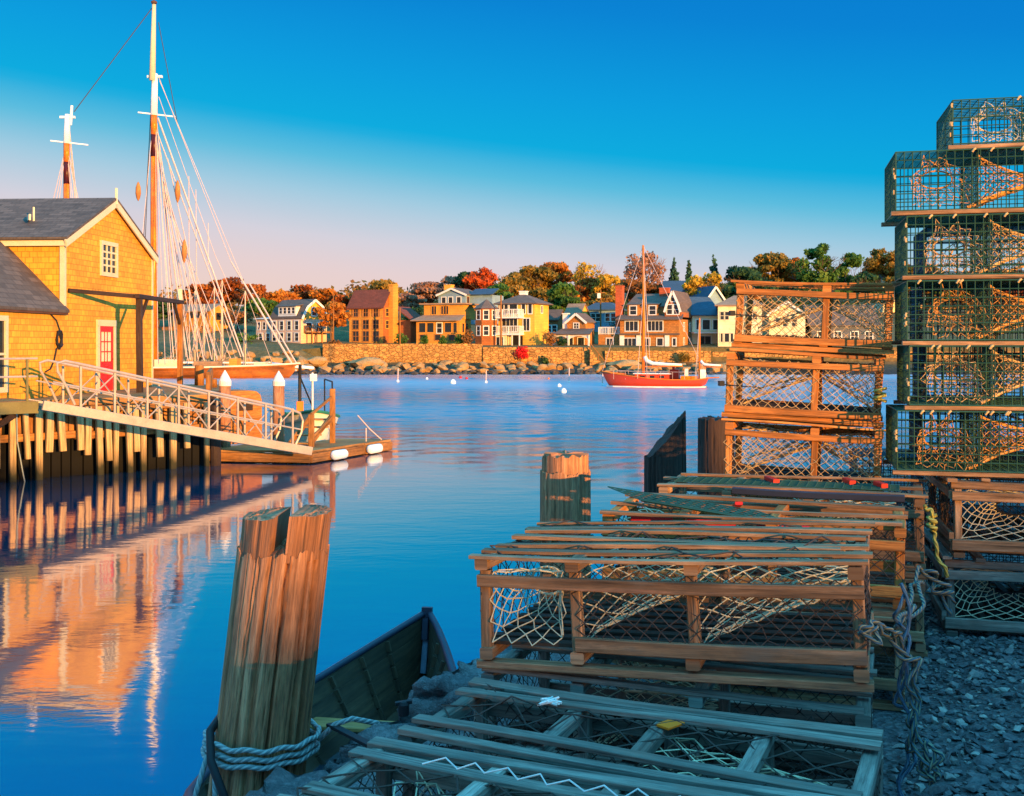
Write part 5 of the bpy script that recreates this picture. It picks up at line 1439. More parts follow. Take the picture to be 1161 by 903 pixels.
# ------------------------------------------------------------------ boats
def hull_shell(Lh, secs, nq=8, closed_transom=True, p=.55):
    """secs: list of (x, half beam, sheer z, keel z, rake) from stern to bow; returns MB"""
    b = MB(); rows = []
    for (x, hb, zs, zk, rk) in secs:
        row = []
        for s in (-1, 1):
            for q in (range(nq, -1, -1) if s < 0 else range(1, nq + 1)):
                t = q / nq; y = s * hb * t ** p; z = zk + (zs - zk) * t ** 1.6
                row.append((x + rk * (t ** 1.3), y, z))
        rows.append(row)
    n = len(rows[0]); vs = [v for r_ in rows for v in r_]
    fs = [(i * n + k, (i + 1) * n + k, (i + 1) * n + k + 1, i * n + k + 1) for i in range(len(rows) - 1) for k in range(n - 1)]
    if closed_transom: fs.append(tuple(range(n)))
    b.add(vs, fs); return b, rows
def deck_from(rows, inset=.0, dz=-.04):
    b = MB(); L_ = [r_[0] for r_ in rows]; R_ = [r_[-1] for r_ in rows]
    for i in range(len(rows) - 1): b.poly([V(L_[i]) + V((0, 0, dz)), V(R_[i]) + V((0, 0, dz)), V(R_[i + 1]) + V((0, 0, dz)), V(L_[i + 1]) + V((0, 0, dz))])
    return b
def rail_from(rows, r=.05):
    b = MB(); b.tube([r_[0] for r_ in rows], r, 6); b.tube([r_[-1] for r_ in rows], r, 6); b.tube([rows[0][0], rows[0][-1]], r, 6); return b

def ketch():
    Y = 92.7; bow = at(684, 422, Y); st = at(801, 430, Y); C = at(742, 438, Y)
    Lh = st.x - bow.x; root = thing('ketch_yacht', 'red wooden two-masted yacht with white sail covers moored in mid harbour', 'sailboat', (C.x, Y, WATER), R(180 - 14))
    # local: +x towards the bow
    h = Lh / 2 / math.cos(R(14))
    secs = [(-h + .25, .62, .78, .22, -.25), (-h * .75, 1.05, .66, -.12, -.05), (-h * .35, 1.35, .66, -.35, 0), (h * .1, 1.4, .78, -.4, 0), (h * .5, 1.05, 1.0, -.3, .05), (h * .75, .6, 1.18, -.08, .3), (h * .86, .03, 1.3, .12, h * .14)]
    b, rows = hull_shell(Lh, secs); b.build('hull', M['hullred'], root, True)
    deck_from(rows).build('deck', M['deck'], root); rail_from(rows, .05).build('gunwale', M['varnish'], root)
    b = MB()
    w0 = [(x + rk * .3, hb * .84) for x, hb, zs, zk, rk in secs]
    for s in (-1, 1):
        for (xa, ya), (xb, yb) in zip(w0, w0[1:]): b.poly([(xa, s * (ya + .05), -.02), (xb, s * (yb + .05), -.02), (xb, s * (yb + .07), .1), (xa, s * (ya + .07), .1)])
    b.build('boot_stripe', M['white'], root)
    b = MB(); b.box((-h * .3, -.7, .6), (h * .35, .7, 1.1)); cb = b.build('cabin', M['hullred'], root)
    b = MB(); b.box((-h * .33, -.78, 1.103), (h * .38, .78, 1.17)); b.build('cabin_roof', M['white'], cb)
    for s in (-1, 1):
        b = MB()
        for i in range(3): b.box((-h * .2 + i * h * .18, s * .705 - .008, .78), (-h * .2 + i * h * .18 + .4, s * .705 + .008, .98))
        b.build('porthole', M['glass'], cb)
    b = MB(); b.box((-h * .46, -.65, .6), (-h * .3 - .003, .65, 1.5)); b.box((-h * .38, -.4, 1.5), (-h * .34, .4, 1.75)); b.build('doghouse', M['sparred'], root)
    b = MB(); b.box((-h * .8, -.5, .66), (-h * .5, .5, .95)); b.build('cockpit_coaming', M['varnish'], root)
    lx = lambda p: -((p - 742) * Y / F) / math.cos(R(14))
    mx = lx(729.5); b = MB(); zt = zat(278, Y) - WATER; b.tube([(mx, 0, .5), (mx - .05, 0, zt * .6), (mx, 0, zt)], .15, 10, r1=.09); b.build('mast', M['varnish'], root, True)
    zx = lx(791); b = MB(); b.tube([(zx, 0, .5), (zx, 0, zat(361, Y) - WATER)], .09, 8, r1=.06); b.build('mizzen_mast', M['varnish'], root, True)
    bz = zat(416, Y) - WATER; b = MB(); b.tube([(mx - .1, 0, bz), (lx(773), 0, bz + .05)], .06, 8); bm_ = b.build('boom', M['varnish'], root)
    b = MB(); pts = [(mx - .12, 0, bz + .85), (mx - .3, 0, bz + .5), (mx - .8, 0, bz + .28), (mx - 2, 0, bz + .2), (lx(772), 0, bz + .16)]
    b.tube(pts, .2, 8, r1=.1); b.build('furled_sail', M['sailcloth'], root, True)
    b = MB(); b.tube([(zx - .05, 0, bz - .0), (lx(815), 0, bz + .0)], .04, 6); b.build('mizzen_boom', M['varnish'], root)
    b = MB(); b.tube([(zx - .08, 0, bz + .5), (zx - .4, 0, bz + .2), (lx(814), 0, bz + .13)], .14, 8, r1=.06); b.build('mizzen_sail', M['sailcloth'], root, True)
    b = MB(); b.tube([(-h + .2, 0, .8), (-h - .9, 0, .85)], .05, 6); b.build('boomkin', M['varnish'], root)
    b = MB()
    bowx = h * .99
    for tgt in ((bowx, 0, 1.3), (-h, 0, .8)): b.tube([(mx, 0, zt - .05), tgt], .018, 4)
    for s in (-1, 1):
        for dx in (-.5, .3): b.tube([(mx, 0, zt * (.98 if dx < 0 else .66)), (mx + dx, s * 1.3, .75)], .02, 4)
        b.tube([(zx, 0, zat(363, Y) - WATER), (zx + .3, s * .8, .7)], .016, 4)
    b.build('rigging', M['rig'], root)
    b = MB()
    for s in (-1, 1):
        for i in range(8):
            x = -h * .8 + i * h * .22; b.tube([(x, s * .95, .66), (x, s * .95, 1.3)], .015, 4)
        b.tube([(-h * .8, s * .95, 1.28), (h * .75, s * .95, 1.35)], .012, 4)
    b.build('lifeline', M['rig'], root)
    b = MB(); b.box((-h * .95, -.2, .75), (-h * .85, .2, 1.5)); b.box((-h * .62, -.5, .9), (-h * .56, -.2, 1.55)); b.build('deck_locker', M['white'], root)
ketch()

def schooner():
    Y = 118.0; k = Y / F; bowx = (338 - CX) * k; root = thing('schooner', 'big tan schooner with two tall white-topped masts moored behind the shack', 'schooner', ((200 - CX) * k, Y, WATER))
    ox = (200 - CX) * k; X = lambda p: (p - CX) * k - ox; Z = lambda y: zat(y, Y) - WATER
    s0 = X(30); s1 = X(340)
    zs = lambda y: Z(y)
    secs = [(s0, 1.6, Z(413), .6, -.6), (s0 + 4, 2.6, Z(415), -.3, 0), (s0 + 12, 3.0, Z(416.5), -.6, 0), (s0 + 20, 2.5, Z(416), -.6, 0), (s1 - 5, 1.5, Z(414.5), -.5, .3), (s1 - 2.2, .7, Z(413), -.3, .8), (s1 - 1.2, .05, Z(412), 0, 1.2)]
    b, rows = hull_shell(0, secs); b.build('hull', M['hulltan'], root, True)
    deck_from(rows, dz=-.3).build('deck', M['deck'], root); rail_from(rows, .09).build('bulwark_rail', M['cream'], root)
    for (a, c, hh, mt) in ((178, 204, .5, 'cream'), (222, 250, .3, 'rooftan'), (262, 271, .6, 'tan'), (290, 303, .2, 'cream')):
        b = MB(); b.box((X(a), -.9, Z(418)), (X(c), .9, Z(413) + hh)); b.build('deckhouse', M[mt], root)
    def mast(p, ytop, ycap, ytree, ydark0, ydark1, wpx, name):
        x = X(p); r_ = wpx * k / 2
        b = MB(); b.tube([(x, 0, 0), (x, 0, Z(ydark1))], r_ * 1.1, 12, r1=r_); m = b.build(name, M['varnish'], root, True)
        b = MB(); b.tube([(x, 0, Z(ydark1)), (x, 0, Z(ydark0))], r_ * 1.02, 12); b.build('mast_band', M['sparred'], m, True)
        b = MB(); b.tube([(x, 0, Z(ydark0)), (x, 0, Z(ytree))], r_ * .98, 12); b.build('mast_cheek', M['varnish'], m, True)
        b = MB(); b.tube([(x, 0, Z(ytree)), (x + .1, 0, Z(ycap))], r_ * 1.05, 12, r1=r_ * .85); b.build('masthead', M['white'], m, True)
        b = MB(); b.bar((x - 1.6, -.3, Z(ytree) + .25), (x + 2.2, .3, Z(ytree) - .1), .18, .14); b.build('crosstree', M['white'], m); b = MB(); b.bar((x - .7, 0, Z(ycap) - .3), (x + .9, 0, Z(ycap) - .3), .3, .25); b.build('mast_cap', M['white'], m)
        return m
    m1 = mast(174.5, 3, 84, 131, 153, 178, 7.6, 'foremast')
    b = MB(); b.tube([(X(173.5), -.25, Z(92)), (X(175.5), -.25, Z(6))], .34, 10, r1=.2); b.build('topmast', M['trim'], m1, True)
    b = MB(); b.lathe([(.3, Z(5)), (.33, Z(3)), (.05, Z(1))], 10, (X(175.5), -.25, 0)); b.build('truck', M['bolt'], m1)
    m2 = mast(75.5, 120, 130, 163, 184, 209, 7.0, 'mainmast')
    b = MB(); b.tube([(X(80), 0, Z(142)), (X(81.5), 0, Z(120))], .14, 8); b.build('topmast_stub', M['white'], m2)
    b = MB(); b.tube([(s1 - 3, 0, Z(413.5)), (X(356), 0, Z(417.5))], .24, 8, r1=.14); b.build('bowsprit', M['white'], root, True)
    b = MB(); r_ = .032
    def ln(p, y, q, y2, yy=0, w=r_): b.tube([(X(p), 0, Z(y)), (X(q), yy, Z(y2))], w, 4)
    for (q, yy) in ((188, -2.6), (196, -2.6), (203, -2.6), (186, 2.6), (194, 2.6)): ln(176, 131, q, 411, yy)
    for (q, yy) in ((158, -2.6), (166, 2.6)): ln(174, 131, q, 411, yy)
    ln(180, 88, 262, 297); ln(262, 297, 335, 421, 0, .07); ln(181, 92, 277, 322); ln(277, 322, 336, 421, 0, .10); ln(283, 322, 340, 419, 0, .08)
    ln(179, 134, 276, 405, 0, .09); ln(178, 150, 273, 405, 0, .06); ln(180, 110, 244, 290); ln(244, 290, 262, 330); ln(222, 215, 222, 405, .5, .04); ln(214, 200, 214, 407, .3, .04); ln(236, 253, 236, 300, 0, .04)
    ln(177, 160, 200, 405, -1, .06); ln(178, 165, 208, 405, 1, .06); ln(179, 170, 216, 408, -1, .05); ln(181, 190, 222, 408, 1, .05); ln(190, 180, 240, 408, 0, .05)
    for i in range(9): ln(178 + i * 1.2, 140 + i * 11, 198 + i * 7.5, 408, (-1) ** i * 1.5, .04)
    for q in (26, 40, 52, 120, 128, 112, 104): ln(75.5, 163, q, 411, -2 if q % 3 else 2)
    for q in (96, 102): ln(78, 140, q, 411, 1, .05)
    b.build('rigging', M['rig'], root)
    b = MB(); ln(172, 8, 85, 127, 0, .05) if False else b.tube([(X(172.5), 0, Z(9)), (X(84), 0, Z(127))], .05, 4)
    for (p, y, q, y2) in ((174, 30, 158, 400), (172, 100, 158, 330), (179, 25, 200, 140)): b.tube([(X(p), .2, Z(y)), (X(q), .4, Z(y2))], .04, 4)
    b.build('dark_stay', M['rigdark'], root)
    for (p, y0, y1) in ((158.5, 207, 229), (203, 205, 231), (210.5, 272, 299)):
        b = MB(); zc = (Z(y0) + Z(y1)) / 2; hh = (Z(y0) - Z(y1)) / 2
        b.lathe([(.02, -hh), (.2, -hh * .7), (.3, -hh * .2), (.27, hh * .4), (.12, hh * .85), (.02, hh)], 8, (X(p), -.5, zc)); b.build('rope_bundle', M['trap_red'], root, True)
    for p in (206, 178): pass
    b = MB(); b.tube([(X(203.5), 0, Z(415)), (X(203.5), 0, Z(328))], .3, 8); b.build('boom_crutch', M['trim'], root)
schooner()

def small_sloop(p, ytop, Y, lab, Lh=6.0, dirx=1):
    k = Y / F; o = at(p, 405, Y); root = thing('moored_sloop', lab, 'sailboat', (o.x, Y, WATER), 0 if dirx > 0 else R(180)); h = Lh / 2
    secs = [(-h, .6, .8, .1, -.1), (-h * .4, 1.0, .75, -.2, 0), (h * .2, .95, .85, -.2, 0), (h * .7, .45, 1.0, -.1, .2), (h * .85, .03, 1.1, .05, h * .15)]
    b, rows = hull_shell(0, secs); b.build('hull', M['cream'], root, True); deck_from(rows).build('deck', M['deck'], root)
    b = MB(); b.box((-h * .3, -.5, .7), (h * .4, .5, 1.1)); b.build('cabin', M['white'], root)
    zt = zat(ytop, Y) - WATER
    b = MB(); b.tube([(h * .1, 0, .5), (h * .1, 0, zt)], .085, 8, r1=.06); b.build('mast', M['trim'], root, True)
    b = MB(); b.tube([(h * .08, 0, 1.5), (-h * .85, 0, 1.5)], .1, 6); b.build('boom', M['sailcloth'], root)
    b = MB(); b.tube([(h * .1, 0, zt), (h, 0, 1.1)], .025, 4); b.tube([(h * .1, 0, zt), (-h, 0, .8)], .025, 4)
    for s in (-1, 1): b.tube([(h * .1, 0, zt * .95), (h * .1, s * .95, .8)], .025, 4)
    b.build('rigging', M['rig'], root)
for a in ((218, 330, 124, 'small cream sloop moored furthest left behind the schooner bow'), (240, 326, 126, 'small cream sloop second from the left behind the schooner'), (255, 318, 125, 'small cream sloop with the tallest of the slim masts behind the schooner', 6.5, -1),
          (281, 330, 124.5, 'small cream sloop moored furthest right behind the schooner bow', 6, -1), (229, 345, 127.5, 'short-masted cream sloop between the two left sloops', 5)): small_sloop(*a)

def workboat():
    Y = 38.5; c = at(341, 470, Y); root = thing('work_boat', 'small cream work boat with green gunwale lying behind the float', 'boat', (c.x - .1, Y + 1.6, WATER), R(-75))
    h = 2.6
    secs = [(-h, 1.05, .95, -.1, -.05), (-h * .4, 1.2, .9, -.25, 0), (h * .1, 1.15, 1.0, -.25, 0), (h * .55, .85, 1.15, -.15, .1), (h * .82, .4, 1.28, 0, .2), (h * .92, .03, 1.35, .1, .3)]
    # stern faces the viewer's right; bow to the left-front
    b, rows = hull_shell(0, secs); b.build('hull', M['cream'], root, True)
    rail_from(rows, .06).build('gunwale', M['green'], root); deck_from(rows, dz=-.3).build('deck', M['deck'], root)
    b = MB(); b.box((-h * .1, -.55, .6), (h * .45, .55, 1.15)); b.build('engine_box', M['hullred'], root)
    b = MB(); b.tube([(.2, .2, .8), (.2, .2, 2.6)], .035, 6); b.box((.1, .1, 2.3), (.35, .35, 2.55)); b.build('antenna', M['white'], root)
    b = MB(); b.tube([(.9, -.3, .8), (.85, -.3, 2.4), (1.0, -.3, 2.9)], .06, 6); b.tube([(.85, -.3, 2.5), (-.3, .3, 1.2)], .03, 5); b.build('pot_hauler', M['black'], root)
    b = MB(); b.box((.8, -.42, 1.0), (1.05, -.18, 1.6)); b.build('hauler_head', M['orangeplastic'], root)
    b = MB(); b.tube([(h * .5, .8, 1.2), (h * .5, .8, 2.3)], .03, 5); b.tube([(-h * .6, .8, 1.0), (-h * .6, .8, 2.3)], .03, 5); b.tube([(h * .5, .8, 2.3), (-h * .6, .8, 2.3)], .03, 5); b.build('side_rail', M['black'], root)
workboat()

# mooring buoys
def buoy(p, y, d, mat, lab, stick=0):
    Y = (CZ - WATER) * F / (y - CY); x = (p - CX) * Y / F; r_ = d * Y / F / 2
    root = thing('mooring_buoy', lab, 'buoy', (x, Y, WATER))
    b = MB(); b.lathe([(.01, -r_ * .6), (r_ * .8, -r_ * .3), (r_, r_ * .2), (r_ * .85, r_ * .8), (r_ * .45, r_ * 1.25), (.01, r_ * 1.4)], 12); b.build('float', M[mat], root, True)
    if stick:
        b = MB(); b.tube([(0, 0, r_), (.04, 0, stick * Y / F)], .05, 5); b.build('pole', M['rig'], root)
for a in ((639, 445, 7, 'white', 'largest white ball buoy left of the red yacht'), (634, 438.5, 5, 'white', 'smaller white buoy just behind the largest one'), (513.5, 435, 7, 'white', 'white double buoy below the tower house'),
          (522, 429, 4, 'red', 'left red buoy near the far shore'), (529, 430, 3.5, 'red', 'right red buoy near the far shore'), (451, 433, 3.5, 'white', 'white buoy with a thin pole under the long seawall', 15),
          (551, 434, 3.5, 'white', 'white buoy with a thin pole under the crimson shrub', 14), (645, 434, 3, 'white', 'slim white pole buoy above the largest ball buoy', 17), (622, 430, 2.5, 'orangeplastic', 'tiny orange buoy below the seawall end'), (683, 437, 3, 'white', 'white pole buoy under the red yacht bow', 16), (484, 430, 3, 'white', 'tiny white buoy left of the red buoys')): buoy(*a)
# ------------------------------------------------------------------ foreground piles
def pile_grid(b, r0, r1, z0, z1, tilt, seed, ncr=11, nt=144, nz=110, cap=True, crack=.02, top=None):
    """cracked, weathered round timber; tilt = dx per dz"""
    rr = random.Random(seed)
    cr = [(rr.uniform(0, 6.283), rr.uniform(.02, .05), rr.uniform(.8, 1.7), rr.uniform(.0, .8), rr.uniform(.88, 1.2), rr.uniform(0, 20)) for _ in range(ncr)]
    fine = [(rr.uniform(0, 6.283), rr.uniform(.006, .014), rr.uniform(.25, .7), rr.uniform(0, .9), rr.uniform(.8, 1.2), rr.uniform(0, 20)) for _ in range(ncr * 4)]
    def fn(u, v):
        a = u * 6.28318; z = z0 + (z1 - z0) * v
        ca, sa = math.cos(a), math.sin(a); r = r0 + (r1 - r0) * v
        d = .035 * noise.noise(V((ca * 1.2 + seed, sa * 1.2, z * .7))) + .012 * noise.noise(V((ca * 9, sa * 9 + seed, z * 1.1)))
        rad = r * (1 + d)
        for (c, wd, dp, lo, hi, sd) in cr + fine:
            cc = c + .10 * noise.noise(V((sd, z * 1.6, 0))) + .03 * noise.noise(V((sd, z * 7, 2)))
            q = (a - cc + math.pi) % (2 * math.pi) - math.pi
            if abs(q) < wd * 3.2:
                env = smooth(lo - .12, lo + .1, v) * (1 - smooth(hi - .1, hi + .12, v)) if True else 1
                rad -= crack * dp * env * math.exp(-(q / wd) ** 2 * 1.2)
        z2 = z + smooth(.97, 1, v) * .028 * (noise.noise(V((ca * 3.5, sa * 3.5, seed))) + .6 * noise.noise(V((ca * 14, sa * 14, seed))))
        return (ca * rad + tilt * z, sa * rad, z2)
    n0 = len(b.v); b.grid(fn, nt, nz, True)
    # grid uv -> metric, grain along z
    k = len(b.f) - nt * nz
    for i in range(k, len(b.f)): b.uv[i] = [(z0 + (z1 - z0) * q[1], q[0] * 6.28 * r0) for q in b.uv[i]]
    if cap:
        ring = [b.v[n0 + nz * nt + i] for i in range(nt)]
        c = V((tilt * z1, 0, z1 + .006)); inner = [V(p).lerp(c, .5) + V((0, 0, .012 * noise.noise(V(p) * 20))) for p in ring]
        for i in range(nt):
            j = (i + 1) % nt
            b.add([ring[i], ring[j], inner[j], inner[i]], [(0, 1, 2, 3)]); b.add([inner[i], inner[j], c], [(0, 1, 2)])

def front_pile():
    X0 = -.903; Yp = 4.0; root = thing('wharf_pile', 'massive cracked timber pile with a deep notch in its top, rope round its foot', 'pile', (X0, Yp, -2.7))
    tl = .112; zb = -2.7
    b = MB(); pile_grid(b, .195, .163, 0.0, .63 - zb, tl, 4, 15, 300, 230, True, .024)
    sh = zb * tl
    b.v = [(x + sh, y, z) for x, y, z in b.v]       # axis passes x=0 at z=0 world
    o = b.build('shaft', M['pile'], root, True)
    # two horns left standing beside the notch
    for (xa, xb, zt, sd, name) in ((-.152, -.018, .75, 3, 'horn'), (.038, .158, .762, 9, 'horn')):
        m = MB(); nseg = 26; nzh = 14; pts = []
        arc = []
        R0 = .160
        a0 = math.acos(max(-1, min(1, xa / R0))); a1 = math.acos(max(-1, min(1, xb / R0)))
        lo, hi = (a1, a0)
        for i in range(nseg + 1): 
            a = lo + (hi - lo) * i / nseg; arc.append((R0 * math.cos(a), -R0 * math.sin(a)))
        for i in range(nseg + 1):
            a = hi - (hi - lo) * i / nseg; arc.append((R0 * math.cos(a), R0 * math.sin(a)))
        n = len(arc); vs = []; fs = []; uvs = []
        for k in range(nzh + 1):
            t = k / nzh
            for (x, y) in arc:
                nn = noise.noise(V((x * 22 + sd, y * 22, t * 1.0))); zt2 = (zt + .007 * noise.noise(V((x * 25, y * 25, sd))) + (x - (xa + xb) / 2) * (.07 if sd == 3 else -.03))
                z = .60 + (zt2 - .60) * t; q = 1 + .035 * nn + .05 * noise.noise(V((math.atan2(y, x) * 7, sd, t * .6)))
                vs.append((x * q + tl * z, y * q, z - zb))
        for k in range(nzh):
            for i in range(n):
                j = (i + 1) % n; fs.append((k * n + i, k * n + j, (k + 1) * n + j, (k + 1) * n + i))
                uvs.append([(k * .01, i * .02), (k * .01, (i + 1) * .02), ((k + 1) * .01, (i + 1) * .02), ((k + 1) * .01, i * .02)])
        prev = list(range(nzh * n, (nzh + 1) * n)); cen = sum((V(vs[i]) for i in prev), V()) / n
        for k in range(1, 6):
            cur = []
            for i in range(n):
                p = V(vs[nzh * n + i]).lerp(cen, k / 5.5); p.z += .007 * noise.noise(V((p.x * 60, p.y * 60, sd))) + .006 * noise.noise(V((p.x * 150, p.y * 150, sd))); cur.append(len(vs)); vs.append(tuple(p))
            for i in range(n):
                j = (i + 1) % n; f = (prev[i], prev[j], cur[j], cur[i]); fs.append(f); uvs.append([(vs[q][0], vs[q][1]) for q in f])
            prev = cur
        fs.append(tuple(prev)); uvs.append([(vs[q][0], vs[q][1]) for q in prev])
        m.add(vs, fs, uvs); m.build(name, M['pile'], root)
    # lashings
    def ringp(z, a0, a1, r_, n=60, wob=.006, dz=0):
        return [(X0 + tl * (z + dz * i / n) + r_ * math.cos(a0 + (a1 - a0) * i / n), Yp + r_ * math.sin(a0 + (a1 - a0) * i / n), z + dz * i / n + wob * math.sin(i * .9)) for i in range(n + 1)]
    b = MB(); z = -.06
    b.tube(ringp(z, 2.7, 2.7 + 6.3, .201, 70, .004, -.035), .0098, 8)
    b.tube(ringp(z - .03, 2.6, 2.6 + 6.4, .203, 70, .004, -.02), .0098, 8)
    b.tube(ringp(z + .028, 3.3, 3.3 + 5.2, .202, 60, .005, -.03), .0098, 8)
    e = V((X0 + .205, Yp - .03, z))
    b.tube([e, e + V((.06, -.02, .06)), e + V((.12, .0, .075)), e + V((.2, .08, .03)), e + V((.3, .2, -.06)), e + V((.42, .4, -.16))], .0098, 8)
    l = V((X0 - .17, Yp - .13, z - .02))
    b.tube([l, l + V((-.03, -.04, -.12)), l + V((-.055, -.03, -.4)), l + V((-.09, 0, -1.1))], .0098, 8)
    b.tube([l + V((.03, -.01, 0)), l + V((.04, -.05, -.14)), l + V((.06, -.06, -.4)), l + V((.07, -.06, -.9))], .0098, 8)
    o = b.build('rope', M['ropeteal'], None, True); tag(o, 'grey-green rope lashed in three turns round the big notched pile', 'rope')
    b = MB(); l = V((X0 - .165, Yp - .115, z + .06))
    b.tube([l + V((.02, .1, .03)), l, l + V((.03, -.1, -.07)), l + V((.1, -.15, -.2)), l + V((.2, -.16, -.42)), l + V((.27, -.14, -.7)), l + V((.3, -.1, -1.2))], .015, 8)
    b.tube([l + V((.13, -.165, -.24)), l + V((.16, -.17, -.30)), l + V((.19, -.165, -.37))], .033, 8)
    tag(b.build('hose', M['black'], None, True), 'black chafe hose knotted in front of the notched pile foot', 'hose')
    b = MB(); b.bar(V((-.66, 3.98, -.01)), V((-.43, 3.66, .01)), .03, .012); b.bar(V((-.43, 3.66, .01)), V((-.26, 3.52, .015)), .03, .012)
    tag(b.build('strap', M['black']), 'flat black strap lying over the granite capstone', 'strap')
    for p, lab in ((V((-.50, 3.62, -.02)), 'rusty iron eye bolt on the nearer pitted capstone'), (V((-.40, 4.05, .03)), 'rusty iron bolt below the plank seat of the dory')):
        b = MB(); b.lathe([(.02, -.03), (.021, .01), (.013, .02), (.001, .024)], 12, p); b.bar(p + V((-.03, 0, .012)), p + V((.03, .01, .018)), .02, .013); tag(b.build('iron_bolt', M['black'], None), lab, 'bolt')
front_pile()

def back_pile(X, Y, r, zt, seed, label, slant=0.0, mat='pile', notch=None, tilt=0.0):
    root = thing('wharf_pile', label, 'pile', (X, Y, -2.7)); b = MB()
    pile_grid(b, r * 1.1, r, 0, zt + 2.7, tilt, seed, 9, 110, 110, True, .018)
    v2 = []
    for (x, y, z) in b.v:
        if z > zt + 2.7 - .32:
            t = (z - (zt + 2.7 - .32)) / .32
            if slant: z += t * slant * (x / r - 1) / 2
            if notch: z -= t * notch * smooth(-.2, -.5, x / r) * (1 + .3 * math.sin(y * 50))
        v2.append((x - tilt * (zt + 2.7), y, z))
    b.v = v2; b.build('shaft', M[mat], root, True); return root
p2 = back_pile(.312, 6.42, .148, .62, 21, 'round timber pile with ragged stepped top, lower half in shadow')
b = MB(); pile_grid(b, .142, .135, 3.15, 3.42, 0, 33, 7, 90, 16, True, .014); b.build('stepped_top', M['pile'], p2, True)
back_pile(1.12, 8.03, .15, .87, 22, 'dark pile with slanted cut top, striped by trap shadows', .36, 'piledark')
back_pile(1.70, 9.15, .15, .745, 23, 'flat-topped dark pile mostly hidden behind the wooden trap stack', 0, 'piledark')

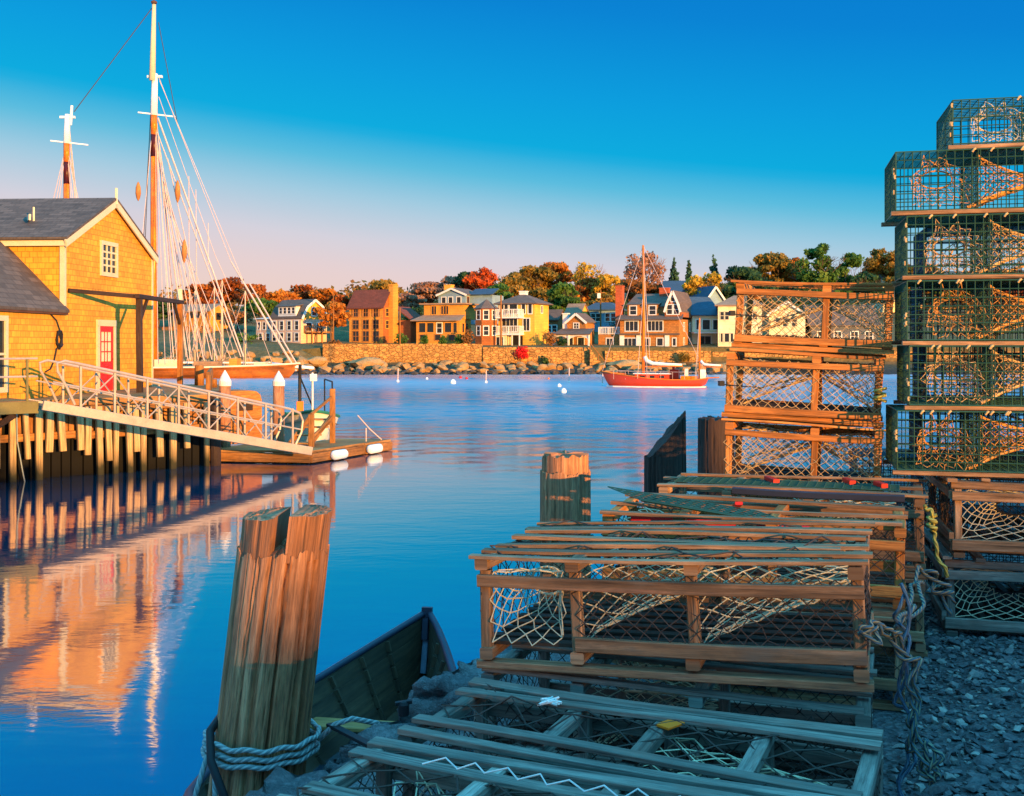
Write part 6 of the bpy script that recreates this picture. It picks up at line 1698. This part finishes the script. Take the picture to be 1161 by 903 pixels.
# ------------------------------------------------------------------ wooden lobster traps
def wood_trap(loc, rz, label, Lx=1.15, W=.55, H=.365, posts=(0, .27, .58, 1), slats=(0, .2, .45, .62, .85, 1), wood='trap', net='netdark', head='netcream', heads=((.0, .27),), funnels=((.27, .60), (.58, .97)), openfront=None, nr=.0017, cell=.052, tilt=0.0, endnet='netdark', topnet=True, group='wooden lobster traps', fullfront=False, sl=.039, slat_mat=None, end_head=False, compact=False):
    """loc = front-left bottom corner; local x along the front, y into the depth"""
    c = math.cos(rz); s = math.sin(rz)
    root = thing('lobster_trap', label, 'lobster trap', loc, group=group, rot=(0, -tilt, rz))
    wm = M[wood]; sm = M[slat_mat or wood]; q = .034; j = .0035
    T0 = H - .016; zr = .05 if compact else .095; zx = .034 if compact else .048; kx = .02 if compact else .036; RT = H - (.066 if compact else .085)
    # base
    for y in (.02, W - .02):
        b = MB(); b.bar((-.015, y, .012), (Lx + .015, y, .012), .05, .024, (0, 0, 1), None, j); b.build('base_runner', sm, root)
    for f in posts:
        x = min(max(f * Lx, q / 2), Lx - q / 2)
        b = MB(); b.bar((x, -.012, zx), (x, W + .012, zx), .042, kx, (0, 0, 1), None, j); b.build('cross_piece', wm, root)
        b = MB(); b.bar((x, -.012, T0 - .02), (x, W + .012, T0 - .02), .042, .036, (0, 0, 1), None, j); b.build('cross_piece', wm, root)
    b = MB(); n = 8
    for i in range(n):
        y = .045 + (W - .09) * i / (n - 1); b.bar((.0, y, zx + .027), (Lx, y, zx + .027), (W - .09) / n * .55, .012, (0, 0, 1), None, j)
    b.build('floor_slats', M['floorwood'], root)
    for f in posts:
        x = min(max(f * Lx, q / 2), Lx - q / 2)
        for y in (q / 2, W - q / 2):
            b = MB(); b.bar((x, y, zx + .0185), (x, y, T0 - .039), q, q, (1, 0, 0), None, j); b.build('post', wm, root)
    ra = posts[1] * Lx if openfront else 0
    for p_, q_, hh in (((0, -.010, RT), (Lx, -.010, RT), .037), ((0, W + .010, RT), (Lx, W + .010, RT), .042), ((ra, -.010, zr), (Lx, -.010, zr), .043), ((0, W + .010, zr), (Lx, W + .010, zr), .05)):
        b = MB(); b.bar(p_, q_, .021, hh * (.82 if compact else 1), (0, 0, 1), None, j); b.build('side_rail', wm, root)
    b = MB()
    for f in slats:
        y = .0 + W * f + rnd.uniform(-.006, .006); e0 = rnd.uniform(-.03, .015); e1 = rnd.uniform(-.015, .03); e1 -= rnd.choice((0, 0, 0, 0, 0, 0, .07)) if f not in (0, 1) else 0
        b.bar((e0, y, H - .008), (Lx + e1, y + rnd.uniform(-.008, .008), H - .008), sl * rnd.uniform(.8, 1.15), .0145 * rnd.uniform(.75, 1.15), (rnd.uniform(-.12, .12), rnd.uniform(-.06, .06), 1), None, .007)
    b.build('top_slats', sm, root)
    # netting
    zt = H - .05; zb = .06 if compact else .085
    def panel(fn, lx, lz, mat, name, r=nr, jit=.004, drop=.0):
        nu = max(4, int(round(lx / cell * 2)) // 2 * 2); nv = max(4, int(round(lz / cell * 2)))
        m = MB(); m.net(fn, nu, nv, r, False, jit, drop, 4); return m.build(name, M[mat], root)
    x0 = posts[1] * Lx if not fullfront and heads else 0
    panel(lambda u, v: (x0 + (Lx - x0) * u, -.003 - .006 * math.sin(u * 7), zb + (zt - zb) * v), Lx - x0, zt - zb, net, 'front_net')
    panel(lambda u, v: (Lx * u, W + .002, zb + (zt - zb) * v), Lx, zt - zb, endnet, 'back_net')
    for x in (0.004, Lx - .004): 
        if end_head and x > .01: continue
        panel(lambda u, v, x=x: (x, W * u, zb + (zt - zb) * v), W, zt - zb, endnet, 'end_net')
    if topnet:
        m = MB()
        fs = sorted(slats); nu = int(Lx / .06) // 2 * 2
        m.net(lambda u, v: (Lx * u, W * v, H - .024 + .012 * math.sin(u * 60) * math.sin(v * 18) + .005), nu, max(4, int(W / .05) // 2 * 2), .0024, False, .009, .0, 4); m.build('top_net', M['netdark'], root)
    for (fa, fb) in heads:
        # entrance head: front section netted to a ring
        xa, xb = fa * Lx + q, fb * Lx - q; cx = (xa + xb) / 2; cz = .235
        def rect(u):
            p = u * 4; k = int(p) % 4; t = p - int(p)
            P_ = [(xa, zb), (xb, zb), (xb, zt), (xa, zt), (xa, zb)]
            return P_[k][0] + (P_[k + 1][0] - P_[k][0]) * t, P_[k][1] + (P_[k + 1][1] - P_[k][1]) * t
        def fn(u, v):
            x, z = rect(u); a = -2.36 + u * 6.283; e = v ** .85
            rx = cx + .055 * math.cos(a); rz_ = cz + .045 * math.sin(a)
            return (x + (rx - x) * e, -.002 + .22 * v ** 1.3, z + (rz_ - z) * e)
        m = MB(); m.net(fn, 28, 7, .0020, True, .003); m.build('entrance_head', M[head], root)
        m = MB(); m.tube([(cx + .055 * math.cos(a * .314), .225, cz + .045 * math.sin(a * .314)) for a in range(20)], .004, 5, True); m.build('entrance_ring', M[head], root)
    for (fa, fb) in funnels:
        xa, xb = fa * Lx + .01, fb * Lx; 
        def fn(u, v):
            p = u * 4; k = int(p) % 4; t = p - int(p)
            P_ = [(.03, zb), (W - .03, zb), (W - .03, zt), (.03, zt), (.03, zb)]
            y = P_[k][0] + (P_[k + 1][0] - P_[k][0]) * t; z = P_[k][1] + (P_[k + 1][1] - P_[k][1]) * t
            a = -2.36 + u * 6.283; e = v ** .8
            return (xa + (xb - xa) * v, y + (W * .42 + .06 * math.cos(a) - y) * e, z + (zt - .05 + .035 * math.sin(a) - z) * e)
        m = MB(); m.net(fn, 28, 11, .0019, True, .003); m.build('funnel_net', M[head], root)
        for yy in (.05, W - .05):
            m = MB(); m.tube([fn(.05 if yy < .2 else .3, v / 8) for v in range(9)], .0045, 5); m.build('funnel_cord', M[head], root)
    if end_head:
        # netted end with an oval ring, on the x = Lx end  (used turned towards the viewer)
        m = MB(); cy, cz = W * .52, .225
        def fn(u, v):
            p = u * 4; k = int(p) % 4; t = p - int(p)
            P_ = [(q, zb), (W - q, zb), (W - q, zt), (q, zt), (q, zb)]
            y = P_[k][0] + (P_[k + 1][0] - P_[k][0]) * t; z = P_[k][1] + (P_[k + 1][1] - P_[k][1]) * t
            a = -2.36 + u * 6.283; e = v ** .9
            return (Lx - .002 - .12 * v ** 1.3, y + (cy + .085 * math.cos(a) - y) * e, z + (cz + .038 * math.sin(a) - z) * e)
        m.net(fn, 36, 8, .0021, True, .003); m.build('entrance_head', M['netcream'], root)
        m = MB(); m.tube([(Lx - .122, cy + .085 * math.cos(a * .2618), cz + .038 * math.sin(a * .2618)) for a in range(24)], .006, 6, True); m.build('entrance_ring', M['black'], root)
        m = MB(); m.bar((Lx + .010, -.01, H - .085), (Lx + .010, W + .01, H - .085), .02, .042, (0, 0, 1), None, .002); m.build('end_rail', wm, root); m = MB(); m.bar((Lx + .012, -.01, .06), (Lx + .012, W + .01, .06), .022, .05, (0, 0, 1), None, .002); m.build('end_rail', wm, root)
    return root

TH = R(-19)
def row(xl, yl, dx, dy, rz): # local offset helper
    c, s = math.cos(rz), math.sin(rz); return (xl + dx * c - dy * s, yl + dx * s + dy * c)
# front pair
AX, AY = -.093, 3.434
wood_trap((AX + .0, AY + .03, .005), TH, 'lower wooden trap crushed under the big cream-headed front trap', 1.16, .62, .345, heads=(), funnels=((.27, .6),), fullfront=True, topnet=False, wood='trap_grey')
wood_trap((AX, AY, .353), TH, 'big three-bay wooden trap with cream twine entrance in its left bay', 1.15, .68, .362, tilt=R(2.4), slats=(0, .17, .28, .46, .66, .8, 1.0), openfront=True, wood='trap', slat_mat='trap')
# second row
BX, BY = .37, 4.45
wood_trap((BX, BY, .005), TH, 'lower wooden trap under the one holding red plastic strips', 1.15, .48, .345, heads=(), funnels=(), fullfront=True, topnet=False)
wood_trap((BX, BY, .352), TH, 'wooden trap with red plastic strips showing under its front slat', 1.15, .48, .35, heads=(), funnels=((.05, .45),), slats=(0, .48, 1), fullfront=True, topnet=False, wood='trap_red', slat_mat='trap')
CX_, CY_ = .69, 5.14
wood_trap((CX_, CY_, .005), TH, 'lower wooden trap under the one with the wire lid', 1.16, .52, .345, heads=(), funnels=(), fullfront=True, topnet=False)
TRAP_C = wood_trap((CX_, CY_, .352), TH, 'wooden trap with green wire lid and red tags, just before the tall wooden stack', 1.16, .53, .365, heads=(), funnels=((.5, .9),), slats=(0, .5, 1), fullfront=True, topnet=False, slat_mat='trap')
# nearest slatted traps
NR = R(-24)
def back_origin(xb, yb, depth, rz): return (xb + depth * math.sin(rz), yb - depth * math.cos(rz))
n1 = back_origin(-.10, 3.285, .46, NR); n2 = back_origin(-.335, 2.80, .48, NR)
wood_trap((n1[0], n1[1], .004), NR, 'blue-shaded trap top with an orange tag, right in front of the big three-bay trap', 1.15, .46, .366, heads=(), slats=(0, .17, .82, .99), funnels=((.5, .95),), fullfront=True, wood='trap_grey', sl=.044, posts=(0, .3, .52, .75, 1))
wood_trap((n2[0], n2[1], .004), NR, 'nearest trap at the bottom edge, white twine laced along its slats', 1.15, .48, .366, heads=(), slats=(0, .15, .30, .8, .97), funnels=((.1, .5),), fullfront=True, wood='trap_grey', sl=.044, posts=(0, .3, .55, .8, 1))
# white lacing on the nearest trap, tag and oddments
def on_trap(o, rz, x, y, z):
    c, s = math.cos(rz), math.sin(rz); return V((o[0] + x * c - y * s, o[1] + x * s + y * c, z))
b = MB(); pts = []
for i in range(22): pts.append(on_trap(n2, NR, .2 + i * .04 + rnd.uniform(-.012, .012), .36 + rnd.uniform(.5, 1.3) * (.026 if i % 2 else -.016), .378 + .008 * (i % 2)))
b.tube(pts, .0024, 5); tag(b.build('white_lacing', M['white']), 'white twine laced zigzag along the nearest trap slats', 'twine')
b = MB(); p = on_trap(n1, NR, .75 * 1.15 - .25, .30, .361); b.bar(p, p + V((.05, .045, .0)), .045, .006); tag(b.build('trap_tag', M['orangeplastic']), 'small orange tag nailed to a cross piece of the blue-shaded trap', 'tag')
b = MB(); p0 = on_trap(n1, NR, .28, .33, .372); pts = [p0 + V((.035 * math.cos(i * 1.9) * (1 - i / 40), .03 * math.sin(i * 2.3), .003 * i % .012)) for i in range(16)]; b.tube(pts, .004, 5); tag(b.build('white_knot', M['white']), 'knot of white twine on the blue-shaded trap top net', 'twine')
b = MB()
c_ = lambda x, y, z: on_trap((BX, BY), TH, x, y, z)
b.bar(c_(.1, .08, .66), c_(.52, .09, .655), .04, .03); b.bar(c_(.6, .1, .655), c_(.8, .1, .65), .03, .02); b.bar(c_(.5, .2, .70), c_(.53, .1, .735), .03, .012)
tag(b.build('red_plastic_strip', M['red']), 'bright red plastic strips inside the second row trap', 'plastic strip')
c2 = lambda x, y, z: on_trap((CX_, CY_), TH, x, y, z)
for (x, y, l, lab) in ((.52, .14, .05, 'left red tag on the wire lid before the wooden stack'), (.86, .2, .04, 'middle red tag on the wire lid before the wooden stack'), (1.0, .12, .04, 'right red tag on the wire lid before the wooden stack')):
    b = MB(); b.bar(c2(x, y, .73), c2(x - l, y + .09, .735), .03, .02, jit=.002); tag(b.build('red_tag', M['red']), lab, 'tag')

# ---- wire panels
def wire_grid(b, O, U, Vv, lu, lv, step=.038, r=.0024):
    O = V(O); U = V(U); Vv = V(Vv); nu = max(1, int(round(lu / step))); nv = max(1, int(round(lv / step)))
    for i in range(nu + 1): b.tube([O + U * (lu * i / nu), O + U * (lu * i / nu) + Vv * lv], r, 4)
    for k in range(nv + 1): b.tube([O + Vv * (lv * k / nv), O + Vv * (lv * k / nv) + U * lu], r, 4)
b = MB(); O = at(689, 552, 4.72); e1 = at(860, 580, 4.33) ; U = (e1 - O); lu = U.length; U.normalize(); Vv = V((.34, -.5, -.09)).normalized()
wire_grid(b, O, U, Vv, lu, .22, .042, .0026)
b.tube([O + Vv * .22, O + Vv * .22 + U * lu], .006, 5)
tag(b.build('mesh_sheet', M['wire']), 'loose green wire mesh panel jutting out towards the water over the second row', 'mesh sheet')
b = MB(); wire_grid(b, c2(.06, .05, .722), c2(1.1, .05, .722) - c2(.1, .05, .722), c2(0, 1, 0) - c2(0, 0, 0), 1.0, .2, .04, .0024); _l = b.build('lid', M['wire'], TRAP_C); TRAP_C.matrix_basis; _l.matrix_parent_inverse = (Matrix.Translation(TRAP_C.location) @ TRAP_C.rotation_euler.to_matrix().to_4x4()).inverted()
b = MB(); b.bar(c2(.35, -.09, .712), c2(1.08, -.06, .70), .03, .03, jit=.004); tag(b.build('rubber_strip', M['dorydark']), 'dark blue rubber strip lying along the front of the wire-lidded trap', 'strip')

# ---- tall wooden stack
MR = R(-18)
mx, my = 1.087, 5.65
b = MB()
for y in (.06, .25, .44): 
    p = on_trap((mx, my), MR, 0, y, .12); q_ = on_trap((mx, my), MR, .77, y, .12); b.bar(p, q_, .09, .235)
tag(b.build('timber_bearer', M['piledark']), 'three squared timbers raising the tall wooden trap stack off the gravel', 'timber')
mid = [('bottom wooden trap of the tall stack, hidden behind the front rows', 0, .0), ('wooden trap of the tall stack whose lower half sinks behind the front rows', .0, R(2.0)), ('middle visible wooden trap of the tall stack, fine tan netting in both bays', .003, R(2.5)), ('topmost wooden trap of the tall stack, white house showing through its netting', .052, R(2.6))]
z = .244
for i, (lab, dx, tl) in enumerate(mid):
    p = on_trap((mx, my), MR, dx, .0 + .012 * i, 0)
    wood_trap((p.x, p.y, z + (.025 if tl else 0)), MR, lab, .765, .5, .352, posts=(0, .58, 1), slats=(0, .3, .7, 1), wood='trap_red', net='nettan', head='nettan', heads=(), funnels=((.08, .56), (.95, .62)), fullfront=True, tilt=-tl, cell=.046, topnet=False, endnet='nettan' if i > 1 else 'netdark', nr=.0014, compact=True)
    z += .361
# small oddments on the stack
for (dx, k, lab) in ((-.01, 2, 'black clip on the left post of the middle visible wooden trap'), (.045, 3, 'black clip on the left post of the topmost wooden trap')):
    p = on_trap((mx, my), MR, dx, -.0, .244 + .361 * k + .2); b = MB(); b.box((p.x - .012, p.y - .018, p.z - .013), (p.x + .014, p.y + .03, p.z + .013)); b.tube([p + V((.01, 0, -.005)), p + V((.1, -.01, -.014)), p + V((.2, -.02, -.02))], .003, 5); tag(b.build('trap_clip', M['black']), lab, 'clip')
b = MB(); p = on_trap((mx, my), MR, .765, -.02, .244 + .361 * 2 + .12)
b.tube([p + V((.03 * math.cos(i * 1.1), .02 * math.sin(i * 1.1), .006 * i)) for i in range(12)], .008, 5); tag(b.build('yellow_knot', M['ropeyellow'], None, True), 'yellow cord knotted round the right post of the middle wooden trap', 'rope')

# ------------------------------------------------------------------ wire lobster traps
def wire_trap(loc, rz, label, Lx=1.2, W=.52, H=.278, mat='wire', runner=True, tw='netorange', group='wire lobster traps', heads=True):
    root = thing('wire_trap', label, 'lobster trap', loc, rz, group); z0 = .026
    b = MB(); X_, Y_, Z_ = (1, 0, 0), (0, 1, 0), (0, 0, 1)
    for y in (0, W): wire_grid(b, (0, y, z0), X_, Z_, Lx, H)
    for x in (0, Lx): wire_grid(b, (x, 0, z0), Y_, Z_, W, H)
    wire_grid(b, (0, 0, z0), X_, Y_, Lx, W); wire_grid(b, (0, 0, z0 + H), X_, Y_, Lx, W)
    wire_grid(b, (.365, 0, z0), Y_, Z_, W, H)
    for (x, y) in ((0, 0), (0, W), (Lx, 0), (Lx, W)): b.tube([(x, y, z0), (x, y, z0 + H)], .0036, 5)
    for zz in (z0, z0 + H):
        for y in (0, W): b.tube([(0, y, zz), (Lx, y, zz)], .0034, 5)
        for x in (0, Lx): b.tube([(x, 0, zz), (x, W, zz)], .0034, 5)
    b.build('wire_cage', M[mat], root)
    if runner:
        for y in (.02, W - .02):
            b = MB(); b.bar((-.02, y, .012), (Lx + .02, y, .014), .045, .019, (0, 0, 1), None, .002); b.build('runner', M['trap'], root)
    if heads:
        jx = rnd.uniform(-.02, .02)
        xa, xb = .075 + jx, .345 + jx; cx = (xa + xb) / 2 - .005; cz = z0 + H * (.52 + rnd.uniform(-.04, .05))
        hp = [(xa, .40), (xa + .015, .16), (xa + .02, .05), (xb, .05), (xb + .005, .4), (xb - .03, .66), (xa + .17, .80), (xa + .145, .97), (xa + .115, .79), (xa + .07, .95), (xa + .055, .74), (xa + .01, .60), (xa, .40)]
        hl = [0]
        for (p0, p1) in zip(hp, hp[1:]): hl.append(hl[-1] + math.hypot(p1[0] - p0[0], (p1[1] - p0[1]) * H))
        def rim(u):
            s_ = u % 1.0 * hl[-1]
            for k in range(len(hp) - 1):
                if s_ <= hl[k + 1] + 1e-9:
                    t = (s_ - hl[k]) / (hl[k + 1] - hl[k]); return hp[k][0] + (hp[k + 1][0] - hp[k][0]) * t, z0 + H * (hp[k][1] + (hp[k + 1][1] - hp[k][1]) * t)
        def fn(u, v):
            x, z = rim(u); a = math.pi + u * 6.283; e = v ** .9
            return (x + (cx + .075 * math.cos(a) - x) * e, .006 + .09 * v, z + (cz + .042 * math.sin(a) - z) * e)
        m = MB(); m.net(fn, 44, 6, .0016, True, .0065); m.build('entrance_head', M[tw], root)
        m = MB(); m.tube([(cx + .075 * math.cos(a * .2618), .096, cz + .042 * math.sin(a * .2618)) for a in range(24)], .0042, 5, True); m.build('entrance_ring', M[tw], root)
        tx = .63 + rnd.uniform(-.03, .04)
        def fp(u, v):
            p = u * 4; k = int(p) % 4; t = p - int(p); P_ = [(.03, z0 + .01), (W - .03, z0 + .01), (W - .03, z0 + H - .02), (.03, z0 + H - .02), (.03, z0 + .01)]
            y = P_[k][0] + (P_[k + 1][0] - P_[k][0]) * t; z = P_[k][1] + (P_[k + 1][1] - P_[k][1]) * t; a = -2.36 + u * 6.283; e = v ** .75
            return (.37 - (.05 if k == 0 else 0) * (1 - v) + (tx - .37) * v, y + (W * .4 + .05 * math.cos(a) - y) * e, z + (z0 + H * .52 + .03 * math.sin(a) - z) * e)
        m = MB(); m.net(fp, 32, 12, .0017, True, .003); m.build('parlour_head', M[tw], root)
        m = MB()
        for u in (.02, .98, .26, .74): m.tube([fp(u, v / 8) for v in range(9)], .0055, 5)
        m.tube([fp(.0, 0), fp(.05, .5) , fp(.0, 1), V(fp(.0, 1)) + V((.2, .05, .02))], .007, 5); m.build('head_cord', M[tw], root)
        for i in range(7):
            m = MB(); x = rnd.uniform(.02, .7); m.tube([(x - .006, -.003, z0 + H - .012), (x, -.006, z0 + H - .002), (x + .008, -.003, z0 + H + .004)], .006, 5); m.build('wire_clip', M['nettan'], root)
        for i in range(4):
            m = MB(); z = z0 + rnd.uniform(.02, H - .02); y = rnd.choice((0, 0, .05)); m.tube([(-.003, y, z - .01), (-.006, y, z), (-.003, y, z + .01)], .006, 5); m.build('wire_clip', M['nettan'], root)
    return root
WR = R(-13.5); WX, WY = 1.835, 5.2
offs = [(-.01, 'lowest of the green wire traps, resting on the two wooden trap ends'), (.045, 'second green wire trap from the bottom of the stack'), (.035, 'third green wire trap from the bottom of the stack'), (.035, 'fourth green wire trap, level with the sky line of the trees'), (-.015, 'fifth green wire trap, the one sticking out furthest left under the top trap'), (.24, 'topmost green wire trap, set back to the right against the sky')]
z = .748
for i, (dx, lab) in enumerate(offs):
    p = on_trap((WX, WY), WR, dx, .004 * i, 0); wire_trap((p.x, p.y, z), WR, lab, tw=('netorange', 'nettan', 'netorange', 'nettan', 'netorange', 'netcream')[i], H=.278 if i < 5 else .205)
    z += .307
z = .748
for i, lab in enumerate(('lowest', 'second', 'third', 'fourth')):
    p = on_trap((WX, WY), WR, .17 + .02 * (i % 2), .56, 0); wire_trap((p.x, p.y, z), WR, lab + ' wire trap of the darker column standing directly behind the green wire traps', tw='nettan', H=.278, mat='wirefar', group='second column of wire traps')
    z += .307
# wooden traps seen end on under the wire stack (their x = L end faces the viewer)
ER = R(-13.5 - 90)
def endon(x, y, z, label, wood, W=.55):
    # front-left corner of the facing end at (x,y); trap runs away from the viewer
    p = on_trap((x, y), R(-13.5), 0, .86, 0)
    return wood_trap((p.x, p.y, z), ER, label, .86, W, .372, posts=(0, .5, 1), slats=(0, .25, .75, 1), heads=(), funnels=(), fullfront=True, end_head=True, wood=wood, net='netdark', topnet=False, group='wooden traps seen end on')
endon(2.065, 5.13, .374, 'upper end-on wooden trap with black oval entrance ring under the wire stack', 'trap')
endon(2.045, 5.16, .0, 'lower end-on wooden trap standing on the gravel under the wire stack', 'trap_grey')
endon(2.72, 4.98, .374, 'upper end-on wooden trap at the right frame edge', 'trap')
endon(2.70, 5.0, .0, 'lower end-on wooden trap at the right frame edge', 'trap_grey')
for k in range(2): wire_trap((1.98, 6.32, .005 + k * .36), R(-13.5), ('lower' if k == 0 else 'upper') + ' dark blue wire trap in the shady gap behind the end-on wooden traps', mat='wirefar', tw='netcream', H=.33, group='dark wire traps in the gap')

# ------------------------------------------------------------------ ropes on the right
def bundle(name, anchors, n, r, mat, label, jit=.02, seed=1, cat='rope'):
    rr = random.Random(seed); b = MB()
    for k in range(n):
        pts = []
        for i in range(len(anchors) - 1):
            a, c = V(anchors[i]), V(anchors[i + 1])
            for t in range(4): pts.append(a.lerp(c, t / 4) + V((rr.gauss(0, jit), rr.gauss(0, jit), rr.gauss(0, jit * .8))))
        pts.append(V(anchors[-1]) + V((rr.gauss(0, jit), rr.gauss(0, jit), 0)))
        sm = []
        for i in range(len(pts) - 1):       # Catmull-Rom smoothing
            p0 = pts[max(i - 1, 0)]; p1 = pts[i]; p2 = pts[i + 1]; p3 = pts[min(i + 2, len(pts) - 1)]
            for t in (0, .33, .66):
                sm.append(.5 * ((2 * p1) + (p2 - p0) * t + (2 * p0 - 5 * p1 + 4 * p2 - p3) * t * t + (3 * p1 - p0 - 3 * p2 + p3) * t ** 3))
        b.tube(sm, r, 6)
    return tag(b.build(name, mat, None, True), label, cat)
pa = on_trap((AX, AY), TH, 1.15, -.03, .56); 
bundle('rope', [pa + V((-.03, -.015, .02)), pa + V((.03, .03, .03)), pa + V((.11, .1, -.02)), pa + V((.16, .12, -.12)), pa + V((.17, .1, -.3)), pa + V((.2, .05, -.42)), pa + V((.18, .06, -.3))], 3, .0058, M['ropemix'], 'blue and yellow rope hitched to the right post of the big three-bay trap', .014, 3)
bundle('rope', [pa + V((.14, .12, .1)), pa + V((.15, .14, -.1)), pa + V((.15, .12, -.35)), pa + V((.13, .06, -.55))], 2, .0055, M['ropeblue'], 'blue rope hanging down to the gravel beside the big three-bay trap', .016, 8)
bundle('rope', [pa + V((.2, .3, -.05)), pa + V((.4, .75, -.08)), pa + V((.55, 1.1, -.06)), pa + V((.66, 1.2, -.12)), pa + V((.7, 1.2, -.2))], 2, .007, M['ropemix'], 'blue and yellow rope trailing back towards the dark gap', .02, 5)
pc = on_trap((CX_, CY_), TH, 1.17, -.05, .62)
bundle('rope', [pc + V((-.02, -.02, .06)), pc + V((.01, -.03, .03)), pc + V((.02, -.03, -.06)), pc + V((.04, -.03, -.16)), pc + V((.08, -.03, -.25))], 1, .008, M['ropeyellow'], 'yellow cord dangling from the corner of the wire-lidded trap', .004, 6)
b = MB(); b.tube([pc + V((.01 + .018 * math.cos(i * 1.3), -.035 + .014 * math.sin(i * 1.3), .02 - .006 * i)) for i in range(12)], .009, 6); tag(b.build('rope_knot', M['ropeyellow'], None, True), 'fat yellow knot tied on the corner of the wire-lidded trap', 'rope')

# ------------------------------------------------------------------ dory under the wharf edge
def dory():
    al = math.atan2(.99, .155); O = V((-1.30, 9.0, WATER)); root = thing('dory', 'dark-railed wooden dory with bow pointing out to the harbour', 'dory', O, al)
    bl = 2.62
    # (x along to bow, half beam at rail, rail z, half beam at floor, floor z)
    S = [(-2.5, .25, .78, .12, .02), (-1.6, .66, .56, .36, -.06), (-.6, .84, .48, .46, -.08), (.4, .80, .52, .42, -.06), (1.2, .58, .58, .28, -.03), (1.9, .33, .67, .14, .02), (2.35, .15, .74, .05, .08), (bl, .012, .80, .01, .26)]
    def pt(t, side, q):
        i = min(int(t), len(S) - 2); f = t - i; a = [S[i][k] + (S[i + 1][k] - S[i][k]) * f for k in range(5)]
        return V((a[0] + .10 * (q if i >= 6 else 0) * 0, side * (a[3] + (a[1] - a[3]) * q ** .9), a[4] + (a[2] - a[4]) * q))
    n = 28; T_ = [i / n * (len(S) - 1) for i in range(n + 1)]
    for side in (-1, 1):
        b = MB()
        for k in range(4):     # lapped planks
            q0, q1 = k / 4, (k + 1) / 4
            for i in range(n):
                o = V((0, side * .004 * (k % 2), 0))
                p = [pt(T_[i], side, q0) + o, pt(T_[i + 1], side, q0) + o, pt(T_[i + 1], side, q1) + o * .0, pt(T_[i], side, q1) + o * .0]
                b.add(p, [(0, 1, 2, 3)], [[(p[0].x, q0 * .5 + k), (p[1].x, q0 * .5 + k), (p[2].x, q1 * .5 + k), (p[3].x, q1 * .5 + k)]])
        pl = b.build('planking', M['doryin'], root)
        so = pl.modifiers.new('thickness', 'SOLIDIFY'); so.thickness = .02; so.offset = 0
        b = MB(); b.tube([pt(t, side, 1) + V((0, side * .012, .01)) for t in T_], .034, 8); b.tube([pt(t, side, 1) + V((0, side * .04, -.03)) for t in T_], .03, 6); b.build('gunwale', M['dorydark'], root, True)
        for t in (1.3, 2.3, 3.1, 3.9, 4.55, 5.2):
            b = MB()
            for k in range(5): 
                a = pt(t, side, k / 5 + .02); c = pt(t, side, (k + 1) / 5 * .97); nn = V((0, -side * .025, 0)); b.bar(a + nn, c + nn, .05, .035, (1, 0, 0))
            b.build('rib', M['doryin'], root)
    b = MB()
    for i in range(n): b.poly([pt(T_[i], -1, 0), pt(T_[i + 1], -1, 0), pt(T_[i + 1], 1, 0), pt(T_[i], 1, 0)])
    b.build('floor', M['doryin'], root)
    b = MB(); b.bar(pt(7, 1, 0) + V((-.04, 0, 0)), V((bl - .0, 0, .87)), .07, .11, (0, 1, 0)); b.build('stem', M['dorydark'], root)
    b = MB(); b.bar(V((bl - .17, 0, .22)), V((bl - .05, 0, .55)), .07, .06, (0, 1, 0)); b.build('stem_knee', M['dorygrey'], root)
    b = MB(); b.bar(V((bl - .07, 0, .55)), V((bl - .03, 0, .76)), .13, .07, (0, 1, 0)); b.build('breasthook', M['dorydark'], root)
    for x, hb, z in ((.62, .62, .30), (-1.0, .62, .26)):
        b = MB(); b.bar((x, -hb, z), (x, hb, z), .24, .03, (0, 0, 1)); b.build('thwart', M['deck'], root)
    b = MB(); b.poly([(-2.5, -.25, .78), (-2.5, .25, .78), (-2.5, .12, .02), (-2.5, -.12, .02)]); b.build('transom', M['doryin'], root)
dory()
